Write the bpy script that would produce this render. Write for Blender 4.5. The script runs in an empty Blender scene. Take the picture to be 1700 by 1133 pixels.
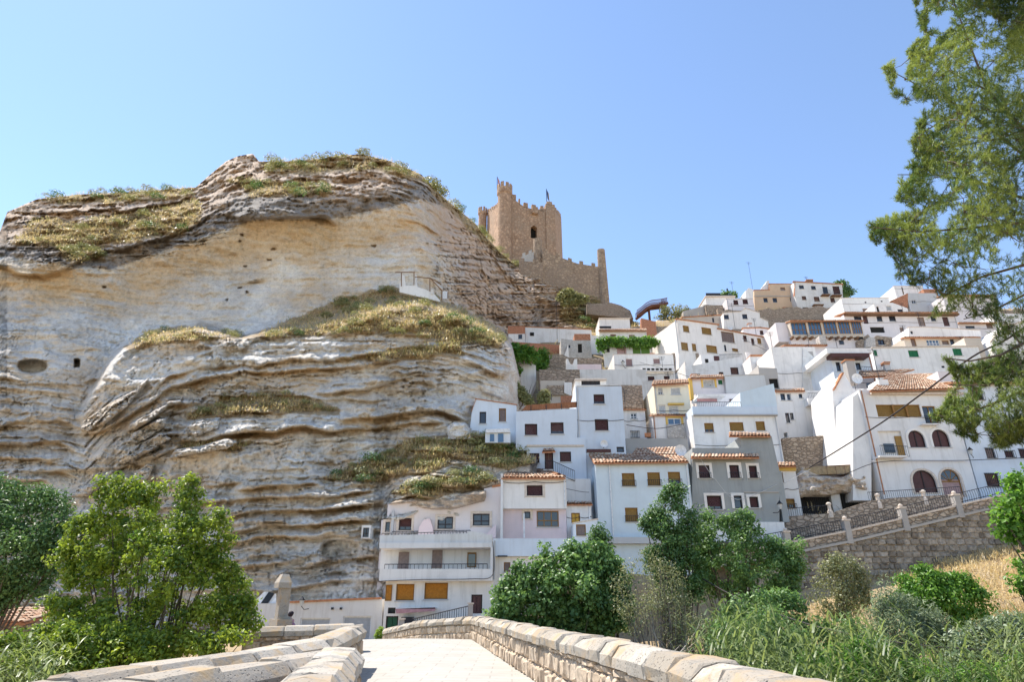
import bpy, bmesh, math, random
import numpy as np
from mathutils import Vector, Matrix
from mathutils.geometry import tessellate_polygon
random.seed(7); RNG = np.random.default_rng(7)
R = math.radians
scene = bpy.context.scene
COL = scene.collection
# ------------------------------------------------------------------ camera
FPX, W0, H0 = 1050.0, 1700.0, 1133.0
PITCH = R(22.7); CS, SN = math.cos(PITCH), math.sin(PITCH)
EYE = 1.65
cd = bpy.data.cameras.new('camera'); cam = bpy.data.objects.new('camera', cd); COL.objects.link(cam)
cd.sensor_width = 36; cd.lens = 36 * FPX / W0; cd.clip_start = 0.05; cd.clip_end = 3000
cam.location = (0, 0, EYE); cam.rotation_euler = (R(90) + PITCH, 0, 0)
scene.camera = cam
# ------------------------------------------------------------------ light
SUNV = Vector((-0.41, 0.29, 0.865)).normalized()
w = bpy.data.worlds.new('World'); scene.world = w; w.use_nodes = True
nt = w.node_tree; nt.nodes.clear()
sky = nt.nodes.new('ShaderNodeTexSky'); sky.sky_type = 'NISHITA'; sky.sun_disc = False
sky.sun_elevation = math.asin(SUNV.z); sky.sun_rotation = math.atan2(SUNV.x, SUNV.y)
sky.altitude = 1200; sky.air_density = 1.0; sky.dust_density = 0.15; sky.ozone_density = 0.7
bg = nt.nodes.new('ShaderNodeBackground'); bg.inputs['Strength'].default_value = 0.15
wo = nt.nodes.new('ShaderNodeOutputWorld')
nt.links.new(sky.outputs[0], bg.inputs[0]); nt.links.new(bg.outputs[0], wo.inputs[0])
sd = bpy.data.lights.new('sun', 'SUN'); sd.energy = 4.2; sd.angle = R(0.5); sd.color = (1, 0.95, 0.87)
so = bpy.data.objects.new('sun', sd); COL.objects.link(so)
so.rotation_euler = (-SUNV).to_track_quat('-Z', 'Y').to_euler(); so.location = (-40, 0, 120)
vs = scene.view_settings; vs.view_transform = 'Standard'; vs.look = 'None'; vs.gamma = 1; vs.exposure = 1.0
scene.cycles.max_bounces = 6; scene.cycles.diffuse_bounces = 4; scene.cycles.transparent_max_bounces = 4

# ------------------------------------------------------------------ pixel helpers
ZO = {0: (0, 0, 1), 1: (600, 740, 3.54), 2: (760, 600, 4.72), 3: (960, 600, 3.778), 4: (1260, 560, 3.332), 5: (840, 480, 5.15),
      6: (1060, 440, 5.0), 7: (1350, 440, 4.857), 8: (740, 280, 4.359), 9: (380, 920, 3.864), 10: (0, 520, 3.54), 11: (350, 520, 3.147),
      12: (0, 240, 3.54), 13: (350, 240, 3.4), 14: (640, 440, 14.17), 15: (1500, 440, 5.665), 16: (1560, 600, 4.357), 17: (790, 280, 7.08), 18: (440, 940, 9.44), 19: (620, 960, 7.727)}
def zp(z, x, y):
    a = ZO[z]; return (a[0] + x / a[2], a[1] + y / a[2])
def ray(u, v):
    dx, dy = (u - W0 / 2) / FPX, (H0 / 2 - v) / FPX
    return Vector((dx, CS - dy * SN, SN + dy * CS))
def pix(u, v, Y):
    d = ray(u, v); t = Y / d.y
    return Vector((d.x * t, Y, EYE + d.z * t))
def npix(u, v, Y):
    dx, dy = (u - W0 / 2) / FPX, (H0 / 2 - v) / FPX
    ry = CS - dy * SN; t = Y / ry
    return np.stack([dx * t, Y + 0 * t, EYE + (SN + dy * CS) * t], -1)
def proj(p):
    x, y, z = p[0], p[1], p[2] - EYE
    d = y * CS + z * SN; return (W0 / 2 + FPX * x / d, H0 / 2 - FPX * (z * CS - y * SN) / d)
# ------------------------------------------------------------------ numpy noise
def _h(i, j, k):
    n = (i * 73856093) ^ (j * 19349663) ^ (k * 83492791)
    n = (n ^ (n >> 13)) * 1274126177; n = n ^ (n >> 16)
    return (n & 0xffff) / 65535.0
def vnoise(p):
    p = np.asarray(p, float); i = np.floor(p).astype(np.int64); f = p - i; f = f * f * (3 - 2 * f)
    r = 0
    for a in (0, 1):
        for b in (0, 1):
            for c in (0, 1):
                wgt = (f[..., 0] if a else 1 - f[..., 0]) * (f[..., 1] if b else 1 - f[..., 1]) * (f[..., 2] if c else 1 - f[..., 2])
                r = r + wgt * _h(i[..., 0] + a, i[..., 1] + b, i[..., 2] + c)
    return r * 2 - 1
def fbm(p, o=4, g=0.5):
    a, r = 1.0, 0
    p = np.asarray(p, float)
    for _ in range(o):
        r = r + a * vnoise(p); p = p * 2.03 + 11.7; a *= g
    return r
def inpoly(u, v, poly):
    c = np.zeros(np.shape(u), bool); n = len(poly); j = n - 1
    for i in range(n):
        xi, yi = poly[i]; xj, yj = poly[j]
        if yi != yj:
            c ^= ((yi > v) != (yj > v)) & (u < (xj - xi) * (v - yi) / (yj - yi) + xi)
        j = i
    return c
def edist(u, v, poly):
    d = np.full(np.shape(u), 1e9); n = len(poly)
    for i in range(n):
        ax, ay = poly[i]; bx, by = poly[(i + 1) % n]
        l2 = (bx - ax) ** 2 + (by - ay) ** 2 + 1e-9
        t = np.clip(((u - ax) * (bx - ax) + (v - ay) * (by - ay)) / l2, 0, 1)
        d = np.minimum(d, np.hypot(u - ax - t * (bx - ax), v - ay - t * (by - ay)))
    return d
# ------------------------------------------------------------------ materials
M = {}
def nodes(name, rough=0.85):
    m = bpy.data.materials.new(name); m.use_nodes = True; t = m.node_tree
    b = t.nodes['Principled BSDF']; b.inputs['Roughness'].default_value = rough
    b.inputs['Specular IOR Level'].default_value = 0.25
    M[name] = m
    return m, t, b
def N(t, typ, **kw):
    n = t.nodes.new(typ)
    for k, v in kw.items():
        if k in n.inputs.keys(): n.inputs[k].default_value = v
        else: setattr(n, k, v)
    return n
def L(t, a, b): t.links.new(a, b)
def coord(t, scale=(1, 1, 1)):
    g = t.nodes.new('ShaderNodeNewGeometry'); mp = t.nodes.new('ShaderNodeMapping'); mp.inputs['Scale'].default_value = scale
    L(t, g.outputs['Position'], mp.inputs['Vector']); return mp.outputs[0]
def noise(t, vec, scale, detail=5, rough=0.55):
    n = N(t, 'ShaderNodeTexNoise'); n.inputs['Scale'].default_value = scale; n.inputs['Detail'].default_value = detail
    n.inputs['Roughness'].default_value = rough; L(t, vec, n.inputs['Vector']); return n.outputs['Fac']
def ramp(t, fac, stops):
    r = t.nodes.new('ShaderNodeValToRGB'); e = r.color_ramp.elements
    while len(e) < len(stops): e.new(0.5)
    for k, (p, c) in enumerate(stops):
        e[k].position = p; e[k].color = (*c, 1) if len(c) == 3 else c
    L(t, fac, r.inputs[0]); return r.outputs[0]
def mix(t, fac, a, b, typ='MIX'):
    n = t.nodes.new('ShaderNodeMix'); n.data_type = 'RGBA'; n.blend_type = typ
    for s, x in ((0, fac), (6, a), (7, b)):
        if isinstance(x, (int, float)): n.inputs[s].default_value = x
        elif isinstance(x, tuple): n.inputs[s].default_value = (*x, 1)
        else: L(t, x, n.inputs[s])
    return n.outputs[2]
def bump(t, b, h, strength=0.4, dist=0.02):
    n = t.nodes.new('ShaderNodeBump'); n.inputs['Strength'].default_value = strength; n.inputs['Distance'].default_value = dist
    L(t, h, n.inputs['Height']); L(t, n.outputs[0], b.inputs['Normal'])
def G(c, k): return tuple(max(0, x * k) for x in c)
def m_plain(name, c, rough=0.7, var=0.15, scale=6, bmp=0.15, stretch=(1, 1, 1), metal=0):
    m, t, b = nodes(name, rough); v = coord(t, stretch); n = noise(t, v, scale)
    L(t, ramp(t, n, [(0.3, G(c, 1 - var)), (0.7, G(c, 1 + var))]), b.inputs['Base Color'])
    b.inputs['Metallic'].default_value = metal
    if bmp: bump(t, b, n, bmp)
    return m
def m_plaster(name, c, dirt=(0.42, 0.38, 0.33), amt=0.5, patch=None):
    m, t, b = nodes(name, 0.9); v = coord(t); vs_ = coord(t, (1.6, 1.6, 0.16))
    n1 = noise(t, v, 0.7, 6, 0.6); n2 = noise(t, vs_, 1.6, 7, 0.68); n3 = noise(t, v, 14, 4)
    base = ramp(t, n1, [(0.3, G(c, 0.93)), (0.7, G(c, 1.04))])
    f = ramp(t, n2, [(0.5, (0, 0, 0)), (0.78, (amt, amt, amt))])
    col = mix(t, f, base, dirt)
    n4 = noise(t, v, 0.33, 8, 0.7)
    f2 = ramp(t, n4, [(0.55, (0, 0, 0)), (0.62, (amt * 0.7,) * 3)])
    col = mix(t, f2, col, patch or G(c, 0.72))
    oi = t.nodes.new('ShaderNodeObjectInfo'); col = mix(t, 0.8, col, ramp(t, oi.outputs['Random'], [(0.0, (0.86, 0.86, 0.87)), (0.35, (1.0, 0.99, 0.97)), (0.7, (0.95, 0.91, 0.87)), (1.0, (1.03, 1.03, 1.03))]), 'MULTIPLY')
    L(t, col, b.inputs['Base Color']); bump(t, b, n3, 0.25, 0.012); return m
def m_stone(name, c1, c2, mortar, scale=3.0, bmp=0.8, flat=1.0, dist=0.05, tint=None):
    m, t, b = nodes(name, 0.92); v = coord(t, (1, 1, flat))
    wn = N(t, 'ShaderNodeTexNoise', Scale=scale * 1.3); L(t, v, wn.inputs['Vector'])
    vv = mix(t, 0.12, v, wn.outputs['Color'])
    vo = N(t, 'ShaderNodeTexVoronoi', feature='F1'); vo.inputs['Scale'].default_value = scale; L(t, vv, vo.inputs['Vector'])
    ve = N(t, 'ShaderNodeTexVoronoi', feature='DISTANCE_TO_EDGE'); ve.inputs['Scale'].default_value = scale; L(t, vv, ve.inputs['Vector'])
    sep = t.nodes.new('ShaderNodeSeparateColor'); L(t, vo.outputs['Color'], sep.inputs[0])
    st = mix(t, sep.outputs[0], c1, c2); n = noise(t, v, scale * 0.9, 8, 0.72)
    st = mix(t, 0.5, st, ramp(t, n, [(0.3, G(c1, 0.35)), (0.7, G(c2, 1.3))]))
    if tint:
        big = noise(t, v, 0.14, 4); st = mix(t, ramp(t, big, [(0.42, (0, 0, 0)), (0.62, (0.75,) * 3)]), st, tint)
    e = ramp(t, ve.outputs['Distance'], [(0.02, (0, 0, 0)), (0.11, (1, 1, 1))])
    L(t, mix(t, e, mortar, st), b.inputs['Base Color'])
    hh = mix(t, 0.3, e, n); bump(t, b, hh, bmp, dist); return m
def m_tint(name, c1, c2, rough=0.85, bmp=0.3, nscale=9, trans=0, grain=0.5, alt=None):
    """colour between c1 and c2 by the per-piece 'tint' attribute"""
    m, t, b = nodes(name, rough); a = N(t, 'ShaderNodeAttribute', attribute_name='tint')
    stops = [(0.0, c1), (1.0, c2)] if not alt else [(0.0, c1), (0.8, c2), (1.0, alt)]
    col = ramp(t, a.outputs['Fac'], stops)
    v = coord(t); n = noise(t, v, nscale, 5, 0.65)
    if grain: col = mix(t, grain, col, ramp(t, n, [(0.28, (0.3, 0.3, 0.3)), (0.72, (1.6, 1.6, 1.6))]), 'MULTIPLY')
    L(t, col, b.inputs['Base Color'])
    if bmp: bump(t, b, n, bmp, 0.02)
    if trans:
        out = t.nodes['Material Output']; tr = t.nodes.new('ShaderNodeBsdfTranslucent'); ms = t.nodes.new('ShaderNodeMixShader')
        ms.inputs[0].default_value = trans
        tc = mix(t, 0.6, col, (1.0, 1.0, 0.35), 'MULTIPLY'); tc = mix(t, 0.5, col, tc)
        L(t, tc, tr.inputs[0]); L(t, b.outputs[0], ms.inputs[1]); L(t, tr.outputs[0], ms.inputs[2]); L(t, ms.outputs[0], out.inputs[0])
    return m
WHITE = (0.82, 0.79, 0.755)
m_plaster('plaster_white', WHITE); m_plaster('plaster_old', (0.70, 0.69, 0.67), amt=0.7, patch=(0.5, 0.47, 0.43))
m_plaster('plaster_blue', (0.63, 0.72, 0.78), amt=0.2); m_plaster('plaster_sky', (0.66, 0.72, 0.79), amt=0.25)
m_plaster('plaster_pink', (0.76, 0.62, 0.62), amt=0.2); m_plaster('plaster_blush', (0.74, 0.69, 0.69), amt=0.25)
m_plaster('plaster_yellow', (0.78, 0.71, 0.56), amt=0.25); m_plaster('plaster_tan', (0.62, 0.45, 0.31), amt=0.3)
m_plaster('plaster_grey', (0.34, 0.36, 0.36), dirt=(0.2, 0.2, 0.2), amt=0.5); m_plaster('plaster_mid', (0.53, 0.53, 0.53), amt=0.4)
m_plaster('plaster_beige', (0.6, 0.52, 0.43), amt=0.4); m_plaster('concrete', (0.42, 0.39, 0.36), amt=0.6)
m_plaster('yellow_trim', (0.72, 0.47, 0.12), amt=0.3)
m_plain('shutter_brown', (0.085, 0.035, 0.032), 0.5); m_plain('shutter_orange', (0.50, 0.20, 0.025), 0.5)
m_plain('shutter_wood', (0.30, 0.17, 0.045), 0.55); m_plain('shutter_grey', (0.24, 0.18, 0.16), 0.6)
m_plain('shutter_white', (0.55, 0.55, 0.54), 0.5); m_plain('shutter_green', (0.015, 0.14, 0.05), 0.5); m_plain('shutter_pink', (0.38, 0.24, 0.22), 0.6)
m_plain('door_brown', (0.10, 0.045, 0.04), 0.5); m_plain('door_green', (0.02, 0.09, 0.045), 0.5); m_plain('door_yellow', (0.6, 0.33, 0.05), 0.5)
m_plain('frame_dark', (0.03, 0.02, 0.02), 0.5); m_plain('frame_white', (0.7, 0.7, 0.7), 0.5); m_plain('frame_stone', (0.62, 0.52, 0.43), 0.85)
m_plain('frame_wood', (0.26, 0.13, 0.035), 0.6); m_plain('iron', (0.03, 0.03, 0.035), 0.5, bmp=0); m_plain('rust', (0.14, 0.06, 0.045), 0.8)
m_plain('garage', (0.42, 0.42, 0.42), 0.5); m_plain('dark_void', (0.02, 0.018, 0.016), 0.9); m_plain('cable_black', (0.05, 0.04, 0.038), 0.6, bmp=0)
m_plain('brick', (0.42, 0.19, 0.11), 0.9, 0.3, 5); m_plain('reed_fence', (0.28, 0.12, 0.06), 0.9, 0.5, 20, stretch=(1, 1, 0.1))
m_plain('timber', (0.2, 0.11, 0.06), 0.85, 0.3); m_plain('canvas_pink', (0.45, 0.25, 0.26), 0.9); m_plain('terracotta', (0.45, 0.2, 0.1), 0.9, 0.3)
m_plain('lamp_glass', (0.5, 0.5, 0.48), 0.2); m_plain('skin', (0.5, 0.32, 0.25), 0.6); m_plain('shirt', (0.36, 0.2, 0.27), 0.9); m_plain('hair', (0.03, 0.02, 0.025), 0.6)
m_plain('trousers', (0.05, 0.06, 0.09), 0.9); m_plain('cloth_red', (0.45, 0.06, 0.08), 0.9); m_plain('cloth_yellow', (0.6, 0.4, 0.06), 0.9); m_plain('cloth_blue', (0.07, 0.09, 0.2), 0.9)
m_plain('bark', (0.13, 0.095, 0.07), 0.95, 0.35, 12, 0.6); m_plain('bark_grey', (0.2, 0.17, 0.14), 0.95, 0.3, 12, 0.5)
m, t, b = nodes('glass', 0.08); b.inputs['Base Color'].default_value = (0.03, 0.035, 0.045, 1); b.inputs['Specular IOR Level'].default_value = 0.7
m, t, b = nodes('glass_blue', 0.08); b.inputs['Base Color'].default_value = (0.05, 0.11, 0.2, 1); b.inputs['Specular IOR Level'].default_value = 1.0
m_stone('castle_stone', (0.24, 0.14, 0.085), (0.60, 0.40, 0.265), (0.36, 0.235, 0.155), 1.5, 1.0, tint=(0.36, 0.265, 0.19), dist=0.12)
m_stone('castle_grey', (0.21, 0.145, 0.10), (0.54, 0.39, 0.265), (0.31, 0.22, 0.15), 1.7, 1.0, tint=(0.31, 0.23, 0.17), dist=0.12)
m_stone('rubble', (0.22, 0.165, 0.12), (0.52, 0.42, 0.32), (0.27, 0.21, 0.155), 2.6, 1.0, 1.7, tint=(0.42, 0.32, 0.25), dist=0.1)
m_stone('rubble_white', (0.52, 0.48, 0.43), (0.62, 0.58, 0.54), (0.46, 0.42, 0.37), 4.2, 0.9, 1.3)
m_tint('tiles', (0.40, 0.22, 0.13), (0.66, 0.50, 0.36), 0.9, 0.3, 12, grain=0.55)
m_tint('masonry', (0.17, 0.14, 0.11), (0.40, 0.34, 0.275), 0.92, 0.7, 6, grain=0.6)
m_tint('parapet_stone', (0.40, 0.29, 0.19), (0.58, 0.47, 0.35), 0.92, 0.8, 7, grain=0.6)
m_stone('mortar', (0.36, 0.29, 0.22), (0.45, 0.37, 0.28), (0.3, 0.24, 0.18), 5, 0.6)
def m_cap():
    m, t, b = nodes('cap_stone', 0.93); v = coord(t); a = N(t, 'ShaderNodeAttribute', attribute_name='tint')
    n1 = noise(t, v, 2.3, 7, 0.65); n2 = noise(t, v, 22, 5, 0.7)
    vo = N(t, 'ShaderNodeTexVoronoi'); vo.inputs['Scale'].default_value = 26; L(t, v, vo.inputs['Vector'])
    base = ramp(t, a.outputs['Fac'], [(0, (0.31, 0.265, 0.21)), (1, (0.46, 0.41, 0.345))])
    lich = ramp(t, n1, [(0.5, (0, 0, 0)), (0.66, (0.7, 0.7, 0.7))]); base = mix(t, lich, base, (0.46, 0.30, 0.14))
    gl = noise(t, v, 5.5, 8, 0.7); base = mix(t, ramp(t, gl, [(0.55, (0, 0, 0)), (0.66, (0.8, 0.8, 0.8))]), base, (0.24, 0.22, 0.19))
    pit = ramp(t, vo.outputs['Distance'], [(0.1, (0, 0, 0)), (0.32, (1, 1, 1))])
    pm = mix(t, ramp(t, n1, [(0.4, (1, 1, 1)), (0.6, (0.0, 0.0, 0.0))]), (1.0, 1.0, 1.0), pit)
    base = mix(t, 0.7, base, pm, 'MULTIPLY')
    L(t, base, b.inputs['Base Color']); bump(t, b, mix(t, 0.5, pm, n2), 0.9, 0.025)
m_cap()
def m_deck():
    m, t, b = nodes('deck_paving', 0.9); v = coord(t); n = noise(t, v, 1.2, 8, 0.65); n2 = noise(t, v, 30, 4)
    br = N(t, 'ShaderNodeTexBrick'); br.inputs['Scale'].default_value = 1.0; br.inputs['Mortar Size'].default_value = 0.018
    br.inputs['Brick Width'].default_value = 0.9; br.inputs['Row Height'].default_value = 0.45
    br.inputs['Color1'].default_value = (0.43, 0.405, 0.36, 1); br.inputs['Color2'].default_value = (0.385, 0.36, 0.315, 1); br.inputs['Mortar'].default_value = (0.27, 0.245, 0.205, 1)
    L(t, v, br.inputs['Vector'])
    sp = ramp(t, noise(t, v, 6, 6, 0.75), [(0.62, (1, 1, 1)), (0.7, (0.6, 0.55, 0.5))])
    c = mix(t, 0.5, br.outputs['Color'], ramp(t, n, [(0.3, (0.33, 0.30, 0.255)), (0.7, (0.46, 0.43, 0.385))])); c = mix(t, 0.8, c, sp, 'MULTIPLY')
    L(t, c, b.inputs['Base Color']); bump(t, b, mix(t, 0.4, br.outputs['Color'], n2), 0.5, 0.015)
m_deck()
def m_ground():
    m, t, b = nodes('dry_ground', 0.95); v = coord(t); n = noise(t, v, 0.35, 8, 0.65); n2 = noise(t, v, 3.5, 8, 0.7)
    c = ramp(t, n, [(0.3, (0.20, 0.15, 0.10)), (0.5, (0.40, 0.29, 0.16)), (0.7, (0.34, 0.27, 0.19))])
    c = mix(t, 0.6, c, ramp(t, n2, [(0.3, (0.45, 0.45, 0.42)), (0.7, (1.4, 1.35, 1.3))]), 'MULTIPLY')
    L(t, c, b.inputs['Base Color']); bump(t, b, n2, 0.8, 0.1)
m_ground()
def m_rock():
    m, t, b = nodes('cliff_rock', 0.93); v = coord(t); st = coord(t, (0.12, 0.12, 1.0))
    za = N(t, 'ShaderNodeAttribute', attribute_name='zone'); sep = t.nodes.new('ShaderNodeSeparateColor'); L(t, za.outputs['Color'], sep.inputs[0])
    n1 = noise(t, v, 0.10, 6, 0.6); n2 = noise(t, st, 0.9, 8, 0.65); n3 = noise(t, v, 1.3, 9, 0.7); dr = noise(t, coord(t, (0.9, 0.9, 0.10)), 0.9, 7, 0.65)
    base = ramp(t, n2, [(0.2, (0.70, 0.63, 0.53)), (0.45, (0.76, 0.72, 0.655)), (0.62, (0.79, 0.765, 0.72)), (0.85, (0.71, 0.65, 0.56))])
    pt = noise(t, v, 0.16, 9, 0.62); pt2 = noise(t, coord(t, (1, 1, 0.55)), 0.23, 9, 0.66)
    base = mix(t, ramp(t, pt, [(0.40, (0, 0, 0)), (0.64, (0.85,) * 3)]), base, (0.60, 0.46, 0.31)); base = mix(t, ramp(t, pt2, [(0.45, (0, 0, 0)), (0.7, (0.75,) * 3)]), base, (0.47, 0.45, 0.43))
    def f(ch, nz, lo, hi, amt):
        a = t.nodes.new('ShaderNodeMath'); a.operation = 'ADD'; L(t, sep.outputs[ch], a.inputs[0]); L(t, nz, a.inputs[1])
        return ramp(t, a.outputs[0], [(lo, (0, 0, 0)), (hi, (amt,) * 3)])
    base = mix(t, f(0, n2, 0.72, 1.0, 0.8), base, (0.60, 0.43, 0.24))
    base = mix(t, f(1, n3, 0.62, 1.0, 0.85), base, (0.55, 0.385, 0.265))
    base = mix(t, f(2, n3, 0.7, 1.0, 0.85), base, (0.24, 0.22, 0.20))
    base = mix(t, ramp(t, dr, [(0.55, (0, 0, 0)), (0.78, (0.45,) * 3)]), base, (0.33, 0.295, 0.25))
    sa = t.nodes.new('ShaderNodeMath'); sa.operation = 'ADD'; L(t, za.outputs['Alpha'], sa.inputs[0]); L(t, n3, sa.inputs[1])
    base = mix(t, ramp(t, sa.outputs[0], [(0.75, (0, 0, 0)), (1.0, (0.9,) * 3)]), base, (0.34, 0.24, 0.13))
    gn = t.nodes.new('ShaderNodeNewGeometry'); sx_ = t.nodes.new('ShaderNodeSeparateXYZ'); L(t, gn.outputs['Normal'], sx_.inputs[0])
    sl = t.nodes.new('ShaderNodeMath'); sl.operation = 'MULTIPLY_ADD'; sl.inputs[1].default_value = 0.9; L(t, sx_.outputs[2], sl.inputs[0]); L(t, n3, sl.inputs[2])
    s2 = t.nodes.new('ShaderNodeMath'); s2.operation = 'MULTIPLY'; s2.inputs[1].default_value = 0.6; L(t, sl.outputs[0], s2.inputs[0])
    base = mix(t, ramp(t, s2.outputs[0], [(0.66, (0, 0, 0)), (0.84, (0.7,) * 3)]), base, (0.42, 0.33, 0.23))
    pit = noise(t, v, 4.5, 8, 0.75)
    bl = noise(t, coord(t, (0.22, 0.22, 2.4)), 0.9, 10, 0.78); g2 = noise(t, v, 2.1, 10, 0.78)
    base = mix(t, 0.65, base, ramp(t, pit, [(0.3, (0.5, 0.48, 0.45)), (0.46, (1.0, 1.0, 1.0)), (0.7, (1.25, 1.25, 1.25))]), 'MULTIPLY')
    base = mix(t, 0.55, base, ramp(t, bl, [(0.3, (0.5, 0.46, 0.41)), (0.44, (1.0, 1.0, 1.0)), (0.7, (1.15, 1.15, 1.15))]), 'MULTIPLY')
    base = mix(t, 0.6, base, ramp(t, g2, [(0.34, (0.6, 0.57, 0.53)), (0.46, (1.0, 1.0, 1.0)), (0.7, (1.15, 1.15, 1.15))]), 'MULTIPLY')
    L(t, base, b.inputs['Base Color']); bump(t, b, mix(t, 0.45, mix(t, 0.5, g2, pit), bl), 1.0, 0.4)
m_rock()
for nm, a, c, tr in (('leaf_yellow', (0.04, 0.075, 0.012), (0.17, 0.205, 0.022), 0.35), ('leaf_dark', (0.022, 0.045, 0.014), (0.06, 0.10, 0.03), 0.25),
                     ('leaf_fig', (0.03, 0.06, 0.018), (0.085, 0.135, 0.04), 0.3), ('leaf_olive', (0.07, 0.08, 0.035), (0.17, 0.17, 0.09), 0.3),
                     ('leaf_bright', (0.035, 0.09, 0.012), (0.11, 0.2, 0.03), 0.35), ('leaf_reed', (0.05, 0.085, 0.022), (0.18, 0.215, 0.075), 0.35),
                     ('leaf_pine', (0.03, 0.055, 0.016), (0.17, 0.195, 0.05), 0.25), ('leaf_dry', (0.36, 0.265, 0.125), (0.62, 0.50, 0.29), 0.3),
                     ('leaf_scrub', (0.075, 0.075, 0.028), (0.17, 0.165, 0.07), 0.25), ('leaf_grey', (0.07, 0.09, 0.055), (0.16, 0.19, 0.12), 0.3),
                     ('leaf_cypress', (0.07, 0.12, 0.012), (0.16, 0.22, 0.025), 0.3), ('twig_dry', (0.2, 0.16, 0.12), (0.34, 0.29, 0.22), 0)):
    kf = {'leaf_dry': 1.3, 'twig_dry': 1.25, 'leaf_fig': 3.0, 'leaf_dark': 3.2, 'leaf_scrub': 2.7, 'leaf_bright': 2.1, 'leaf_reed': 1.7}.get(nm, 2.4); a = G(a, kf); c = G(c, kf); tr = min(0.5, tr * 1.4); m_tint(nm, a, c, 0.42, 0, 1.5, tr, 0.25); M[nm].node_tree.nodes['Principled BSDF'].inputs['Specular IOR Level'].default_value = 0.5
# ------------------------------------------------------------------ object helpers
def tag(o, label=None, cat=None, group=None, kind=None):
    if label: o['label'] = label
    if cat: o['category'] = cat
    if group: o['group'] = group
    if kind or cat: o['kind'] = kind or 'thing'
    return o
def empty(name, loc, rz=0, **k):
    o = bpy.data.objects.new(name, None); COL.objects.link(o); o.location = loc; o.rotation_euler = (0, 0, rz); o.empty_display_size = 0.2
    return tag(o, **k)
def link(name, me, mat=None, parent=None, **k):
    o = bpy.data.objects.new(name, me); COL.objects.link(o)
    if mat and not me.materials: me.materials.append(M[mat])
    if parent: o.parent = parent
    return tag(o, **k)
def npmesh(name, V, F, tint=None, smooth=False, zone=None):
    """V (n,3), F (m,k) one face size"""
    V = np.asarray(V, np.float32); F = np.asarray(F, np.int32)
    me = bpy.data.meshes.new(name); me.vertices.add(len(V)); me.vertices.foreach_set('co', V.ravel())
    k = F.shape[1]; me.loops.add(F.size); me.loops.foreach_set('vertex_index', F.ravel())
    me.polygons.add(len(F)); me.polygons.foreach_set('loop_start', np.arange(0, F.size, k, dtype=np.int32))
    if smooth: me.polygons.foreach_set('use_smooth', np.ones(len(F), bool))
    me.update(calc_edges=True)
    if tint is not None:
        a = me.attributes.new('tint', 'FLOAT', 'POINT'); a.data.foreach_set('value', np.asarray(tint, np.float32).ravel())
    if zone is not None:
        a = me.attributes.new('zone', 'FLOAT_COLOR', 'POINT'); a.data.foreach_set('color', np.asarray(zone, np.float32).ravel())
    return me
class MB:
    def __init__(s): s.v = []; s.f = []; s.t = []; s.cur = 0.5
    def add(s, vs, fs):
        o = len(s.v); s.v += [tuple(x) for x in vs]; s.f += [tuple(i + o for i in f) for f in fs]; s.t += [s.cur] * len(vs); return s
    def box(s, x0, x1, y0, y1, z0, z1):
        return s.add([(x0, y0, z0), (x1, y0, z0), (x1, y1, z0), (x0, y1, z0), (x0, y0, z1), (x1, y0, z1), (x1, y1, z1), (x0, y1, z1)],
                     [(0, 1, 5, 4), (1, 2, 6, 5), (2, 3, 7, 6), (3, 0, 4, 7), (4, 5, 6, 7), (3, 2, 1, 0)])
    def tube(s, pts, rad, n=6, cap=True):
        pts = [Vector(p) for p in pts]; vs = []; fs = []; k = len(pts)
        for i, p in enumerate(pts):
            d = (pts[min(i + 1, k - 1)] - pts[max(i - 1, 0)]); d = d.normalized() if d.length > 1e-9 else Vector((0, 0, 1))
            a = d.cross(Vector((0, 0, 1)) if abs(d.z) < 0.9 else Vector((1, 0, 0))).normalized(); b_ = d.cross(a)
            r = rad[i] if isinstance(rad, (list, tuple)) else rad
            vs += [p + (a * math.cos(6.2832 * j / n) + b_ * math.sin(6.2832 * j / n)) * r for j in range(n)]
        for i in range(k - 1):
            fs += [(i * n + j, i * n + (j + 1) % n, (i + 1) * n + (j + 1) % n, (i + 1) * n + j) for j in range(n)]
        if cap: fs += [tuple(range(n - 1, -1, -1)), tuple((k - 1) * n + j for j in range(n))]
        return s.add(vs, fs)
    def lathe(s, c, prof, n=12):
        vs = []; fs = []
        for (r, z) in prof: vs += [(c[0] + r * math.cos(6.2832 * j / n), c[1] + r * math.sin(6.2832 * j / n), c[2] + z) for j in range(n)]
        for i in range(len(prof) - 1): fs += [(i * n + j, i * n + (j + 1) % n, (i + 1) * n + (j + 1) % n, (i + 1) * n + j) for j in range(n)]
        fs += [tuple(range(n - 1, -1, -1)), tuple((len(prof) - 1) * n + j for j in range(n))]
        return s.add(vs, fs)
    def prism(s, poly, y0, y1):
        """poly in (x, z), extruded along y"""
        n = len(poly); vs = [(p[0], y0, p[1]) for p in poly] + [(p[0], y1, p[1]) for p in poly]
        tri = tessellate_polygon([[Vector((p[0], p[1], 0)) for p in poly]])
        return s.add(vs, [tuple(x) for x in tri] + [tuple(i + n for i in x[::-1]) for x in tri] + [(i, (i + 1) % n, (i + 1) % n + n, i + n) for i in range(n)])
    def mesh(s, name, fix=True):
        me = bpy.data.meshes.new(name); me.from_pydata(s.v, [], s.f)
        a = me.attributes.new('tint', 'FLOAT', 'POINT'); a.data.foreach_set('value', np.array(s.t, np.float32))
        if fix:
            b = bmesh.new(); b.from_mesh(me); bmesh.ops.recalc_face_normals(b, faces=b.faces); b.to_mesh(me); b.free()
        return me
    def build(s, name, mat, parent=None, **k):
        return link(name, s.mesh(name), mat, parent, **k)
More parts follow.
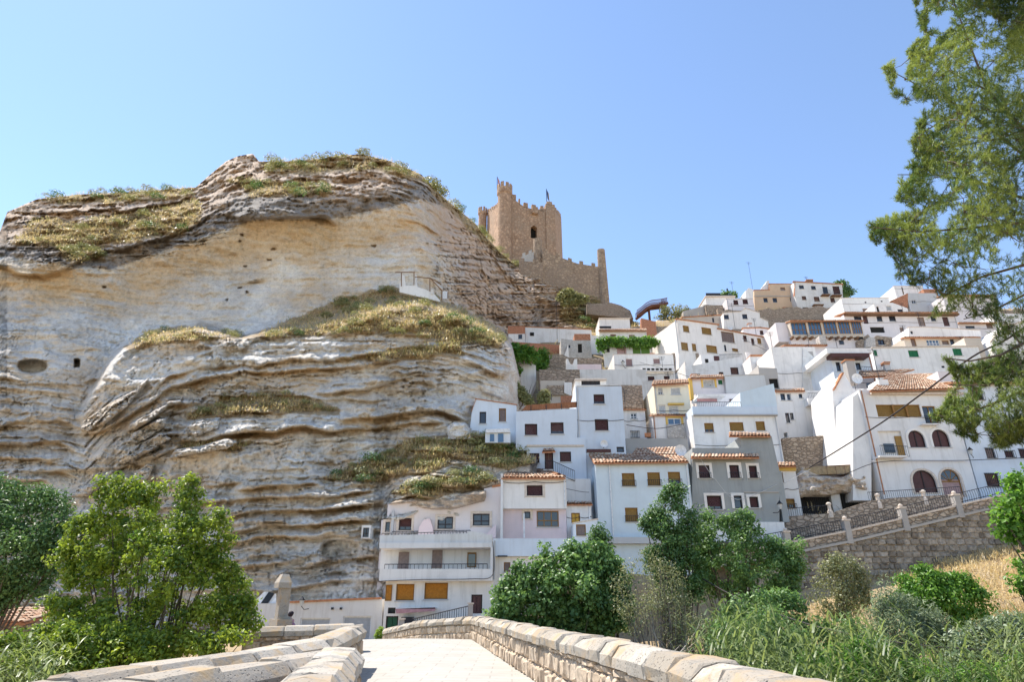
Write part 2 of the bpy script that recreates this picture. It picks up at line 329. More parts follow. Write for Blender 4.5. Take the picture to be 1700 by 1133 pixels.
# ================================================================== SETTING: ground, hill, cliff
def sstep(a, b, x):
    t = np.clip((x - a) / (b - a), 0, 1); return t * t * (3 - 2 * t)
def hill(x, y):
    x = np.asarray(x, float); y = np.asarray(y, float)
    zs = -0.42 + 0.24 * np.clip(x - 2, 0, 45)
    cap = np.interp(x - (y - 118) * 0.2, [-60, 10, 24, 36, 60], [30, 44, 49.5, 55.5, 59.5])
    up = np.where(y < 56, 0.8 * (y - 43), 10.4 + 0.765 * (y - 56)) - 14 * (1 - sstep(-7, 0, x - (y - 50) * 0.10))
    up = np.where(up > cap, cap + 0.03 * (up - cap), up)
    back = np.maximum(zs, up)
    zb = 3.1 + 0.215 * (np.clip(x, 10, 60) - 22)
    bank = np.maximum(zb - 0.34 * (46.3 - y), -4.6)
    left = np.where(y > 36, -0.42, np.maximum(-0.42 - 0.75 * (36 - y), -4.6))
    k = sstep(6, 16, x); front = left * (1 - k) + bank * k
    return np.where(y > 46.3, back, front)
gx = np.arange(-120, 175, 1.0); gy = np.concatenate([np.arange(-30, 46, 1.0), [46.25, 46.35], np.arange(47, 215, 1.2)])
X, Y = np.meshgrid(gx, gy); Z = hill(X, Y)
Z = Z + 0.35 * fbm(np.stack([X * 0.25, Y * 0.25, 0 * X], -1), 4) * np.where((X < 8) & (Y > 35.5) & (Y < 47), 0.05, 1) - 0.1
nr, nc = X.shape
def gridfaces(nr, nc):
    i = np.arange(nr * nc).reshape(nr, nc)
    return np.stack([i[:-1, :-1], i[:-1, 1:], i[1:, 1:], i[1:, :-1]], -1).reshape(-1, 4)
link('hillside', npmesh('hillside', np.stack([X, Y, Z], -1).reshape(-1, 3), gridfaces(nr, nc), smooth=True), 'dry_ground', kind='structure')
gp = MB(); gp.add([(-1500, -400, -6), (1500, -400, -6), (1500, 2500, -6), (-1500, 2500, -6)], [(0, 1, 2, 3)])
gp.build('ground', 'dry_ground', kind='structure')

# ---- cliff: a real surface; each direction gets its distance from the ledges and faces it belongs to
def interp(u, pts): return np.interp(u, [p[0] for p in pts], [p[1] for p in pts])
SKY = [(-260, 500), (-100, 430), (0, 384), (12, 352), (60, 331), (130, 323), (230, 318), (325, 311), (345, 293), (375, 268), (395, 259), (420, 255), (430, 268),
       (470, 268), (530, 264), (560, 258), (600, 256), (650, 268), (700, 290), (730, 322), (760, 347), (790, 372), (800, 386), (830, 418), (850, 436), (880, 452), (950, 478), (1012, 504), (1040, 524), (1060, 540)]
BOT = [(-260, 1085), (620, 1085), (650, 1000), (830, 905), (880, 850), (900, 720), (925, 640), (1060, 600)]
def tps(P):
    P = np.array(P, float); q = P[:, :2] / 100; n = len(q)
    d = np.linalg.norm(q[:, None] - q[None], axis=-1); K = np.where(d > 0, d * d * np.log(d + 1e-12), 0) + 0.02 * np.eye(n)
    A = np.zeros((n + 3, n + 3)); A[:n, :n] = K; A[:n, n] = 1; A[:n, n + 1:] = q; A[n, :n] = 1; A[n + 1:, :n] = q.T
    s = np.linalg.solve(A, np.concatenate([P[:, 2], [0, 0, 0]]))
    def f(u, v):
        r = s[n] + s[n + 1] * u / 100 + s[n + 2] * v / 100
        for i in range(n):
            d2 = (u / 100 - q[i, 0]) ** 2 + (v / 100 - q[i, 1]) ** 2; r = r + s[i] * 0.5 * d2 * np.log(d2 + 1e-12)
        return r
    return f
fA = tps([(-260, 500, 80), (-260, 700, 62), (-260, 1085, 48), (0, 380, 80), (0, 430, 68), (0, 480, 68), (0, 560, 64.5), (0, 650, 61), (0, 750, 57), (0, 850, 53), (0, 960, 49), (0, 1075, 46),
  (100, 335, 86), (100, 400, 73), (100, 428, 67.5), (100, 480, 69.5), (100, 560, 66.5), (100, 700, 60), (100, 850, 54), (100, 1000, 48), (230, 318, 90), (230, 370, 78), (230, 402, 71), (230, 430, 73), (230, 480, 75), (230, 540, 73),
  (340, 310, 92), (340, 350, 80), (340, 388, 74), (340, 440, 77), (340, 500, 77), (340, 550, 74), (420, 257, 94), (420, 300, 84), (430, 335, 75), (430, 360, 72), (430, 385, 76.5), (430, 450, 79), (430, 530, 76),
  (560, 258, 93), (560, 300, 83), (560, 330, 76), (560, 370, 79), (560, 450, 80), (560, 520, 77), (650, 268, 92), (660, 310, 82), (660, 380, 81), (660, 450, 80), (660, 500, 77),
  (700, 290, 95), (730, 330, 92), (730, 400, 84), (730, 470, 80), (740, 500, 80), (760, 350, 104), (790, 372, 113), (780, 430, 97), (770, 500, 86), (800, 520, 92), (820, 540, 96),
  (830, 415, 126), (850, 440, 128), (840, 480, 113), (850, 530, 105), (860, 560, 100), (900, 470, 130), (900, 520, 118), (920, 560, 108), (1010, 505, 134), (1000, 540, 124), (1040, 530, 133), (1050, 590, 110), (950, 600, 98), (900, 600, 96), (900, 700, 80)])
fB = tps([(150, 640, 60), (150, 700, 58), (150, 800, 54.5), (150, 900, 51), (150, 1075, 46), (250, 560, 63), (250, 620, 60.5), (250, 700, 57.5), (250, 800, 54), (250, 900, 51), (250, 1075, 46),
  (400, 560, 63.5), (400, 620, 60.5), (400, 655, 60), (400, 690, 56.8), (400, 800, 53.5), (400, 900, 50), (400, 1000, 47), (400, 1075, 46), (550, 535, 66), (550, 560, 62.5), (550, 640, 59.5), (550, 700, 57), (550, 780, 55), (550, 810, 51.5), (550, 900, 49), (550, 1000, 46.5), (550, 1075, 46),
  (650, 510, 68), (650, 555, 62.5), (650, 640, 59.5), (650, 720, 57.8), (650, 750, 56), (650, 790, 51.6), (650, 830, 49), (650, 900, 48), (750, 510, 70), (750, 560, 62.5), (750, 640, 59.5), (750, 720, 57.2), (750, 760, 52), (750, 790, 48.0), (750, 822, 45.4), (750, 850, 48), (750, 900, 49), (700, 825, 46), (700, 850, 48),
  (820, 550, 66), (830, 600, 62), (830, 660, 60.5), (820, 720, 58.8), (850, 760, 54), (820, 790, 49.8), (820, 830, 49), (852, 580, 68), (852, 650, 66), (870, 700, 66), (880, 760, 50), (885, 830, 48)])
TB = [(100, 740), (150, 655), (185, 600), (205, 578), (250, 556), (330, 545), (400, 560), (440, 548), (520, 540), (560, 528), (620, 508), (700, 500), (760, 515), (820, 545), (850, 572), (880, 700), (905, 800)]
def zl(z, pts): return [zp(z, *p) for p in pts]
STRATA = [(0.3, 7, zl(10, [(0, 245), (180, 215), (450, 222), (680, 220)])), (0.35, 6, zl(10, [(0, 405), (120, 375)])), (0.45, 6, zl(10, [(0, 520), (290, 480)])),
  (1.3, 12, zl(10, [(-300, 720), (0, 690), (90, 640), (200, 625), (330, 618), (400, 640), (460, 690)])), (1.0, 11, zl(10, [(-300, 790), (0, 775), (150, 765), (250, 745), (340, 760), (440, 810)])),
  (0.6, 8, zl(10, [(130, 925), (300, 940), (480, 975)])), (0.6, 8, zl(10, [(-200, 950), (0, 960), (150, 975), (310, 1000)])), (0.8, 14, zl(10, [(-200, 880), (0, 850), (200, 850), (380, 870)])),
  (1.6, 11, zl(10, [(470, 720), (560, 712), (680, 650), (830, 560), (900, 520), (1000, 440), (1200, 390), (1450, 350), (1593, 330)])),
  (1.0, 8, zl(10, [(860, 500), (1000, 370), (1150, 330), (1350, 320), (1593, 290)])), (1.1, 8, zl(10, [(740, 695), (880, 640), (990, 560), (1080, 550), (1180, 530)])),
  (1.2, 9, zl(10, [(690, 895), (830, 830), (1010, 740)])), (1.0, 9, zl(10, [(1000, 775), (1200, 765), (1350, 705), (1593, 640)])), (0.5, 6, zl(10, [(1180, 1022), (1420, 1005)])), (0.8, 8, zl(10, [(1380, 1052), (1593, 1030)])),
  (0.8, 7, zl(10, [(740, 760), (850, 700), (960, 620)])), (0.9, 8, zl(10, [(820, 880), (960, 830), (1100, 790)])),
  (1.1, 8, zl(11, [(200, 280), (430, 235), (560, 245), (700, 235), (900, 205)])), (1.3, 9, zl(11, [(250, 312), (500, 290), (800, 275), (1000, 255)])), (0.7, 8, zl(11, [(100, 375), (200, 365), (450, 345), (640, 345)])),
  (1.3, 9, zl(11, [(540, 412), (800, 395), (1000, 350), (1200, 330)])), (1.7, 10, zl(11, [(640, 550), (860, 545), (1000, 515), (1180, 510), (1340, 565)])), (1.7, 11, zl(11, [(80, 640), (260, 610), (480, 605), (700, 600), (800, 610), (900, 590), (1040, 570), (1220, 580)])),
  (0.5, 6, zl(11, [(200, 835), (440, 825)])), (0.9, 8, zl(11, [(-60, 920), (0, 915), (170, 890)])), (1.1, 9, zl(11, [(120, 937), (350, 910), (600, 885)])), (1.0, 9, zl(11, [(-100, 1000), (300, 975), (560, 960), (900, 930)])),
  (1.3, 9, zl(11, [(-60, 1090), (200, 1050), (550, 1030), (920, 995)])), (1.0, 9, zl(11, [(60, 1140), (300, 1120), (560, 1100), (850, 1090)])), (0.9, 9, [(330, 905), (430, 893), (560, 888), (640, 880)]), (1.0, 9, [(380, 945), (480, 932), (560, 935), (640, 925)]), (0.9, 8, [(420, 985), (520, 972), (640, 965)]),
  (0.8, 7, zl(11, [(950, 985), (1040, 975), (1200, 985)])), (0.7, 6, zl(11, [(900, 345), (1050, 320), (1180, 300)])), (0.6, 6, zl(11, [(960, 385), (1100, 375), (1210, 380)])),
  (0.8, 9, zl(11, [(1290, 240), (1400, 270), (1500, 330), (1580, 350)])), (0.7, 8, zl(11, [(1380, 400), (1480, 430), (1580, 470)])),
  (1.5, 8, zl(12, [(480, 372), (620, 382), (840, 388), (940, 362), (1060, 332), (1190, 255)])), (1.1, 7, zl(12, [(40, 402), (300, 392), (480, 402)])), (1.5, 8, zl(12, [(460, 455), (620, 472), (720, 445), (840, 420)])), (0.9, 6, zl(12, [(0, 510), (120, 470), (330, 470)])),
  (1.2, 9, zl(12, [(-200, 740), (0, 725), (180, 765), (260, 765), (420, 700), (620, 615), (900, 585), (1000, 545), (1150, 485), (1290, 410)])),
  (1.8, 10, zl(13, [(60, 400), (130, 405), (280, 425), (380, 425), (520, 402), (650, 420), (720, 470)])), (1.2, 7, zl(13, [(350, 210), (500, 190), (640, 195), (700, 240), (800, 240)])), (1.0, 6, zl(13, [(100, 260), (250, 215), (380, 215)])), (0.9, 6, zl(13, [(740, 100), (860, 85), (980, 115)])),
  (1.0, 7, zl(13, [(650, 200), (800, 175), (950, 190), (1100, 210), (1250, 260)])), (1.3, 9, zl(13, [(1330, 700), (1330, 520), (1420, 560), (1560, 700), (1650, 760)])), (1.0, 8, zl(13, [(1040, 420), (1160, 450), (1290, 520), (1330, 640)])),
  (0.9, 8, zl(13, [(1300, 430), (1420, 480), (1560, 600), (1640, 640)])), (0.7, 8, zl(13, [(1340, 800), (1450, 870), (1600, 960), (1700, 1010)])), (0.9, 7, [(840, 470), (880, 490), (930, 505)]), (0.9, 7, [(845, 505), (900, 520), (990, 525)])]
STRATA = [s for s in STRATA if all(s[2][i + 1][0] > s[2][i][0] for i in range(len(s[2]) - 1))]
rl = random.Random(21)
for _ in range(46):
    u0 = rl.uniform(-60, 790); ln = rl.uniform(70, 230); v0 = rl.uniform(590, 1000) if rl.random() < 0.8 else rl.uniform(420, 560); sl_ = -0.32 if 130 < u0 < 330 and v0 < 850 else rl.uniform(-0.1, 0.04)
    if v0 < 560 and u0 > 560: continue
    STRATA.append((rl.uniform(0.25, 0.75) * (1 if v0 > 560 else 0.5), rl.uniform(5, 9), [(u0 + ln * k / 4, v0 + sl_ * ln * k / 4 + rl.uniform(-5, 5)) for k in range(5)]))
GRASS = [[(540, 795), (600, 770), (650, 745), (700, 725), (780, 722), (860, 728), (882, 770), (840, 778), (760, 768), (700, 788), (620, 803)], [(650, 818), (720, 795), (800, 780), (815, 803), (760, 820), (700, 832)],
  [(310, 697), (380, 655), (470, 650), (560, 678), (565, 690), (480, 688), (400, 692)], [(205, 577), (250, 550), (330, 543), (410, 560), (330, 563), (240, 577)],
  [(410, 560), (480, 535), (560, 500), (640, 478), (720, 490), (800, 530), (845, 562), (830, 578), (700, 562), (600, 555), (480, 562)], [(20, 405), (60, 360), (130, 372), (220, 352), (330, 330), (335, 362), (300, 388), (200, 402), (100, 412)],
  [(60, 328), (130, 315), (230, 310), (330, 305), (310, 328), (200, 336), (100, 338)], [(430, 264), (560, 253), (640, 258), (720, 300), (690, 300), (620, 280), (540, 286), (450, 288)], [(380, 300), (450, 300), (550, 310), (540, 325), (420, 326)],
  [(100, 412), (170, 412), (172, 430), (110, 436)], [(720, 292), (800, 368), (870, 440), (850, 446), (770, 372), (712, 310)], [(930, 480), (980, 485), (1040, 520), (1062, 545), (1000, 562), (930, 532)], [(560, 600), (660, 580), (760, 570), (770, 590), (660, 600)], [(270, 720), (330, 735), (420, 735), (390, 750), (300, 750)]]
NU, NV = 600, 430
uu = np.concatenate([np.linspace(-260, 0, 60, endpoint=False), np.linspace(0, 1060, NU - 60)])
tt = np.linspace(0, 1, NV)
U = np.repeat(uu[None], NV, 0); VS_ = interp(U, SKY); V = VS_ + tt[:, None] * (interp(U, BOT) - VS_)
A_, B_ = fA(U, V), fB(U, V)
A_ = 46 + (A_ - 46) * (0.55 + 0.45 * sstep(690, 850, U) - 0.14 * (1 - sstep(60, 260, U)) * sstep(480, 620, V)); B_ = 45.6 + (B_ - 45.6) * (0.42 + 0.3 * sstep(838, 880, U))
kb = 1 / (1 + np.exp(-(V - interp(U, TB)) / 3.5)); kb = kb * sstep(100, 180, U) * (1 - sstep(892, 915, U))
YY = A_ * (1 - kb) + B_ * kb
ochre = np.zeros_like(U); dark = np.zeros_like(U)
wob = 5.0 * fbm(np.stack([U * 0.02, V * 0.01, 0 * U], -1), 4)
rough = np.clip(0.25 + 0.75 * sstep(-12, 12, interp(U, [(0, 425), (180, 445), (420, 365), (560, 362), (640, 345), (700, 330), (760, 350), (1060, 400)]) - V), 0, 1)   # layered rim above the hollow
rough = np.maximum(rough, kb * (0.45 + 0.4 * vnoise(np.stack([U / 70, V / 50, 0 * U], -1))))
rough = np.maximum(rough, 0.95 * np.exp(-((V - (905 - 1.05 * (U - 90)) ) / 75.0) ** 2) * sstep(90, 160, U) * (1 - sstep(380, 470, U)) * sstep(520, 570, V))
rough = np.maximum(rough, 0.45 * sstep(700, 790, U) * (1 - kb))
rough = np.maximum(rough, 0.9 * np.exp(-((V - interp(U, TB) - 14) / 14.0) ** 2) * kb)
for a, wd, pl in STRATA:
    u0, u1 = pl[0][0], pl[-1][0]
    dv = V + wob - interp(U, pl); e = sstep(u0 - 6, u0 + 25, U) * (1 - sstep(u1 - 25, u1 + 6, U))
    am = 1.05 * a * e * (0.75 + 0.45 * vnoise(np.stack([U / 45, 0 * U + a * 7, V * 0 + u0], -1)))
    below = 1 / (1 + np.exp(-dv / 0.9))
    YY = YY - am * (1 - below) * np.exp(np.minimum(dv, 0) / wd) + 1.0 * am * below * np.exp(-np.maximum(dv, 0) / (wd * 0.9))
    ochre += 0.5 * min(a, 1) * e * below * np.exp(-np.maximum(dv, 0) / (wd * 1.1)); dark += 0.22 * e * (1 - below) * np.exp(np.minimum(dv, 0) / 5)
# thin crisp beds and broken blocks along them
DIP = [(-260, 660), (60, 640), (140, 660), (190, 600), (260, 556), (420, 545), (600, 535), (760, 540), (850, 575), (1060, 640)]
def h1(n, s=0): return _h(n.astype(np.int64), n.astype(np.int64) * 0 + s, n.astype(np.int64) * 0 + 5)
def beds(th, amp, mask, seed, wblk):
    s = (V - 0.85 * interp(U, DIP) * np.clip((V - 480) / 100, 0, 1) - 0.6 * interp(U, SKY) * np.clip((480 - V) / 100, 0, 1) + 0.8 * wob + 3 * vnoise(np.stack([U / 14, V / 14, 0 * U + seed], -1))) / th
    s = s + 0.8 * vnoise(np.stack([s * 0.37, 0 * s + seed, 0 * s], -1)); n = np.floor(s); f = s - n
    c = U / wblk + 7 * h1(n, seed + 1) + 0.5 * vnoise(np.stack([U / 9, V / 9, 0 * U + seed], -1)); bl_ = _h(n.astype(np.int64), np.floor(c).astype(np.int64), (n * 0 + seed).astype(np.int64)); cf = c - np.floor(c)
    edge = np.exp(-np.minimum(cf, 1 - cf) * wblk / 2.2)
    return mask * amp * (0.9 * (h1(n, seed) - 0.5) + 0.8 * (bl_ - 0.5) * (0.4 + rough) - 0.45 * np.clip(f - 0.15, 0, 1) ** 1.2 + 0.5 * edge * rough * (bl_ > 0.35))
pm = np.clip(0.75 + 0.8 * vnoise(np.stack([U / 85, V / 55, 0 * U + 9], -1)), 0.1, 1.4)
hollow = (1 - kb) * sstep(0, 25, V - interp(U, [(0, 425), (180, 445), (420, 365), (560, 362), (640, 345), (700, 330), (760, 350), (1060, 400)])) * (1 - sstep(690, 760, U)) * (1 - sstep(520, 640, V))
bm_ = pm * (1 - 0.8 * hollow)
YY = YY + beds(9.0, 0.55, bm_, 3, 34) + beds(5.0, 0.3, bm_, 8, 19)
kr0 = sstep(700, 790, U) * (1 - kb); YY = YY + kr0 * (beds(13.0, 2.2, 1.0, 15, 22) + beds(7.0, 1.2, 1.0, 19, 12))
P0 = npix(U, V, YY)
q = P0.copy(); q[..., 2] *= 2.4; q[..., :2] *= 0.5
bed = fbm(q * np.array([0.16, 0.16, 0.5]), 5, 0.55); lump = fbm(P0 * 0.16, 5, 0.52); fine = fbm(P0 * np.array([0.75, 0.75, 1.1]), 4, 0.62)
cr = np.abs(fbm(P0 * 0.33 + 40, 4, 0.55)); fiss = np.abs(fbm(np.stack([P0[..., 0] * 0.55, P0[..., 1] * 0.12, P0[..., 2] * 0.1], -1) + 9, 4, 0.6)); kr = sstep(690, 800, U) * (1 - kb)
YY = YY + (0.5 + 1.1 * rough) * (0.16 * bed + 0.5 * lump) + (0.07 + 0.62 * rough) * fine - 0.75 * rough * (0.35 - cr) + (1 - kr) * (1 - hollow * 0.7) * 0.3 * np.exp(-fiss / 0.025) + kr * (1.3 * np.exp(-fiss / 0.05) + 2.2 * lump + 0.25 * fine)
YY = YY + 0.05 * np.sign(bed) * np.minimum(np.abs(bed) * 6, 1) * (0.4 + rough)
def hole(u, v, ru, rv, d, pw=4):
    global YY
    k = ((np.abs(U - u + 0.4 * wob) / ru) ** pw + (np.abs(V - v + 0.4 * wob) / rv) ** pw); YY = YY + d * (1 - sstep(0.75, 1.15, k))
hole(53, 607, 24, 11, 2.2, 2.6); hole(127, 603, 5, 7.5, 2.5, 6); hole(565, 915, 33, 16, 1.6, 3); hole(1065, 560, 1, 1, 0)
for u_, v_ in ((400, 388), (396, 399), (455, 415), (449, 433), (406, 441), (620, 408), (398, 477), (410, 485), (172, 476), (338, 402), (375, 497)): hole(u_, v_, 2.6 + (u_ % 3) * 0.8, 1.7, 0.8, 2)
grass = np.zeros_like(U)
for g in GRASS:
    d = edist(U, V, g); ins = inpoly(U, V, g); grass = np.maximum(grass, np.where(ins, 0.55 + np.minimum(d, 8) / 16, np.clip(0.5 - d / 14, 0, 1)))
grass = np.clip(grass + 0.25 * fbm(np.stack([U / 18, V / 10, 0 * U], -1), 3) * (grass > 0.05), 0, 1)
P1 = npix(U, V, YY)
rim = interp(U, [(0, 425), (180, 448), (420, 365), (560, 362), (640, 345), (700, 330), (760, 350), (1060, 400)])
ochre = ochre * 0.8 + 0.35 * np.exp(-((V - rim - 35) / 45.0) ** 2) * (U < 740) * (1 - kb) + 0.1
brown = 0.55 * sstep(690, 800, U) * (1 - kb) + 0.5 * (V < rim) + 0.3 * kb * sstep(790, 850, U) + 0.25 * sstep(560, 700, U) * (V < 420)
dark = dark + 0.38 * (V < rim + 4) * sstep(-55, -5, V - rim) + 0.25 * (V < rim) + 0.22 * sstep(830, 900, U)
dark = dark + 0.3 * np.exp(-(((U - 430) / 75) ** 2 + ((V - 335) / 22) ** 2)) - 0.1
zone = np.stack([np.clip(ochre, 0, 1), np.clip(brown, 0, 1), np.clip(dark, 0, 1), np.clip(grass, 0, 1)], -1)
# plateau behind the rim
tops = []
for k, (dd, dz) in enumerate(((70, -9), (40, -4), (20, -1.6), (9, -0.5), (3.5, 0.15))):
    r_ = P1[0].copy(); r_[:, 1] += dd; r_[:, 2] += dz + 0.5 * vnoise(r_ * 0.3); r_[:, 0] += dd * r_[:, 0] / 140; tops.append(r_)
PC = np.concatenate([np.stack(tops), P1], 0); ZC = np.concatenate([np.repeat(zone[:1] * np.array([0.3, 1, 0.6, 1]), 5, 0), zone], 0)
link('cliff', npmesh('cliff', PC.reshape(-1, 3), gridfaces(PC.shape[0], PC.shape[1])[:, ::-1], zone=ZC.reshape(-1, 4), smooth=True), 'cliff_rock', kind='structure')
def cliff_pt(u, v):
    j = np.argmin(np.abs(uu - u)); i = np.argmin(np.abs(V[:, j] - v)); return Vector(P1[i, j])

# ================================================================== CASTLE
def merlons(mb, p0, p1, wd, ht, th, gap, dn):
    """row of merlon boxes from p0 to p1 (tops of the wall), thickness th along dn"""
    p0, p1 = Vector(p0), Vector(p1); Ln = (p1 - p0).length; n = max(1, int(Ln / (wd + gap))); out = []
    for i in range(n):
        a = p0.lerp(p1, (i + 0.15) / n); b = p0.lerp(p1, (i + 0.15 + wd / (wd + gap)) / n)
        h = ht * random.uniform(0.7, 1.1); q = [a, b, b + dn * th, a + dn * th]
        z = Vector((0, 0, h)); dz = Vector((0, 0, -0.4))
        m_ = MB(); m_.add([x + dz for x in q] + [x + z for x in q], [(0, 1, 5, 4), (1, 2, 6, 5), (2, 3, 7, 6), (3, 0, 4, 7), (4, 5, 6, 7)]); out.append(m_)
    return out
def castle():
    c8 = lambda x, y, Y_: pix(*zp(17, x, y), Y_)
    Yf = 140.0
    base = pix(870, 430, Yf); base.z -= 6
    root = empty('castle', base, label='sandstone castle keep with battlements on top of the cliff', cat='castle')
    inv = Matrix.Translation(-base)
    def part(mb, name, mat='castle_stone', parent=root):
        mb.v = [tuple(Vector(p) - base) for p in mb.v]; return mb.build(name, mat, parent)
    # keep corners (front-left round turret, front-right corner, right back corner, left back turret)
    FL = c8(330, 900, Yf); FR = c8(925, 900, Yf + 3); BR = c8(1015, 900, Yf + 17); BL = c8(130, 760, Yf + 19)
    zf = [c8(410, 360, Yf).z, c8(540, 440, Yf).z, c8(640, 470, Yf).z, c8(830, 480, Yf + 2).z]
    z0 = base.z
    # front wall with door opening, as prism in plane from FL to FR
    d = Vector((FR.x - FL.x, FR.y - FL.y, 0)); Lf = d.length; d.normalize(); nin = Vector((-d.y, d.x, 0))
    def sx(x, y):
        r_ = ray(*zp(17, x, y)); o = Vector((0, 0, EYE)); t_ = (FL - o).dot(nin) / r_.dot(nin); p = o + r_ * t_
        return ((p - FL).dot(d), p.z)
    out = [(-0.5, z0), sx(925, 1000)[:1] + (z0,), (Lf, sx(925, 470)[1]), sx(820, 470), sx(780, 480), sx(640, 470), sx(560, 440), sx(520, 415), sx(430, 345), (-0.5, sx(400, 330)[1])]
    dz0, dz1 = sx(680, 820)[1], sx(680, 690)[1]; ds0, ds1 = sx(645, 760)[0], sx(722, 760)[0]
    arch = [(ds0, dz0), (ds1, dz0), (ds1, dz1), ((ds0 + ds1) / 2, dz1 + 0.6), (ds0, dz1)]
    mb = MB(); n = len(out); pts = [FL + d * s + Vector((0, 0, zz - FL.z)) for s, zz in out + arch]
    tri = tessellate_polygon([[Vector((s, zz, 0)) for s, zz in out], [Vector((s, zz, 0)) for s, zz in arch]])
    k = len(pts); mb.add(pts + [p + nin * 1.6 for p in pts], [tuple(x) for x in tri] + [tuple(i + k for i in x[::-1]) for x in tri] +
        [(i, (i + 1) % n, (i + 1) % n + k, i + k) for i in range(n)] + [(n + i, n + (i + 1) % 5, n + (i + 1) % 5 + k, n + i + k) for i in range(5)])
    part(mb, 'wall')
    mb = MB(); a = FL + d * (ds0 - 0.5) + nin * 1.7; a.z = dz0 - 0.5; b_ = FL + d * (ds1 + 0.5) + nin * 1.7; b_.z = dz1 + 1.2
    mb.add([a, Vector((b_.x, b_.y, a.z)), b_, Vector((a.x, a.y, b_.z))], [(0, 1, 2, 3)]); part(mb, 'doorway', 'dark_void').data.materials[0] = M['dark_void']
    # right side wall and left side wall
    for P, Q, zp0, zp1, nm, mt in ((FR, BR, sx(925, 470)[1], c8(990, 570, Yf + 17).z, 'side_wall', 'castle_stone'), (BL, FL, c8(150, 520, Yf + 19).z, c8(240, 440, Yf + 2).z, 'side_wall', 'castle_stone')):
        dd = Vector((Q.x - P.x, Q.y - P.y, 0)).normalized(); ni = Vector((-dd.y, dd.x, 0)); mb = MB()
        q = [Vector((P.x, P.y, z0)), Vector((Q.x, Q.y, z0)), Vector((Q.x, Q.y, zp1)), Vector((P.x, P.y, zp0))]
        mb.add(q + [x + ni * 1.4 for x in q], [(0, 1, 2, 3), (7, 6, 5, 4), (0, 4, 5, 1), (1, 5, 6, 2), (2, 6, 7, 3), (3, 7, 4, 0)]); part(mb, nm, mt)
        for m_ in merlons(None, q[3], q[2], 1.2, 1.3, 0.8, 1.0, ni): part(m_, 'merlon', mt)
    # round turrets
    for (xc, yt, yb, rw, Yt, fl) in ((335, 200, 950, 84, Yf, 1), (75, 470, 800, 50, Yf + 19, 0)):
        c = c8(xc, yb, Yt); top = c8(xc, yt, Yt).z; rr = (c8(xc + rw, yb, Yt) - c).length; hh = top - c.z
        ck = c8(xc, yt + (130 if fl else 90), Yt).z - c.z
        mb = MB(); mb.lathe((c.x, c.y, c.z), [(rr * 1.06, -8), (rr, 0), (rr * 0.97, ck), (rr * 1.13, ck + 0.6), (rr * 1.13, hh - 1.5), (rr * 0.9, hh - 1.5)], 24); part(mb, 'turret')
        for i in range(9):
            an = 6.2832 * i / 9 + 0.2; m_ = MB(); ra, rb = rr * 1.13, rr * 0.88; w_ = 0.22
            q = [(c.x + r0 * math.cos(an + s * w_), c.y + r0 * math.sin(an + s * w_), c.z + zz) for zz in (hh - 1.6, hh - 0.1 + random.uniform(-0.2, 0.2)) for r0, s in ((ra, -1), (ra, 1), (rb, 1), (rb, -1))]
            m_.add(q, [(0, 1, 5, 4), (1, 2, 6, 5), (2, 3, 7, 6), (3, 0, 4, 7), (4, 5, 6, 7)]); part(m_, 'merlon')
    # right corner turret (square, on the front right)
    a, e = sx(818, 470), sx(915, 470); mb = MB()
    q = [FL + d * a[0] - nin * 0.35, FL + d * (Lf + 0.3) - nin * 0.35, FL + d * (Lf + 0.3) + nin * 3, FL + d * a[0] + nin * 3]
    zt = sx(860, 425)[1]; zb_ = z0
    mb.add([Vector((p.x, p.y, zb_)) for p in q] + [Vector((p.x, p.y, zt)) for p in q], [(0, 1, 5, 4), (1, 2, 6, 5), (2, 3, 7, 6), (3, 0, 4, 7), (4, 5, 6, 7)]); part(mb, 'corner_turret')
    for m_ in merlons(None, Vector((q[0].x, q[0].y, zt)), Vector((q[1].x, q[1].y, zt)), 0.9, 1.1, 0.8, 0.7, nin): part(m_, 'merlon')
    # merlons along the stepped front top
    for (x0, y0, x1, y1) in ((410, 330, 500, 345), (500, 395, 530, 400), (550, 430, 640, 450), (645, 450, 735, 470), (750, 478, 815, 478)):
        p, q_ = sx(x0, y0), sx(x1, y1)
        for m_ in merlons(None, FL + d * p[0] + Vector((0, 0, p[1] - FL.z - 0.3)), FL + d * q_[0] + Vector((0, 0, q_[1] - FL.z - 0.3)), 1.2, 1.5, 0.8, 1.0, nin): part(m_, 'merlon')
    # little machicolation box above the door
    a, e = sx(655, 540), sx(720, 475); mb = MB(); q = [FL + d * s + nin * o + Vector((0, 0, a[1] - FL.z)) for s, o in ((a[0], -0.9), (e[0], -0.9), (e[0], 0.1), (a[0], 0.1))]
    up = Vector((0, 0, e[1] - a[1])); mb.add(q + [x + up for x in q], [(0, 1, 5, 4), (1, 2, 6, 5), (2, 3, 7, 6), (3, 0, 4, 7), (4, 5, 6, 7), (3, 2, 1, 0)]); part(mb, 'machicolation')
    # curtain wall below: from (520,670) z8 to (1190,970), with little round tower and end tower
    def c(x, y, Y_): return pix(*zp(8, x, y), Y_)
    rootw = empty('curtain_wall', c(860, 900, 131), label='grey-brown crenellated curtain wall below the castle keep', cat='castle wall')
    bw = rootw.location.copy()
    def wpart(mb, name, mat='castle_grey'):
        mb.v = [tuple(Vector(p) - bw) for p in mb.v]; return mb.build(name, mat, rootw)
    segs = [((530, 668), (530, 800), (705, 680), (705, 830), 127.5, 128.5), ((700, 595), (700, 900), (960, 690), (960, 980), 129, 130.5), ((955, 688), (955, 980), (1130, 715), (1140, 1010), 130.5, 132)]
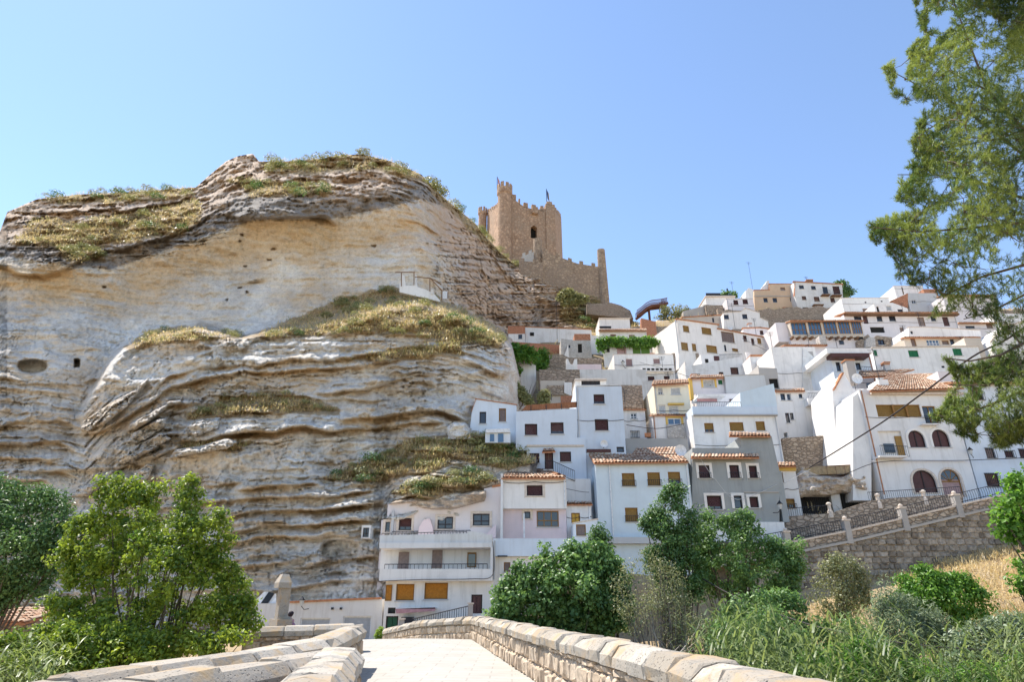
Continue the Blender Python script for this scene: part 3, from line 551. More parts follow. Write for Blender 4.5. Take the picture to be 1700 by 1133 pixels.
    for t0, b0, t1, b1, ya, yb in segs:
        q = [c(*t0, ya), c(*t1, yb), c(*b1, yb), c(*b0, ya)]; q[3].z -= 3; q[2].z -= 3; o = Vector((0.05, 1.2, 0)); mb = MB()
        mb.add(q + [p + o for p in q], [(0, 1, 2, 3), (7, 6, 5, 4), (0, 4, 5, 1), (1, 5, 6, 2), (2, 6, 7, 3), (3, 7, 4, 0)]); wpart(mb, 'wall')
        for m_ in merlons(None, q[0], q[1], 0.8, 0.9, 0.6, 1.8, Vector((0, 1, 0))): wpart(m_, 'merlon')
    for (xc, yt, yb, rw, Yt, nm) in ((668, 515, 700, 33, 131, 'round_tower'), (1148, 592, 990, 36, 132.3, 'end_tower')):
        cc = c(xc, yb, Yt); top = c(xc, yt, Yt).z - cc.z; rr = (c(xc + rw, yb, Yt) - cc).length; mb = MB()
        k2 = 0.8 if nm == 'end_tower' else 0.95
        mb.lathe((cc.x, cc.y, cc.z), [(rr * 1.15, -6), (rr * 1.1, 0), (rr * k2, top), (rr * 0.6, top)], 16); wpart(mb, nm)
    # pale low wall left of the round tower
    q = [c(548, 640, 130), c(640, 600, 130.5), c(640, 690, 130.5), c(548, 690, 130)]; mb = MB(); o = Vector((0, 0.8, 0))
    mb.add(q + [p + o for p in q], [(0, 1, 2, 3), (7, 6, 5, 4), (0, 4, 5, 1), (1, 5, 6, 2), (2, 6, 7, 3), (3, 7, 4, 0)]); wpart(mb, 'low_wall', 'rubble_white')
    for m_ in merlons(None, q[0], q[1], 0.7, 0.8, 0.6, 0.8, Vector((0, 1, 0))): wpart(m_, 'merlon', 'rubble_white')
    # flags
    for (x, y0, y1, Yt, cols, lab) in ((245, 95, 200, Yf, ('cloth_red', 'cloth_yellow', 'cloth_red'), 'limp red and yellow flag on the tallest castle turret'), (828, 240, 400, Yf + 3, ('cloth_blue', 'cloth_blue', 'cloth_yellow'), 'dark limp flag on the castle right corner turret')):
        b0, t0 = c8(x + 5, y1 + 25, Yt), c8(x, y0, Yt); f = empty('flag', b0, label=lab, cat='flag')
        MB().tube([(0, 0, 0), (0, 0, t0.z - b0.z)], 0.09, 6).build('pole', 'iron', f)
        for i, cn in enumerate(cols):
            h = t0.z - b0.z; mb = MB(); zs_ = [h - 0.3, h * 0.6, h * 0.35]; off = 0.16 * i
            mb.add([(0.1 + off + 0.14 * math.sin(zq) * (j > 0), -0.1 * j, zq - 0.35 * i) for j, zq in enumerate(zs_)] + [(0.26 + off + 0.1 * j, -0.1 * j - 0.12, zq - 0.35 * (i + 1)) for j, zq in enumerate(zs_)], [(0, 1, 4, 3), (1, 2, 5, 4)])
            mb.build('cloth', cn, f)
castle()

def rock(name, zid, poly, Y, thick, label=None, cat=None, mat='cliff_rock', step=1.6, amp=0.35, zone=(0.2, 0.35, 0.2, 0.0), parent=None, back=1.5):
    P = [zp(zid, *p) for p in poly]; us = np.arange(min(p[0] for p in P) - step, max(p[0] for p in P) + 2 * step, step); vs = np.arange(min(p[1] for p in P) - step, max(p[1] for p in P) + 2 * step, step)
    Uq, Vq = np.meshgrid(us, vs); e = np.where(inpoly(Uq, Vq, P), 1, -1) * edist(Uq, Vq, P); m = max(4.0, float(e.max()) * 0.7)
    if Y is None:
        jj = np.clip(np.searchsorted(uu, Uq), 0, NU - 1); v0 = interp(Uq, SKY); ii = np.clip(((Vq - v0) / (interp(Uq, BOT) - v0) * (NV - 1)).round().astype(int), 0, NV - 1); Y = YY[ii, jj] - 0.1
    k = np.clip(e / m, 0, 1); Yq = Y - thick * np.sqrt(1 - (1 - k) ** 2); p0 = npix(Uq, Vq, Yq)
    Yq = Yq + amp * (fbm(p0 * np.array([0.5, 0.5, 0.9]), 5, 0.6) + 0.45 * fbm(p0 * np.array([0.5, 0.5, 2.6]) + 7, 4, 0.6)) * np.minimum(1, k * 4 + 0.15) + np.where(e < 0, back, 0); p0 = npix(Uq, Vq, Yq); F_ = gridfaces(*Uq.shape)[:, ::-1]; keep = (e.reshape(-1)[F_] > -step * 1.5).all(1)
    c = p0.reshape(-1, 3)[F_[keep].ravel()].mean(0); z_ = np.tile(np.array(zone), (p0.size // 3, 1)); me = npmesh(name, p0.reshape(-1, 3) - c, F_[keep], zone=z_, smooth=True)
    o = link(name, me, mat, parent, label=label, cat=cat); o.location = c; return o
rock('rock_overhang', 1, [(150, 350), (200, 325), (300, 308), (430, 300), (560, 288), (660, 268), (735, 262), (735, 300), (725, 330), (640, 352), (560, 374), (430, 380), (360, 372), (310, 352), (290, 338), (220, 345)], 46.6, 1.2, 'pinkish overhanging rock resting on the pale pink cave house', 'rock', zone=(0.3, 0.4, 0.3, 0.1), amp=0.6, step=1.2)
rock('rock_overhang', 4, [(195, 890), (205, 760), (240, 725), (330, 760), (450, 775), (530, 745), (590, 745), (625, 860), (640, 960), (605, 960), (585, 880), (540, 862), (455, 862), (400, 880), (300, 880), (240, 890)], 53.7, 1.0, 'weathered rock brow over the barred cave openings', 'rock', zone=(0.3, 0.3, 0.15, 0.1), amp=0.6, step=1.2)
rock('boulder', 10, [(1125, 110), (1150, 75), (1210, 62), (1260, 75), (1320, 105), (1390, 132), (1300, 150), (1180, 140)], None, 0.9, 'white sunlit boulder on the edge of the middle ledge', 'rock', zone=(0, 0, 0, 0), step=1.2)
rock('boulder', 11, [(1235, 640), (1230, 600), (1270, 570), (1330, 572), (1365, 620), (1360, 655), (1290, 660)], 49.6, 0.8, 'pale boulder beside the white house against the rock', 'rock', zone=(0, 0, 0.1, 0), step=1.2)
for i, (q, yq) in enumerate((([(480, 640), (560, 590), (660, 520), (760, 470), (850, 400), (880, 370), (840, 450), (740, 560), (620, 650), (520, 700), (470, 690)], 55.5), ([(750, 690), (760, 650), (880, 590), (1000, 510), (1080, 495), (1060, 530), (980, 560), (880, 640), (800, 690)], 53.3), ([(740, 760), (790, 700), (930, 620), (1000, 600), (960, 680), (860, 745), (800, 770)], 52.6), ([(690, 870), (730, 800), (830, 770), (950, 700), (1010, 740), (900, 800), (780, 880), (720, 895)], 51.6), ([(770, 990), (800, 930), (870, 885), (905, 900), (880, 960), (850, 1000)], 50.2), ([(990, 860), (1030, 800), (1180, 780), (1340, 730), (1420, 760), (1330, 800), (1150, 830)], 51.6), ([(410, 1080), (470, 1020), (560, 995), (590, 1030), (520, 1080)], 49.5), ([(1085, 690), (1110, 640), (1220, 620), (1300, 610), (1280, 680), (1150, 730)], 52.6))):
    rock('rock_outcrop', 10, q, None, 1.1, ['highest', 'second', 'third', 'fourth', 'lowest right', 'long low', 'lowest left', 'right-hand'][i] + ' craggy pale outcrop on the slanting left side of the banded rock', 'rock', zone=(0.0, 0.0, 0.0, 0), amp=0.8, step=1.2, back=1.2)
def long_wall(xa, xb, y, h, label):
    xs = np.arange(xa, xb, 1.0); mb = MB(); vs = []
    for i, x in enumerate(xs):
        yy = y + 1.2 * math.sin(x * 0.13 + y); z = float(hill(x, yy)); hh = h * (0.85 + 0.3 * random.random())
        vs += [(x, yy, z - 2), (x, yy + 0.15, z + hh), (x, yy + 1.0, z + hh), (x, yy + 1.2, z - 2)]
    mb.add(vs, [(i * 4 + j, i * 4 + j + 1, i * 4 + j + 5, i * 4 + j + 4) for i in range(len(xs) - 1) for j in range(3)] + [(0, 1, 2, 3), tuple(len(vs) - 4 + j for j in (3, 2, 1, 0))])
    tag(mb.build('terrace_wall', 'rubble'), label, 'wall')
long_wall(16, 44, 100, 2.0, 'rubble terrace wall below the footbridge'); long_wall(40, 105, 112, 2.4, 'highest rubble terrace wall under the skyline houses'); long_wall(34, 80, 105, 2.0, 'middle rubble terrace wall on the upper slope'); long_wall(10, 40, 92, 1.8, 'rubble terrace wall behind the white two-tier house')
# ================================================================== HOUSES
KIND = {'brown': ('shutter_brown', 'frame_dark', 'slat'), 'brownglass': ('shutter_brown', 'frame_dark', 'split'), 'orange': ('shutter_orange', 'frame_wood', 'slat'),
        'wood': ('shutter_wood', 'frame_wood', 'slat'), 'woodglass': ('shutter_wood', 'frame_wood', 'split'), 'grey': ('shutter_grey', 'frame_wood', 'slat'),
        'white': ('shutter_white', 'frame_white', 'slat'), 'whiteglass': ('shutter_white', 'frame_white', 'split'), 'green': ('shutter_green', 'shutter_green', 'leaf'), 'pink': ('shutter_pink', 'frame_white', 'slat'),
        'dark': ('glass', 'frame_dark', 'glass'), 'pane': ('glass', 'frame_white', 'glass'), 'woodpane': ('glass', 'frame_wood', 'glass'), 'blue': ('glass_blue', 'frame_wood', 'glass'), 'bluepane': ('glass_blue', 'frame_white', 'glass'),
        'door': ('door_brown', 'frame_dark', 'leaf'), 'doorgreen': ('door_green', 'frame_dark', 'leaf'), 'dooryellow': ('door_yellow', 'frame_wood', 'leaf'), 'doorgrey': ('shutter_grey', 'frame_wood', 'leaf'),
        'garage': ('garage', 'frame_white', 'slat'), 'open': ('dark_void', 'frame_dark', 'open'), 'void': ('dark_void', 'frame_dark', 'none'), 'doorpale': ('shutter_pink', 'frame_wood', 'fan'), 'boards': ('shutter_brown', 'frame_dark', 'leaf')}
HS = []
class House:
    def __init__(s, name, label, z, Y, poly, mat='plaster_white', D=6.0, yaw=0, wins=(), ext=1.5, cat='house', group=None, wall='wall', top=None):
        s.z = z; s.yaw = R(yaw); s.Y = Y; HS.append(s); s.label = label; s.cat = cat
        rect = len(poly) == 4 and not isinstance(poly[0], tuple)
        s.d = Vector((math.cos(s.yaw), math.sin(s.yaw), 0)); s.n = Vector((-math.sin(s.yaw), math.cos(s.yaw), 0))
        s.isrect = rect
        if rect:
            x0, y0, x1, y1 = poly; s.O = pix(*zp(z, (x0 + x1) / 2, (y0 + y1) / 2), Y)
            a, b = s.loc(x0, (y0 + y1) / 2)[0], s.loc(x1, (y0 + y1) / 2)[0]; zt, zb = s.loc((x0 + x1) / 2, y0)[1], s.loc((x0 + x1) / 2, y1)[1]
            P = [(a, zb - ext), (b, zb - ext), (b, zt), (a, zt)]
        else:
            xs = [p[0] for p in poly]; ys = [p[1] for p in poly]; s.O = pix(*zp(z, sum(xs) / len(xs), sum(ys) / len(ys)), Y)
            P = [s.loc(*p) for p in poly]; lo = min(p[1] for p in P); hi = max(p[1] for p in P)
            P = [(a, b - ext) if b < lo + 0.25 * (hi - lo) else (a, b) for a, b in P]
        lo = min(p[1] for p in P); xm = [s.O.x + s.d.x * a for a in (min(p[0] for p in P), 0, max(p[0] for p in P))]
        g = min(float(hill(x_, s.O.y + 0.3)) for x_ in xm) - 0.6
        if g < lo and lo - g < 14 and ext > 0.3: P = [(a, g) if b < lo + 0.05 else (a, b) for a, b in P]
        s.base = Vector((s.O.x, s.O.y, min(p[1] for p in P)))
        s.zb = s.base.z
        s.root = empty(name, s.base, s.yaw, label=label, cat=cat, group=group)
        s.P = [(a, b - s.zb) for a, b in P]; s.D = D; s.x0 = min(p[0] for p in s.P); s.x1 = max(p[0] for p in s.P); s.top = max(p[1] for p in s.P)
        holes = []; flush = []
        px = np.array([p[0] for p in s.P])
        for wn in wins:
            q = s.rect(*wn[:4]); arch = len(wn) > 5 and 'a' in wn[5]
            hp = s.holepoly(q, arch)
            ok = all(bool(inpoly(np.array(a), np.array(b), s.P)) and float(edist(np.array(a), np.array(b), s.P)) > 0.03 for a, b in hp)
            if ok and not any(not (q[2] < h[0][0] or q[0] > h[0][2] or q[3] < h[0][1] or q[1] > h[0][3]) for h in holes): holes.append((q, hp, wn))
            else: flush.append((q, hp, wn))
        mb = MB(); loops = [s.P] + [h[1] for h in holes]; pts = [p for l in loops for p in l]
        tri = tessellate_polygon([[Vector((p[0], p[1], 0)) for p in l] for l in loops])
        mb.add([(p[0], 0, p[1]) for p in pts], [tuple(x) for x in tri])
        o = len(s.P)
        for q, hp, wn in holes:
            k = len(hp); base = [(p[0], 0, p[1]) for p in hp] + [(p[0], 0.2, p[1]) for p in hp]
            mb.add(base, [(i, (i + 1) % k, (i + 1) % k + k, i + k) for i in range(k)])
        n = len(s.P); mb.add([(p[0], 0, p[1]) for p in s.P] + [(p[0], D, p[1]) for p in s.P], [(i, (i + 1) % n, (i + 1) % n + n, i + n) for i in range(n)])
        me = mb.mesh(wall, fix=False); bm = bmesh.new(); bm.from_mesh(me); bmesh.ops.remove_doubles(bm, verts=bm.verts, dist=1e-4); bmesh.ops.recalc_face_normals(bm, faces=bm.faces); bm.to_mesh(me); bm.free()
        s.wallobj = link(wall, me, mat, s.root)
        for q, hp, wn in holes: s.window(q, hp, wn, 0.13)
        for q, hp, wn in flush: s.window(q, hp, wn, -0.035)
    def loc(s, x, y, yo=0.0):
        r = ray(*zp(s.z, x, y)); o = Vector((0, 0, EYE)); t = ((s.O - o).dot(s.n) + yo) / r.dot(s.n); p = o + r * t
        return ((p - s.O).dot(s.d), p.z)
    def L3(s, x, y, yo=0.0):
        a, b = s.loc(x, y, yo); return (a, yo, b - s.zb)
    def rect(s, x0, y0, x1, y1, yo=0.0):
        a, b = s.loc(x0, (y0 + y1) / 2, yo)[0], s.loc(x1, (y0 + y1) / 2, yo)[0]; zt, zb = s.loc((x0 + x1) / 2, y0, yo)[1], s.loc((x0 + x1) / 2, y1, yo)[1]
        return (a, zb - s.zb, b, zt - s.zb)
    @staticmethod
    def holepoly(q, arch, g=0.0):
        a, b, c, d = q[0] - g, q[1] - (0 if arch else g), q[2] + g, q[3] + g
        if not arch: return [(a, b), (c, b), (c, d), (a, d)]
        r = (c - a) / 2; h = min(r, (d - b) * 0.5); m = (a + c) / 2
        return [(a, b), (c, b)] + [(m + r * math.cos(t), d - h + h * math.sin(t)) for t in [math.pi * i / 10 for i in range(11)]]
    def window(s, q, hp, wn, yo):
        kind = wn[4]; op = wn[5] if len(wn) > 5 else ''
        if kind == 'open': return
        pm, fm, ty = KIND[kind]; a, b, c, d = q; mb = MB(); arch = 'a' in op; fw = min(0.07, (c - a) * 0.12)
        isdoor = kind.startswith('door') or kind == 'garage'
        split = b + (d - b) * random.uniform(0.22, 0.4)
        if ty in ('glass', 'none', 'fan') or arch:
            mb.prism(hp, yo + 0.03, yo + 0.06)
        elif ty in ('slat', 'split'):
            z0 = split if ty == 'split' else b; n = max(4, min(26, int((d - z0) / 0.075))); vs = []; fs = []
            for i in range(n):
                za, zb_ = z0 + (d - z0) * i / n, z0 + (d - z0) * (i + 1) / n
                k = len(vs); vs += [(a, yo - 0.004, za), (c, yo - 0.004, za), (c, yo + 0.022, zb_), (a, yo + 0.022, zb_)]; fs.append((k, k + 1, k + 2, k + 3))
            mb.add(vs, fs)
        else:
            m = (a + c) / 2; mb.box(a, m - 0.012, yo, yo + 0.04, b, d); mb.box(m + 0.012, c, yo, yo + 0.04, b, d)
            for x0, x1 in ((a + 0.08, m - 0.07), (m + 0.07, c - 0.08)):
                if x1 - x0 > 0.08: mb.box(x0, x1, yo - 0.014, yo, b + 0.12, (b + d) / 2 - 0.05); mb.box(x0, x1, yo - 0.014, yo, (b + d) / 2 + 0.05, d - 0.12)
        o = mb.build('door' if isdoor else 'window', pm, s.root)
        if ty == 'split':
            MB().box(a, c, yo + 0.03, yo + 0.05, b, split).build('pane', 'glass', o)
            MB().box((a + c) / 2 - 0.025, (a + c) / 2 + 0.025, yo, yo + 0.03, b, split).build('mullion', fm, o)
        if ty == 'none': pass
        elif arch:
            f = MB(); h2 = s.holepoly(q, True, -fw); k = len(hp); h2[0] = (h2[0][0], b); h2[1] = (h2[1][0], b)
            vs = [(p[0], yo - 0.03, p[1]) for p in hp] + [(p[0], yo - 0.03, p[1]) for p in h2] + [(p[0], yo + 0.03, p[1]) for p in h2]
            f.add(vs, [(i, (i + 1) % k, (i + 1) % k + k, i + k) for i in range(k)] + [(i + k, (i + 1) % k + k, (i + 1) % k + 2 * k, i + 2 * k) for i in range(k)]); f.build('frame', fm, o)
            m = (a + c) / 2; bars = MB()
            if ty == 'fan':
                zs_ = b + (d - b) * 0.56; bars.box(a, c, yo - 0.02, yo + 0.03, zs_ - 0.05, zs_ + 0.05)
                for t in (0.6, 1.2, 1.94, 2.54): bars.tube([(m, yo, zs_), (m + (c - a) * 0.47 * math.cos(t), yo, zs_ + (d - zs_) * 0.93 * math.sin(t))], 0.035, 4)
                bars.build('fanlight_bars', fm, o); g = MB(); g.prism([p for p in hp if p[1] > zs_ - 0.01] + [(a, zs_), (c, zs_)][:0], yo + 0.0, yo + 0.025); g.build('fanlight', 'glass', o)
            else:
                bars.box(m - 0.04, m + 0.04, yo - 0.02, yo + 0.03, b, d - 0.05); bars.build('mullion', fm, o)
        else:
            f = MB(); y0, y1 = yo - 0.03, yo + 0.05
            f.box(a, a + fw, y0, y1, b, d); f.box(c - fw, c, y0, y1, b, d); f.box(a + fw, c - fw, y0, y1, d - fw, d)
            if not isdoor: f.box(a + fw, c - fw, y0, y1, b, b + fw)
            f.build('frame', fm, o)
            if ty == 'glass':
                n = int(op[op.index('m') + 1]) if 'm' in op else (2 if c - a > 0.7 else 1); mu = MB()
                for i in range(1, n): mu.box(a + (c - a) * i / n - 0.03, a + (c - a) * i / n + 0.03, yo - 0.02, yo + 0.03, b + fw, d - fw)
                if 'h' in op or 'm' in op: mu.box(a + fw, c - fw, yo - 0.015, yo + 0.025, b + (d - b) * 0.4 - 0.03, b + (d - b) * 0.4 + 0.03)
                if mu.v: mu.build('mullion', fm, o)
        if not isdoor and 'n' not in op:
            MB().box(a - 0.06, c + 0.06, -0.09, min(yo, 0.12) + 0.0 if yo > 0 else -0.03, b - 0.07, b - 0.005).build('sill', 'frame_stone' if 'f' in op else 'plaster_mid', o)
        sm = 'frame_stone' if 'f' in op else 'plaster_white' if 'w' in op else 'yellow_trim' if 'y' in op else None
        if sm:
            g = 0.17 if 'f' in op else 0.2; k2 = s.holepoly((a, b - (0 if arch or isdoor else g * 0), c, d), arch, g); k1 = s.holepoly(q, arch, 0.004); k = len(k1)
            f = MB(); y0, y1 = -0.05, 0.01
            for i in range(k):
                if i == 0: continue
                j = (i + 1) % k
                f.add([(k1[i][0], y0, k1[i][1]), (k1[j][0], y0, k1[j][1]), (k2[j][0], y0, k2[j][1] if not (j < 2 and 'f' not in op) else k1[j][1]), (k2[i][0], y0, k2[i][1] if not (i < 2 and 'f' not in op) else k1[i][1])], [(0, 1, 2, 3)])
                f.add([(k2[i][0], y0, k2[i][1]), (k2[j][0], y0, k2[j][1]), (k2[j][0], y1, k2[j][1]), (k2[i][0], y1, k2[i][1])], [(0, 1, 2, 3)])
                f.add([(k1[i][0], y0, k1[i][1]), (k1[j][0], y0, k1[j][1]), (k1[j][0], y1, k1[j][1]), (k1[i][0], y1, k1[i][1])], [(0, 1, 2, 3)])
            f.build('surround', sm, o)
        if 'g' in op or 'r' in op:
            f = MB(); zt = d if 'g' in op else b + min(0.95, (d - b) * 0.42); y0 = -0.16; n = max(4, int((c - a) / 0.13))
            for i in range(n + 1): x = a - 0.04 + (c - a + 0.08) * i / n; f.box(x - 0.012, x + 0.012, y0, y0 + 0.02, b, zt)
            for zz in (b, zt): f.box(a - 0.05, c + 0.05, y0 - 0.005, y0 + 0.025, zz - 0.015, zz + 0.015)
            for x in (a - 0.04, c + 0.04): f.box(x - 0.012, x + 0.012, y0, 0.0, b - 0.01, b + 0.01); f.box(x - 0.012, x + 0.012, y0, 0.0, zt - 0.01, zt + 0.01)
            f.build('grille', 'iron', o)
        return o
    def box(s, name, x0, y0, x1, y1, ya, yb, mat, parent=None):
        a, b, c, d = s.rect(x0, y0, x1, y1, ya); return MB().box(a, c, ya, yb, b, d).build(name, mat, parent or s.root)
    def prism(s, name, pts, ya, yb, mat, parent=None):
        q = [s.L3(x, y, ya) for x, y in pts]; return MB().prism([(p[0], p[2]) for p in q], ya, yb).build(name, mat, parent or s.root)
    def rail(s, x0, y0, x1, y1, yo, h=None, n=None, mat='iron', name='railing', x2=None):
        """top edge (x0,y0)-(x1,y1); height h metres"""
        A, B = Vector(s.L3(x0, y0, yo)), Vector(s.L3(x1, y1, yo)); h = h or 0.9; n = n or max(3, int((B - A).length / 0.16)); f = MB()
        for i in range(n + 1):
            p = A.lerp(B, i / n); f.tube([p, p - Vector((0, 0, h))], 0.014, 4)
        f.tube([A, B], 0.025, 4); f.tube([A - Vector((0, 0, h)), B - Vector((0, 0, h))], 0.02, 4)
        return f.build(name, mat, s.root)
    def tiles(s, E0, E1, R0, R1, ye, yr, name='roof', under=0.10, pitch=0.25, flat=False):
        """barrel tiles from the eave line (zoom px at depth ye) to the ridge line (zoom px at depth yr)"""
        E0, E1, R0, R1 = Vector(s.L3(*E0, ye)), Vector(s.L3(*E1, ye)), Vector(s.L3(*R0, yr)), Vector(s.L3(*R1, yr))
        return tile_patch(s.root, E0, E1, R0, R1, name, under, pitch)
    def eave(s, over=0.25, run=3.0, rise=0.28, name='roof', x0=None, x1=None, dz=0.03, pitch=0.25):
        a = s.x0 - 0.12 if x0 is None else x0; c = s.x1 + 0.12 if x1 is None else x1; zt = s.top + dz
        return tile_patch(s.root, Vector((a, -over, zt - over * rise)), Vector((c, -over, zt - over * rise)), Vector((a, run, zt + run * rise)), Vector((c, run, zt + run * rise)), name, 0.1, pitch)
    def coping(s, h=0.08, o=0.05, mat='terracotta', y1=0.35):
        """thin coping along the sloping/flat top edges of the front wall"""
        mb = MB(); P = s.P; n = len(P)
        for i in range(n):
            p, q = P[i], P[(i + 1) % n]
            if q[0] < p[0] - 0.05 and min(p[1], q[1]) > s.top * 0.25:
                mb.add([(p[0] + o, -o, p[1] + 0.003), (q[0] - o, -o, q[1] + 0.003), (q[0] - o, y1, q[1] + 0.003), (p[0] + o, y1, p[1] + 0.003), (p[0] + o, -o, p[1] + h), (q[0] - o, -o, q[1] + h), (q[0] - o, y1, q[1] + h), (p[0] + o, y1, p[1] + h)],
                       [(0, 1, 5, 4), (1, 2, 6, 5), (2, 3, 7, 6), (3, 0, 4, 7), (4, 5, 6, 7), (3, 2, 1, 0)])
        if mb.v: mb.build('coping', mat, s.root)
        return s
    def antenna(s, x, y, h=2.2, yo=1.0):
        p = Vector(s.L3(x, y, yo)); f = MB(); f.tube([p, p + Vector((0, 0, h))], 0.03, 5)
        for k in range(4): zz = h - 0.1 - 0.14 * k; f.tube([p + Vector((-0.5 + 0.06 * k, 0, zz)), p + Vector((0.5 - 0.06 * k, 0, zz))], 0.014, 4)
        f.build('antenna', 'iron', s.root)
    def chimney(s, x0, y0, x1, y1, yo=1.5, mat='plaster_mid'):
        a, b, c, d = s.rect(x0, y0, x1, y1, yo); o = MB().box(a, c, yo, yo + (c - a), b - 0.6, d).build('chimney', mat, s.root)
        MB().box(a - 0.08, c + 0.08, yo - 0.08, yo + (c - a) + 0.08, d, d + 0.12).build('chimney_cap', 'terracotta', o)
    def dish(s, x, y, r=0.4, yo=-0.4):
        p = Vector(s.L3(x, y, yo)); f = MB(); n = 14; vs = [p]; fs = []
        for i, (rr, dp) in enumerate(((0.5, 0.03), (1.0, 0.12))):
            vs += [p + Vector((r * rr * math.cos(6.2832 * j / n), -dp, r * rr * math.sin(6.2832 * j / n))) for j in range(n)]
        fs = [(0, 1 + j, 1 + (j + 1) % n) for j in range(n)] + [(1 + j, 1 + n + j, 1 + n + (j + 1) % n, 1 + (j + 1) % n) for j in range(n)]
        f.add(vs, fs); o = f.build('satellite_dish', 'frame_white', s.root); MB().tube([p, p + Vector((0, 0.5, -0.3)), p + Vector((0, 0.5, -0.9))], 0.025, 5).build('bracket', 'iron', o)
def tile_patch(parent, E0, E1, R0, R1, name='roof', under=0.10, pitch=0.25):
    n = max(2, int((E1 - E0).length / pitch)); m = max(1, int(((R0 - E0).length + (R1 - E1).length) / 2 / 0.42)); m = min(m, 16)
    up = (E1 - E0).cross(R0 - E0).normalized()
    if up.z < 0: up = -up
    V_, F_, T_ = [], [], []; rr = pitch * 0.5
    prof = [(math.cos(math.pi * k / 4), math.sin(math.pi * k / 4)) for k in range(5)]
    for i in range(n):
        for j in range(m):
            t0, t1 = j / m, (j + 1.12) / m; tn = random.random() ** 1.3; jit = random.uniform(-0.015, 0.02)
            k = len(V_); s0, s1 = i / n, (i + 1) / n
            for tt_, lift in ((t0, 0.035 + jit), (min(t1, 1.0), jit)):
                c0 = E0.lerp(R0, tt_); c1 = E1.lerp(R1, tt_); cc = c0.lerp(c1, (s0 + s1) / 2); hw = (c1 - c0) * (0.5 / n) * 0.92
                for a, b in prof: V_.append(cc + hw * a + up * (rr * 0.62 * b + lift)); T_.append(tn)
            F_ += [(k + q, k + q + 1, k + q + 6, k + q + 5) for q in range(4)]
    base = MB(); lo = -up * 0.02; dn = Vector((0, 0, -under))
    q = [E0, E1, R1, R0]; base.add([p + lo for p in q] + [p + lo + dn for p in q], [(0, 1, 2, 3), (7, 6, 5, 4), (0, 4, 5, 1), (1, 5, 6, 2), (2, 6, 7, 3), (3, 7, 4, 0)])
    o = base.build(name, 'terracotta', parent)
    me = npmesh('roof_tiles', np.array(V_), np.array(F_), T_, smooth=False); tl = link('roof_tiles', me, 'tiles', o, kind='stuff')
    return o
H = House
# ---------------------------------------------------------------- near row, left
h = H('house', 'white three-storey house with long balcony at the foot of the cliff', 1, 42, (135, 790, 775, 1075), D=3.8, ext=1.2, wins=[(142, 820, 180, 915, 'orange', 'n'), (203, 815, 310, 913, 'orange'), (370, 808, 508, 905, 'orange'), (645, 878, 710, 990, 'door'), (155, 955, 200, 990, 'dark', 'n'), (143, 1005, 215, 1085, 'doorgreen')])
h.box('balcony', 105, 727, 770, 797, -0.7, 0.9, 'plaster_white'); h.box('recessed_wall', 112, 600, 768, 727, 0.9, 3.8, 'plaster_white')
for q in ((217, 627, 278, 728), (415, 617, 475, 722)): o = h.box('door', *q, 0.82, 0.93, 'shutter_grey')
o = h.box('balcony_window', 622, 630, 675, 716, 0.82, 0.93, 'frame_wood'); h.box('pane', 628, 640, 669, 712, 0.79, 0.815, 'glass', o)
h.prism('roof_slab', [(105, 606), (770, 600), (770, 572), (105, 572)], -0.55, 3.8, 'plaster_white')
h.prism('roof_parapet', [(107, 573), (769, 573), (770, 525), (740, 525), (690, 510), (630, 505), (620, 518), (107, 530)], -0.45, -0.15, 'plaster_old')
h.box('side_wall', 758, 600, 772, 797, -0.6, 0.9, 'plaster_white')
h.rail(137, 700, 740, 698, -0.62, 0.32, 24); h.rail(120, 518, 620, 508, -0.3, 0.25, 26)
h.prism('awning', [(200, 962), (435, 953), (432, 975), (205, 990)], -0.9, -0.85, 'canvas_pink'); h.box('awning_arm', 202, 955, 434, 962, -0.9, 0, 'frame_white')
h.box('bin_store', 232, 1010, 300, 1060, -0.6, -0.05, 'iron')
h = H('white_house', 'white windowed wall right of the balcony house, under a terrace', 1, 42.3, (776, 640, 1110, 1030), D=4, ext=1, wins=[(837, 688, 875, 745, 'grey')])
h.box('terrace_parapet', 775, 548, 1330, 652, -0.35, 0.0, 'plaster_sky'); h.box('terrace_floor', 776, 640, 1330, 655, 0.0, 4.0, 'plaster_white'); h.box('terrace_wall', 1110, 652, 1330, 760, 0.05, 3.0, 'plaster_white')
h.box('pipe', 778, 560, 786, 790, -0.46, -0.38, 'plaster_mid'); h.box('sign_band', 800, 648, 858, 656, -0.42, -0.36, 'iron')
h = H('cave_house', 'pale pink cave house with four windows beneath the overhanging rock', 1, 46.3, [(115, 550), (825, 550), (825, 235), (770, 245), (720, 255), (715, 330), (560, 345), (340, 340), (290, 330), (155, 345), (150, 440), (118, 440)], 'plaster_blush', D=1.6, ext=0.6,
      wins=[(220, 428, 294, 500, 'brownglass', 'f'), (140, 450, 167, 510, 'dark', 'f'), (447, 420, 538, 492, 'dark', 'fm2'), (655, 402, 753, 473, 'dark', 'fm2')])
h.box('flue', 174, 385, 189, 530, -0.25, -0.05, 'plaster_mid'); h.rail(180, 508, 640, 500, -0.4, 0.3, 22); h.prism('stair_wall', [(715, 545), (790, 545), (790, 462)], -0.6, -0.35, 'plaster_pink')
h.prism('rock_lump', [(330, 545), (425, 545), (418, 480), (400, 430), (365, 440), (340, 480)], -0.5, 0.0, 'plaster_pink'); h.prism('coping', [(768, 248), (822, 240), (822, 228), (768, 236)], -0.06, 0.4, 'terracotta')
h = H('wall_window', 'small dark window framed in white, cut in the cliff face', 1, 45.7, (0, 470, 52, 548), 'plaster_old', D=1.2, ext=0.0, wins=[(8, 484, 44, 540, 'dark', 'm2')], cat='window')
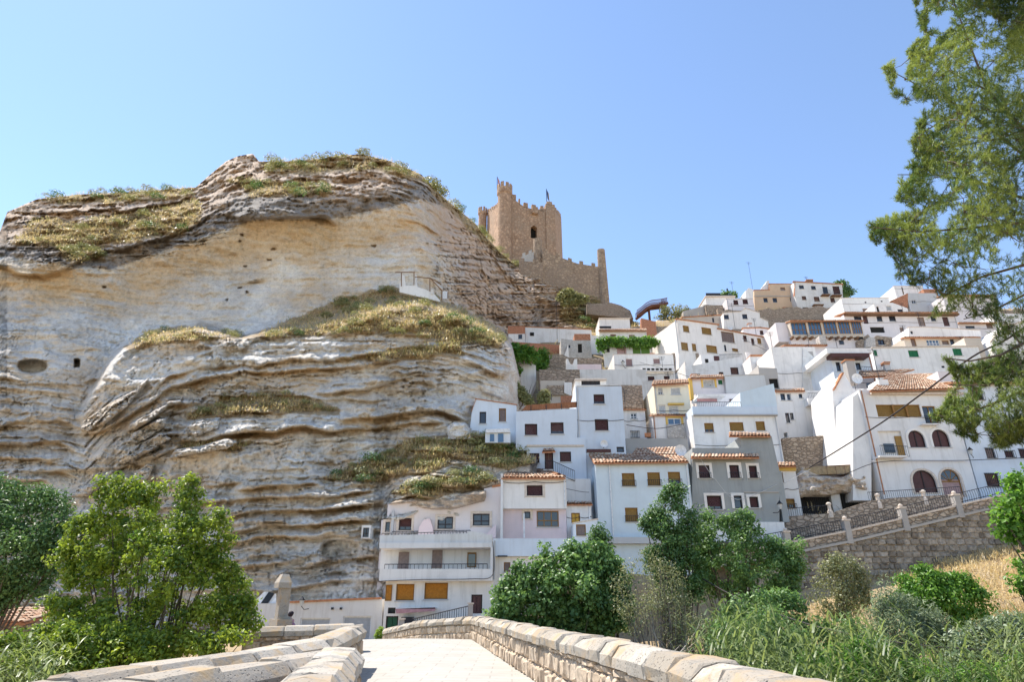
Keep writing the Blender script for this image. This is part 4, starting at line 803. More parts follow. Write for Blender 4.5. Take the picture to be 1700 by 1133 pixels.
h = H('small_house', 'small house with pink ground floor and tiled roof beside the rock', 1, 46.0, (832, 190, 1205, 372), 'plaster_white', D=5, ext=0.0, wins=[(972, 235, 1065, 297, 'brown', 'f')])
h.box('left_pier', 818, 165, 832, 548, -0.25, 4.0, 'plaster_white'); a = h.rect(832, 372, 1205, 548, 0.45)
hq = H('house_ground_floor', 'pink recessed porch under the small tiled-roof house', 1, 46.5, (832, 373, 1205, 548), 'plaster_pink', D=4, ext=0.6, wins=[(958, 390, 993, 430, 'dark', 'f'), (1030, 385, 1160, 480, 'woodpane', 'm3')], cat='porch')
hq.box('post', 952, 400, 960, 545, -0.42, -0.3, 'frame_white'); h.tiles((822, 190), (1200, 190), (862, 145), (1070, 142), -0.3, 3.6); h.tiles((1203, 190), (1150, 165), (1072, 142), (1070, 141), 0.2, 3.6, 'hip_roof')
h = H('white_annex', 'white annex with yellow door and tile strip beside the pink porch', 1, 47.2, (1206, 345, 1352, 545), D=3, ext=0.5, wins=[(1233, 397, 1285, 456, 'dooryellow')]); h.eave(0.2, 0.8, 0.3)
h = H('white_wall', 'blank white wall stepping up behind the yellow door annex', 1, 48.8, (1205, 197, 1350, 345), D=2, ext=0.5, cat='wall')
h = H('terrace_hut', 'pale blue terrace hut with brown shutter above the trees', 1, 45.2, [(1245, 548), (1392, 548), (1388, 436), (1245, 462)], 'plaster_sky', D=2.5, ext=0.2, wins=[(1262, 465, 1320, 533, 'grey')], cat='hut').coping(mat='frame_stone')
g = H('garage_row', 'long low white garage wall with clay coping left of the balcony house', 9, 42.6, [(150, 560), (985, 560), (985, 292), (390, 318), (150, 322)], 'plaster_old', D=3.0, ext=1.0, wins=[(452, 415, 645, 560, 'garage', 'n'), (727, 403, 910, 560, 'garage', 'n')], cat='garage')
g.prism('coping', [(390, 318), (970, 292), (970, 280), (700, 290), (390, 305)], -0.1, 0.4, 'terracotta')
g.prism('skylight', [(150, 322), (200, 322), (260, 245), (225, 245)], 0.6, 0.7, 'frame_white'); g.prism('skylight_pane', [(205, 318), (250, 318), (292, 255), (255, 245)], 0.5, 0.58, 'glass'); g.prism('skylight', [(252, 322), (300, 318), (300, 258), (294, 258)], 0.6, 0.7, 'frame_white')
for x in (655, 710): g.box('wall_lamp', x, 345, x + 12, 360, -0.2, 0, 'iron')
# ---------------------------------------------------------------- second row
h = H('cave_house', 'white house built against the right edge of the rock', 2, 50.2, [(85, 600), (460, 600), (460, 347), (140, 300), (110, 400)], 'plaster_sky', D=4, ext=0.5, wins=[(170, 397, 222, 490, 'dark'), (322, 370, 378, 475, 'grey')]).coping(mat='terracotta')
h.box('lean_to', 215, 565, 412, 640, -1.4, 0, 'plaster_sky'); h.box('lean_to_door', 315, 568, 358, 636, -1.45, -1.4, 'glass_blue'); h.box('lean_to_door', 252, 572, 285, 630, -1.45, -1.4, 'glass_blue'); h.prism('lean_to_roof', [(215, 562), (412, 558), (405, 528), (222, 535)], -1.6, 0, 'frame_white')
h.prism('stone_wall', [(-80, 610), (110, 610), (100, 545), (20, 480), (-60, 500)], -1.2, -0.6, 'rubble_white')
h = H('long_house', 'long white house with brown shutters and reed fence on its roof', 2, 49.6, [(455, 700), (540, 700), (540, 930), (1005, 930), (1000, 600), (936, 600), (936, 372), (455, 395)], 'plaster_sky', D=5, ext=1.0,
      wins=[(525, 492, 623, 582, 'brown'), (728, 480, 830, 570, 'brownglass'), (560, 722, 640, 800, 'brown'), (800, 710, 888, 790, 'brown'), (682, 712, 748, 850, 'door')])
h.tiles((660, 712), (765, 706), (670, 690), (752, 686), -0.7, 0, 'door_hood'); h.box('wall_ledge', 540, 655, 990, 668, -0.12, 0.0, 'frame_stone'); h.prism('fence', [(500, 388), (934, 362), (934, 318), (540, 345)], 0.2, 0.28, 'reed_fence')
for x, y in ((574, 350), (694, 343), (814, 335), (734, 260)): p = h.L3(x, y + 50, 0.1); MB().tube([p, (p[0], p[1], h.L3(x, y, 0.1)[2])], 0.03, 5).build('fence_post', 'iron', h.root)
h.rail(748, 785, 915, 860, -0.9, 0.8); h.rail(682, 782, 748, 782, -0.5, 0.75); h.box('landing', 670, 848, 756, 862, -0.9, 0, 'plaster_mid'); h.prism('stair', [(750, 925), (915, 925), (750, 862)], -0.9, -0.05, 'plaster_sky')
h = H('tower_house', 'tall blue-white tower house with flat roof, three brown shutters', 2, 49.8, (934, 197, 1303, 760), 'plaster_sky', D=6, ext=0.5, wins=[(1065, 260, 1150, 335, 'brownglass'), (1075, 455, 1180, 545, 'brown'), (1245, 672, 1303, 715, 'dark', 'n')])
h.prism('parapet', [(932, 200), (1280, 188), (1282, 180), (932, 192)], -0.05, 0.3, 'plaster_old'); h.dish(1145, 650, 0.3); h.box('wall_sign', 1010, 690, 1200, 715, -0.12, -0.02, 'shutter_brown')
p_ = h.L3(0, 0)
h = H('rooftop_room', 'small white rooftop room with a wide dark window behind the tower house', 5, 56, (592, 772, 858, 850), D=3, ext=1.5, wins=[(645, 782, 805, 825, 'dark', 'm4')], cat='rooftop room'); h.box('canopy', 590, 765, 862, 775, -0.4, 3, 'frame_stone')
h = H('blue_house', 'pale blue house with four mustard shutters and tiled roof', 3, 47.6, (118, 640, 712, 1100), 'plaster_blue', D=8, ext=1.5, wins=[(275, 703, 355, 785, 'wood', 'r'), (435, 698, 515, 782, 'wood', 'r'), (565, 695, 642, 778, 'woodglass', 'r'), (295, 920, 375, 1008, 'wood', 'r'), (450, 925, 500, 1008, 'wood', 'r')])
h.tiles((100, 640), (692, 630), (62, 575), (660, 596), -0.35, 2.6); h.tiles((335, 585), (620, 590), (360, 550), (640, 540), 3.0, 4.6, 'rear_roof'); h.box('drainpipe', 204, 645, 211, 1100, -0.1, -0.02, 'frame_white'); h.dish(640, 562, 0.45, 1.2)
h.box('base_wall', 118, 1105, 560, 1145, -0.5, 0, 'plaster_mid')
h = H('grey_house', 'grey cement-rendered house with white window surrounds', 3, 48.0, [(715, 1010), (1262, 1010), (1262, 690), (1212, 470), (1018, 470), (1020, 545), (715, 545)], 'plaster_grey', D=6, ext=0.0,
      wins=[(757, 655, 825, 735, 'brown', 'wr'), (950, 653, 1010, 735, 'brown', 'wr'), (1072, 657, 1122, 735, 'brown', 'wr'), (808, 845, 900, 930, 'brownglass', 'w'), (978, 845, 1028, 925, 'dark', 'w'), (1075, 852, 1130, 920, 'brown', 'w')])
h.tiles((705, 605), (1135, 605), (712, 582), (1130, 582), -0.55, 0.0, 'tile_hood'); h.tiles((945, 470), (1207, 470), (945, 445), (1200, 452), -0.3, 1.6, 'tile_cap'); h.box('base_wall', 720, 1010, 1300, 1135, -0.12, 3, 'plaster_white'); h.box('band', 1040, 818, 1258, 826, -0.06, 0, 'concrete')
h.box('side_wall', 1262, 690, 1300, 1010, 0.05, 5, 'plaster_grey')
h = H('terrace_house', 'white house with blue-grey roof parapet and three mustard shutters', 3, 55, (727, 338, 1268, 640), D=7, ext=1.5, wins=[(792, 388, 850, 447, 'woodglass'), (950, 383, 1038, 440, 'wood'), (1115, 378, 1172, 437, 'wood')])
h.box('roof_parapet', 718, 285, 1250, 338, -0.15, 6.5, 'plaster_sky'); h.box('ledge', 724, 333, 1252, 342, -0.25, 0.0, 'concrete'); h.prism('gable_wall', [(1018, 285), (1248, 285), (1225, 140), (1015, 198)], 0.0, 5.5, 'plaster_blue')
h.rail(738, 255, 1018, 258, 0.0, 0.5); h.box('washing', 745, 222, 870, 255, 1.5, 1.56, 'canvas_pink'); h.box('terrace_window', 952, 238, 988, 270, 5.4, 5.5, 'shutter_brown'); h.box('terrace_back_wall', 740, 205, 1015, 285, 5.5, 6.2, 'plaster_blush'); h.box('sunshade', 750, 210, 920, 222, 0.8, 3.0, 'plaster_white')
h = H('yellow_house', 'cream-yellow house with white shutters and tiled eave', 3, 58.5, (480, 148, 700, 332), 'plaster_yellow', D=6, ext=0.5, wins=[(500, 165, 530, 208, 'whiteglass'), (580, 165, 640, 210, 'white'), (505, 275, 548, 328, 'white'), (568, 280, 630, 330, 'white')])
h.tiles((460, 150), (695, 138), (470, 122), (690, 114), -0.4, 1.8); h.box('balcony_trim', 565, 262, 665, 272, -0.3, 0, 'yellow_trim')
h = H('white_porch_house', 'low white house with patterned balcony below the yellow house', 3, 57.5, (470, 340, 690, 495), D=5, ext=0.5, wins=[(562, 358, 645, 398, 'bluepane', 'y')]); h.box('patterned_panel', 560, 400, 665, 484, -0.25, -0.15, 'rubble_white'); h.eave(0.2, 1.0, 0.3); h.box('flower_box', 420, 450, 456, 475, -0.3, 0, 'terracotta')
h = H('small_white_house', 'small white house with grilled window between tower and yellow house', 3, 58.5, (282, 303, 425, 490), D=5, ext=0.5, wins=[(328, 325, 368, 362, 'pane', 'm2'), (330, 440, 380, 480, 'white', 'g')]); h.eave(0.25, 1.5, 0.28)
h = H('stone_wall', 'brown rubble terrace wall below the small white house', 3, 55.5, (300, 486, 690, 560), 'concrete', D=1, ext=1.0, cat='wall')
h = H('yellow_trim_house', 'pink-white house with yellow trim round a white shutter', 3, 62, (712, 97, 918, 285), 'plaster_blush', D=5, ext=0.5, wins=[(783, 117, 855, 165, 'white', 'y'), (878, 118, 905, 147, 'green')]); h.tiles((700, 108), (915, 103), (720, 90), (912, 86), -0.4, 1.2); h.box('corner_trim', 700, 105, 720, 240, -0.08, 0.4, 'yellow_trim')
h = H('grey_gable_wall', 'plain light grey gable wall behind the yellow trimmed house', 3, 61.5, [(918, 290), (1230, 290), (1165, 85), (920, 95)], 'plaster_mid', D=5, ext=0.5, cat='wall').coping(mat='concrete')
h = H('concrete_shed', 'brown concrete lean-to shed beside the blank white house', 3, 63, [(1128, 200), (1262, 200), (1245, 45), (1135, 40), (1128, 25)], 'concrete', D=4, ext=0.5, wins=[(1200, 110, 1255, 170, 'void', 'n')], cat='shed')
# ---------------------------------------------------------------- right middle
h = H('blank_house', 'tall blank white house with no windows in its front wall', 4, 66, (92, 55, 335, 340), 'plaster_white', D=7, ext=1.0, wins=()); h.box('patch', 250, 80, 300, 112, -0.02, 0, 'concrete')
h.prism('buttress', [(240, 335), (372, 335), (300, 108), (245, 58)], -0.15, 3, 'plaster_old')
h = H('bright_wall_house', 'bright white windowless wall between blank house and arched house', 4, 65, [(300, 400), (452, 400), (408, 95), (300, 112)], D=6, ext=1.0, yaw=-30)
h = H('row_house', 'white row house with tiny windows above the rough masonry', 4, 62, [(92, 560), (470, 560), (440, 365), (372, 365), (372, 296), (90, 296)], D=6, ext=0.5, wins=[(120, 313, 145, 350, 'dark'), (155, 312, 178, 350, 'pane'), (220, 315, 240, 338, 'dark'), (148, 420, 170, 475, 'dark'), (172, 420, 192, 458, 'dark'), (340, 437, 368, 462, 'dark'), (387, 407, 420, 448, 'pink'), (138, 528, 160, 555, 'pane')])
h.tiles((86, 300), (256, 298), (90, 290), (250, 285), -0.3, 1.0); h.box('balcony', 272, 338, 372, 375, -0.9, 0, 'plaster_white'); h.rail(270, 310, 370, 312, -0.85, 0.55); h.tiles((380, 372), (438, 372), (380, 362), (436, 362), -0.2, 0.6, 'tile_strip')
h = H('masonry_bank', 'rough brown masonry bank with bush below the white row house', 4, 58.5, [(120, 720), (525, 720), (500, 560), (455, 530), (400, 505), (370, 512), (365, 545), (130, 560)], 'rubble', D=3, ext=1.5, cat='wall')
h = H('orange_window_house', 'narrow white house with yellow eave and orange shutters beside grey house', 4, 51, (90, 730, 222, 985), D=5, ext=1, wins=[(95, 750, 135, 805, 'wood'), (130, 895, 200, 945, 'woodglass', 'r')]); h.box('eave_band', 88, 712, 205, 740, -0.15, 0.2, 'yellow_trim'); h.tiles((86, 714), (206, 714), (92, 692), (200, 696), -0.4, 1.2)
h = H('cave_shelter', 'rock shelter with barred cave openings below the masonry', 4, 54, [(205, 985), (640, 985), (600, 870), (585, 760), (470, 770), (330, 765), (215, 745)], 'rubble_white', D=2, ext=1, wins=[(232, 885, 400, 980, 'void', 'n'), (455, 865, 560, 965, 'void', 'n'), (568, 878, 600, 955, 'door', 'n')], cat='cave')
h.prism('yellow_bank', [(200, 765), (540, 755), (520, 705), (330, 715), (215, 735)], -0.6, 1.5, 'dry_ground'); h.rail(372, 715, 520, 708, -0.7, 0.9, 3, 'rust'); h.box('pillar', 405, 872, 455, 975, -0.25, 0.3, 'plaster_old')
h.rail(236, 892, 398, 888, -0.2, 1.4); h.rail(458, 868, 600, 872, -0.2, 1.4)
AH = h = H('arched_house', 'large white house with arched windows and broad tiled roof', 4, 52.6, (622, 292, 1140, 905), D=8, ext=2, wins=[(652, 374, 895, 442, 'wood', 'n'), (912, 382, 985, 478, 'woodpane', 'r'), (670, 520, 800, 655, 'open', 'n'), (826, 517, 916, 612, 'boards', 'aw'), (957, 512, 1050, 610, 'boards', 'aw'), (850, 737, 978, 862, 'boards', 'af'), (1010, 732, 1120, 885, 'doorpale', 'af')])
h.box('loggia_post', 742, 374, 752, 442, -0.06, 0.1, 'frame_wood'); h.box('loggia_post', 815, 374, 825, 442, -0.06, 0.1, 'frame_wood'); h.box('loggia_wall', 660, 505, 810, 668, 0.21, 0.3, 'plaster_white'); h.box('loggia_door', 762, 548, 800, 655, 0.12, 0.2, 'shutter_wood'); h.box('loggia_window', 695, 590, 752, 640, 0.12, 0.2, 'glass')
h.rail(668, 600, 820, 605, -0.75, 0.85); h.box('balcony', 668, 655, 822, 664, -0.8, 0, 'plaster_white'); h.box('cornice', 622, 684, 1140, 690, -0.06, 0, 'plaster_white'); h.box('balcony', 905, 478, 1000, 484, -0.5, 0, 'plaster_white')
h.tiles((610, 300), (1135, 282), (720, 205), (985, 205), -0.55, 5.0); h.tiles((545, 225), (730, 215), (555, 188), (860, 178), 5.0, 7.5, 'rear_roof'); h.box('eave_moulding', 622, 305, 1135, 316, -0.3, 0.0, 'frame_stone')
h.prism('roof_window', [(838, 245), (905, 262), (885, 268), (830, 250)], 2.2, 2.3, 'frame_white')
h.prism('side_wing', [(605, 905), (622, 905), (622, 330), (575, 285), (520, 330), (520, 905)], 0.3, 6.5, 'plaster_white'); h.prism('gable_wall', [(520, 760), (640, 760), (640, 300), (600, 285), (520, 285), (470, 200), (405, 285), (440, 760)], 3.5, 8.0, 'plaster_white')
h.prism('verge', [(412, 292), (420, 292), (472, 198), (462, 195)], 3.3, 3.9, 'terracotta'); h.chimney(490, 130, 535, 225, 6.0, 'concrete'); h.dish(540, 232, 0.5, 2.0); h.box('dormer', 665, 235, 718, 285, 1.0, 3.0, 'plaster_white'); h.box('dormer_window', 598, 255, 615, 280, 2.8, 2.95, 'glass'); h.antenna(672, 260, 3.5, 3.0); h.chimney(698, 152, 722, 178, 7.0)
h = H('street_house', 'long white house continuing right of the arched house behind the pine', 4, 52.9, (1141, 255, 1560, 900), 'plaster_sky', D=7, ext=2, wins=[(1165, 275, 1235, 350, 'brown', 'r'), (1255, 615, 1305, 672, 'brown', 'g'), (1360, 630, 1410, 668, 'brown', 'g'), (1255, 755, 1330, 830, 'brown', 'g'), (1170, 455, 1200, 485, 'dark'), (1440, 620, 1490, 668, 'brown', 'g')]); h.eave(0.4, 3, 0.3)
h.box('gable_top', 1000, 190, 1120, 280, 1.0, 4, 'plaster_blush'); h.tiles((985, 278), (1130, 270), (1000, 255), (1115, 250), 0.8, 2.0, 'small_roof')
h = H('canopy_house', 'white house with brown canopy band behind the big chimney', 7, 61, (155, 738, 480, 900), 'plaster_sky', D=6, ext=1, wins=[(187, 785, 222, 860, 'dark'), (345, 790, 385, 850, 'dark')]); h.box('canopy', 150, 712, 455, 738, -1.2, 0, 'shutter_brown'); h.box('roof_slab', 110, 672, 470, 712, -1.0, 5, 'plaster_white'); h.rail(385, 820, 470, 825, -0.6, 0.5)
h = H('green_shutter_house', 'long white house with three green shutters', 7, 68, [(470, 880), (1360, 880), (1330, 660), (480, 672)], 'plaster_white', D=6, ext=1, wins=[(770, 690, 850, 745, 'green'), (1128, 675, 1200, 733, 'green'), (490, 692, 512, 735, 'green'), (1035, 815, 1060, 832, 'dark', 'n')]); h.coping(0.12, 0.1, 'frame_stone'); h.chimney(578, 790, 620, 830, -1.0); h.box('beige_end', 1255, 590, 1390, 860, 0.6, 5, 'plaster_beige')
h = H('beige_gallery_house', 'beige gallery house with tiled edge above the green shutters', 7, 74, (740, 590, 1340, 680), 'plaster_beige', D=5, ext=1, wins=[(915, 603, 1020, 650, 'bluepane', 'm4'), (1105, 600, 1140, 648, 'dark'), (1240, 605, 1280, 660, 'brown'), (1040, 610, 1095, 645, 'grey'), (790, 592, 830, 660, 'grey')]); h.eave(0.4, 0.6, 0.25)
h = H('slanted_house', 'white house with slanting end wall and pale flat roof', 7, 76, [(650, 690), (1350, 690), (1345, 530), (955, 505), (770, 505)], 'plaster_white', D=6, ext=1, wins=[(785, 535, 805, 558, 'dark', 'n')]).coping(mat='frame_stone')
h = H('eaves_house', 'long white house with dark timber eave and many small windows', 7, 86, (270, 400, 1175, 625), 'plaster_blush', D=7, ext=1, yaw=0, wins=[(330, 415, 390, 450, 'dark'), (402, 402, 440, 475, 'door'), (513, 415, 558, 458, 'dark'), (612, 412, 665, 455, 'dark', 'm3'), (845, 422, 900, 495, 'doorgrey'), (948, 415, 990, 455, 'dark'), (1047, 420, 1095, 495, 'door'), (462, 502, 575, 548, 'void', 'n'), (700, 507, 733, 548, 'grey')])
h.box('timber_eave', 265, 390, 1180, 402, -0.6, 0, 'timber'); h.eave(0.65, 2.5, 0.25, dz=0.2)
h = H('ruined_house', 'half-ruined stone house with pale broken walls', 7, 80, [(330, 670), (650, 670), (635, 585), (510, 570), (480, 600), (440, 560), (400, 590), (350, 620)], 'rubble', D=4, ext=1, wins=[(522, 602, 575, 648, 'dark'), (365, 580, 402, 600, 'void', 'n')], cat='ruin'); h.prism('broken_wall', [(420, 665), (505, 665), (500, 590), (455, 580), (425, 600)], -0.4, 0, 'rubble_white')
h = H('gallery_house', 'house with a row of blue glazed gallery windows under a tiled roof', 6, 80, (1265, 470, 1865, 590), 'plaster_beige', D=6, ext=0.2, wins=[(1272, 477, 1397, 580, 'blue', 'm4'), (1412, 472, 1520, 580, 'blue', 'm4'), (1537, 470, 1645, 578, 'blue', 'm4'), (1660, 470, 1755, 575, 'blue', 'm4'), (1770, 470, 1850, 575, 'blue', 'm4')])
h.eave(0.5, 2.5, 0.25); h.box('lower_wall', 1265, 592, 1865, 690, 0.4, 5, 'plaster_blush'); h.box('end_wall', 1150, 480, 1264, 640, 1.0, 6, 'plaster_blush'); h.box('lower_window', 1668, 628, 1705, 660, 0.3, 0.39, 'glass')
for i in range(11): h.box('bracket', 1275 + i * 54, 592, 1293 + i * 54, 606, -0.45, 0.4, 'timber')
h = H('old_tiled_roof_house', 'low house with rough old tile roof below the gallery windows', 6, 74, (1215, 672, 1560, 760), 'plaster_blush', D=5, ext=1, wins=()); h.eave(0.4, 2.0, 0.2); h.box('chimney', 1505, 590, 1560, 670, 0.5, 1.5, 'rubble_white')
# ---------------------------------------------------------------- upper rows
h = H('flat_top_house', 'white flat-roofed house right of the stone-white house', 7, 100, (240, 268, 625, 400), D=7, ext=1, wins=[(400, 353, 455, 388, 'grey'), (415, 297, 430, 308, 'dark', 'n'), (545, 288, 560, 300, 'dark', 'n')]).coping(mat='frame_stone')
h = H('stepped_white_house', 'lower white house with arched niche above timber eave', 7, 96, [(488, 400), (765, 400), (760, 350), (640, 305), (488, 315)], D=5, ext=1, wins=[(590, 328, 632, 367, 'white'), (682, 358, 722, 386, 'dark'), (512, 335, 532, 380, 'void', 'na')])
h = H('cube_house', 'bright white cube house on the right skyline', 7, 112, (665, 172, 900, 300), D=8, ext=2, wins=[(718, 178, 730, 250, 'grey', 'n')]).coping(mat='frame_stone'); 
h = H('brick_side_house', 'grey rendered house with bare orange brick side wall', 7, 104, (762, 228, 1010, 360), 'plaster_mid', D=8, ext=1, wins=[(795, 283, 830, 312, 'pane')]); h.prism('brick_wall', [(628, 290), (764, 228), (764, 345), (700, 330)], -0.1, 3, 'brick')
h = H('brick_shed', 'small orange brick shed on the skyline behind pine twigs', 7, 108, (895, 195, 1000, 260), 'brick', D=4, ext=1, cat='shed')
h = H('tan_house', 'tan rendered house on the skyline with four small windows', 6, 119, [(960, 378), (1325, 378), (1310, 160), (1085, 160), (1085, 210), (960, 212)], 'plaster_tan', D=8, ext=1, wins=[(1038, 275, 1072, 312, 'dark'), (1115, 275, 1150, 312, 'dark'), (1258, 273, 1293, 305, 'dark'), (1178, 187, 1217, 213, 'grey')]); h.coping(0.12, 0.1, 'brick'); h.prism('stepped_gable', [(1008, 212), (1084, 212), (1084, 130), (1068, 130), (1050, 165), (1030, 180)], 0.5, 4, 'plaster_white'); h.box('band', 960, 257, 1320, 264, -0.1, 0, 'concrete'); h.box('flower_box', 1203, 350, 1255, 372, -0.5, 0, 'terracotta'); h.antenna(950, 215, 7, 0.5)
h = H('stone_white_house', 'tall stone-white house with two dark balconies on the skyline', 6, 117, [(1325, 385), (1700, 385), (1690, 165), (1290, 142), (1300, 260)], 'plaster_old', D=8, ext=1, wins=[(1333, 170, 1373, 200, 'dark'), (1433, 175, 1472, 207, 'dark'), (1357, 260, 1392, 292, 'brown'), (1457, 265, 1502, 305, 'brown'), (1593, 273, 1630, 312, 'brown'), (1363, 352, 1410, 375, 'dark'), (1530, 182, 1572, 240, 'dark'), (1615, 178, 1672, 245, 'brown'), (1475, 352, 1530, 372, 'void', 'n')])
h.coping(0.15, 0.2, 'brick'); h.rail(1528, 205, 1592, 207, -0.8, 1.0); h.rail(1608, 210, 1690, 212, -0.8, 1.0); h.box('balcony', 1526, 242, 1594, 248, -0.9, 0, 'timber'); h.box('balcony', 1606, 247, 1692, 253, -0.9, 0, 'timber'); h.box('canopy', 1455, 325, 1540, 333, -0.8, 0, 'timber'); h.chimney(1400, 125, 1450, 145, 3.0, 'timber')
h = H('hillside_house', 'small white house with two brown windows left of the tan house', 6, 112, (738, 282, 960, 400), 'plaster_blush', D=7, ext=1, wins=[(788, 293, 828, 333, 'brown'), (865, 287, 908, 327, 'brown')]).coping(mat='concrete'); h.prism('white_gable', [(888, 283), (952, 283), (950, 205), (915, 190), (888, 215)], 3, 6, 'plaster_white')
h = H('terrace_roof_house', 'low white house with dark fenced roof terrace on the skyline', 6, 117, (560, 262, 802, 345), D=6, ext=1, wins=()); h.box('terrace_fence', 560, 234, 680, 258, 0.3, 0.4, 'iron'); h.box('roof_edge', 555, 255, 805, 264, -0.3, 6, 'frame_stone'); h.box('terrace_fence', 690, 250, 798, 258, 0.3, 0.4, 'iron'); h.antenna(790, 262, 3.5, 1); h.box('flue', 736, 195, 745, 250, 2, 2.3, 'iron')
h = H('mid_white_house', 'white house with two windows below the tan house', 6, 102, [(705, 560), (1085, 560), (1075, 470), (1010, 440), (1005, 400), (885, 360), (850, 390), (705, 400)], D=6, ext=1, wins=[(710, 415, 750, 452, 'dark'), (862, 410, 903, 450, 'dark')]); h.coping(0.1, 0.08, 'frame_stone'); h.antenna(803, 530, 5, -0.5); h.dish(760, 520, 0.5)
h = H('bare_earth_house', 'plain brown unpainted house wall left of the two-window white house', 6, 104, [(360, 540), (705, 540), (700, 420), (610, 425), (365, 440)], 'plaster_beige', D=5, ext=1, wins=[(612, 440, 628, 478, 'dark', 'n')]).coping(0.15, 0.15, 'terracotta')
h = H('skyline_wall', 'long grey retaining wall climbing to the skyline houses', 6, 114, [(370, 420), (710, 420), (700, 340), (560, 330), (530, 345), (370, 385)], 'concrete', D=2, ext=1, cat='wall')
h = H('pink_stone_wall', 'reddish rubble wall beneath the skyline houses', 6, 113, (560, 335, 705, 410), 'rubble', D=2, ext=1, cat='wall')
h = H('rubble_terrace', 'long rubble terrace wall beneath the tan house', 6, 110, (1000, 375, 1720, 470), 'rubble', D=3, ext=3, cat='wall')
h = H('sloping_street_house', 'long white house with mustard shutters stepping down a sloping street', 6, 84, [(322, 735), (1250, 735), (1245, 640), (960, 590), (660, 535), (655, 500), (320, 455)], D=7, ext=1.5, yaw=18, wins=[(370, 505, 420, 560, 'wood'), (525, 522, 605, 580, 'wood'), (690, 558, 795, 645, 'grey'), (355, 645, 412, 712, 'wood'), (445, 655, 480, 718, 'wood'), (565, 670, 652, 732, 'wood'), (870, 587, 900, 638, 'shutter') if 0 else (870, 587, 900, 638, 'brown'), (937, 612, 962, 668, 'brown'), (987, 610, 1020, 657, 'wood'), (1095, 622, 1142, 690, 'wood'), (712, 665, 730, 718, 'dark'), (778, 695, 827, 722, 'wood')]).coping(0.12, 0.2, 'terracotta')
h.box('downpipe', 318, 460, 326, 730, -0.1, 0, 'plaster_mid')
h = H('small_street_house', 'small white house peeking over the sloping street house', 6, 90, [(840, 610), (1160, 610), (1155, 545), (1010, 525), (870, 530)], 'plaster_blush', D=5, ext=1, wins=[(1008, 545, 1037, 582, 'brown')]); h.chimney(915, 490, 940, 525, 1.5); h.coping(0.15, 0.15, 'terracotta')
h = H('curved_wall_house', 'white house with long curved grey-white wall and arched door', 6, 74, [(382, 945), (945, 945), (925, 730), (880, 735), (840, 765), (640, 800), (410, 845), (385, 800)], 'plaster_old', D=5, ext=1, wins=[(765, 852, 830, 912, 'brown'), (455, 905, 512, 922, 'dark', 'n'), (668, 890, 705, 915, 'brown', 'n')])
h.box('porch', 520, 745, 735, 830, 1.0, 4.5, 'plaster_white'); h.box('porch_door', 628, 757, 670, 795, 0.9, 1.0, 'shutter_brown'); h.box('porch_arch', 555, 782, 580, 812, 0.9, 1.0, 'dark_void'); h.rail(670, 745, 860, 740, 0.8, 0.9); h.box('end_pier', 908, 725, 945, 945, -0.3, 3, 'plaster_white')
h = H('white_block', 'plain white block wall left of the blank house', 6, 71, (935, 760, 1090, 900), D=4, ext=1, cat='wall'); h.box('tile_strip', 932, 745, 1095, 760, -0.1, 1.5, 'terracotta')
# ---------------------------------------------------------------- left upper group
h = H('vine_house', 'white two-tier house above the green vine pergola', 5, 91, (800, 352, 1205, 500), D=7, ext=1, wins=[(893, 388, 942, 440, 'grey'), (1052, 393, 1102, 435, 'grey')]); h.tiles((790, 356), (1210, 356), (800, 345), (1200, 340), -0.4, 1.2, 'tile_strip'); h.box('upper_storey', 797, 250, 1060, 342, 2.5, 7, 'plaster_white'); h.box('roof_edge', 795, 246, 1063, 252, 2.3, 7, 'frame_stone'); h.box('urn_row', 800, 318, 900, 332, 0.6, 0.9, 'iron'); h.box('left_wall', 722, 400, 800, 580, 0.2, 5, 'plaster_white')
h = H('screen_fence', 'pink and green panel fence under the vine pergola', 5, 86.5, (835, 490, 1245, 560), 'plaster_old', D=0.4, ext=1, cat='fence'); h.box('panel', 950, 492, 1028, 555, -0.08, 0, 'shutter_pink'); h.box('panel', 1085, 497, 1150, 553, -0.08, 0, 'leaf_bright'); h.box('panel', 1155, 497, 1228, 553, -0.08, 0, 'leaf_bright'); h.box('panel', 862, 490, 885, 540, -0.08, 0, 'dark_void')
h = H('lamp_house', 'white house with two pink shutters and a wall lamp', 5, 79, (925, 562, 1435, 700), D=6, ext=0.5, wins=[(1023, 595, 1083, 663, 'pink'), (1258, 593, 1320, 642, 'pink')]).coping(mat='frame_stone')
h = H('balustrade_house', 'low house with pierced balustrade below the pink-shuttered house', 5, 76, (1200, 700, 1445, 800), 'plaster_old', D=4, ext=1, wins=[(1213, 748, 1270, 785, 'brown'), (1350, 745, 1400, 777, 'brown')]); h.box('balustrade', 1160, 672, 1438, 705, -0.4, -0.15, 'plaster_white')
for i in range(7): h.box('pierced_gap', 1170 + i * 37, 680, 1195 + i * 37, 696, -0.43, -0.4, 'dark_void')
h = H('old_white_wall', 'stained white garden wall with plants along its top', 5, 73, (628, 690, 1205, 830), 'plaster_old', D=2, ext=1, cat='wall')
h = H('pink_low_wall', 'low pinkish terrace wall beside the white gate posts', 5, 79, (560, 645, 815, 690), 'plaster_pink', D=1, ext=1, cat='wall')
h = H('stair_walls', 'small white stair walls beside the rubble terrace', 5, 78, [(515, 700), (612, 700), (608, 600), (585, 600), (570, 650), (548, 640), (530, 600), (515, 600)], D=1, ext=1, cat='wall')
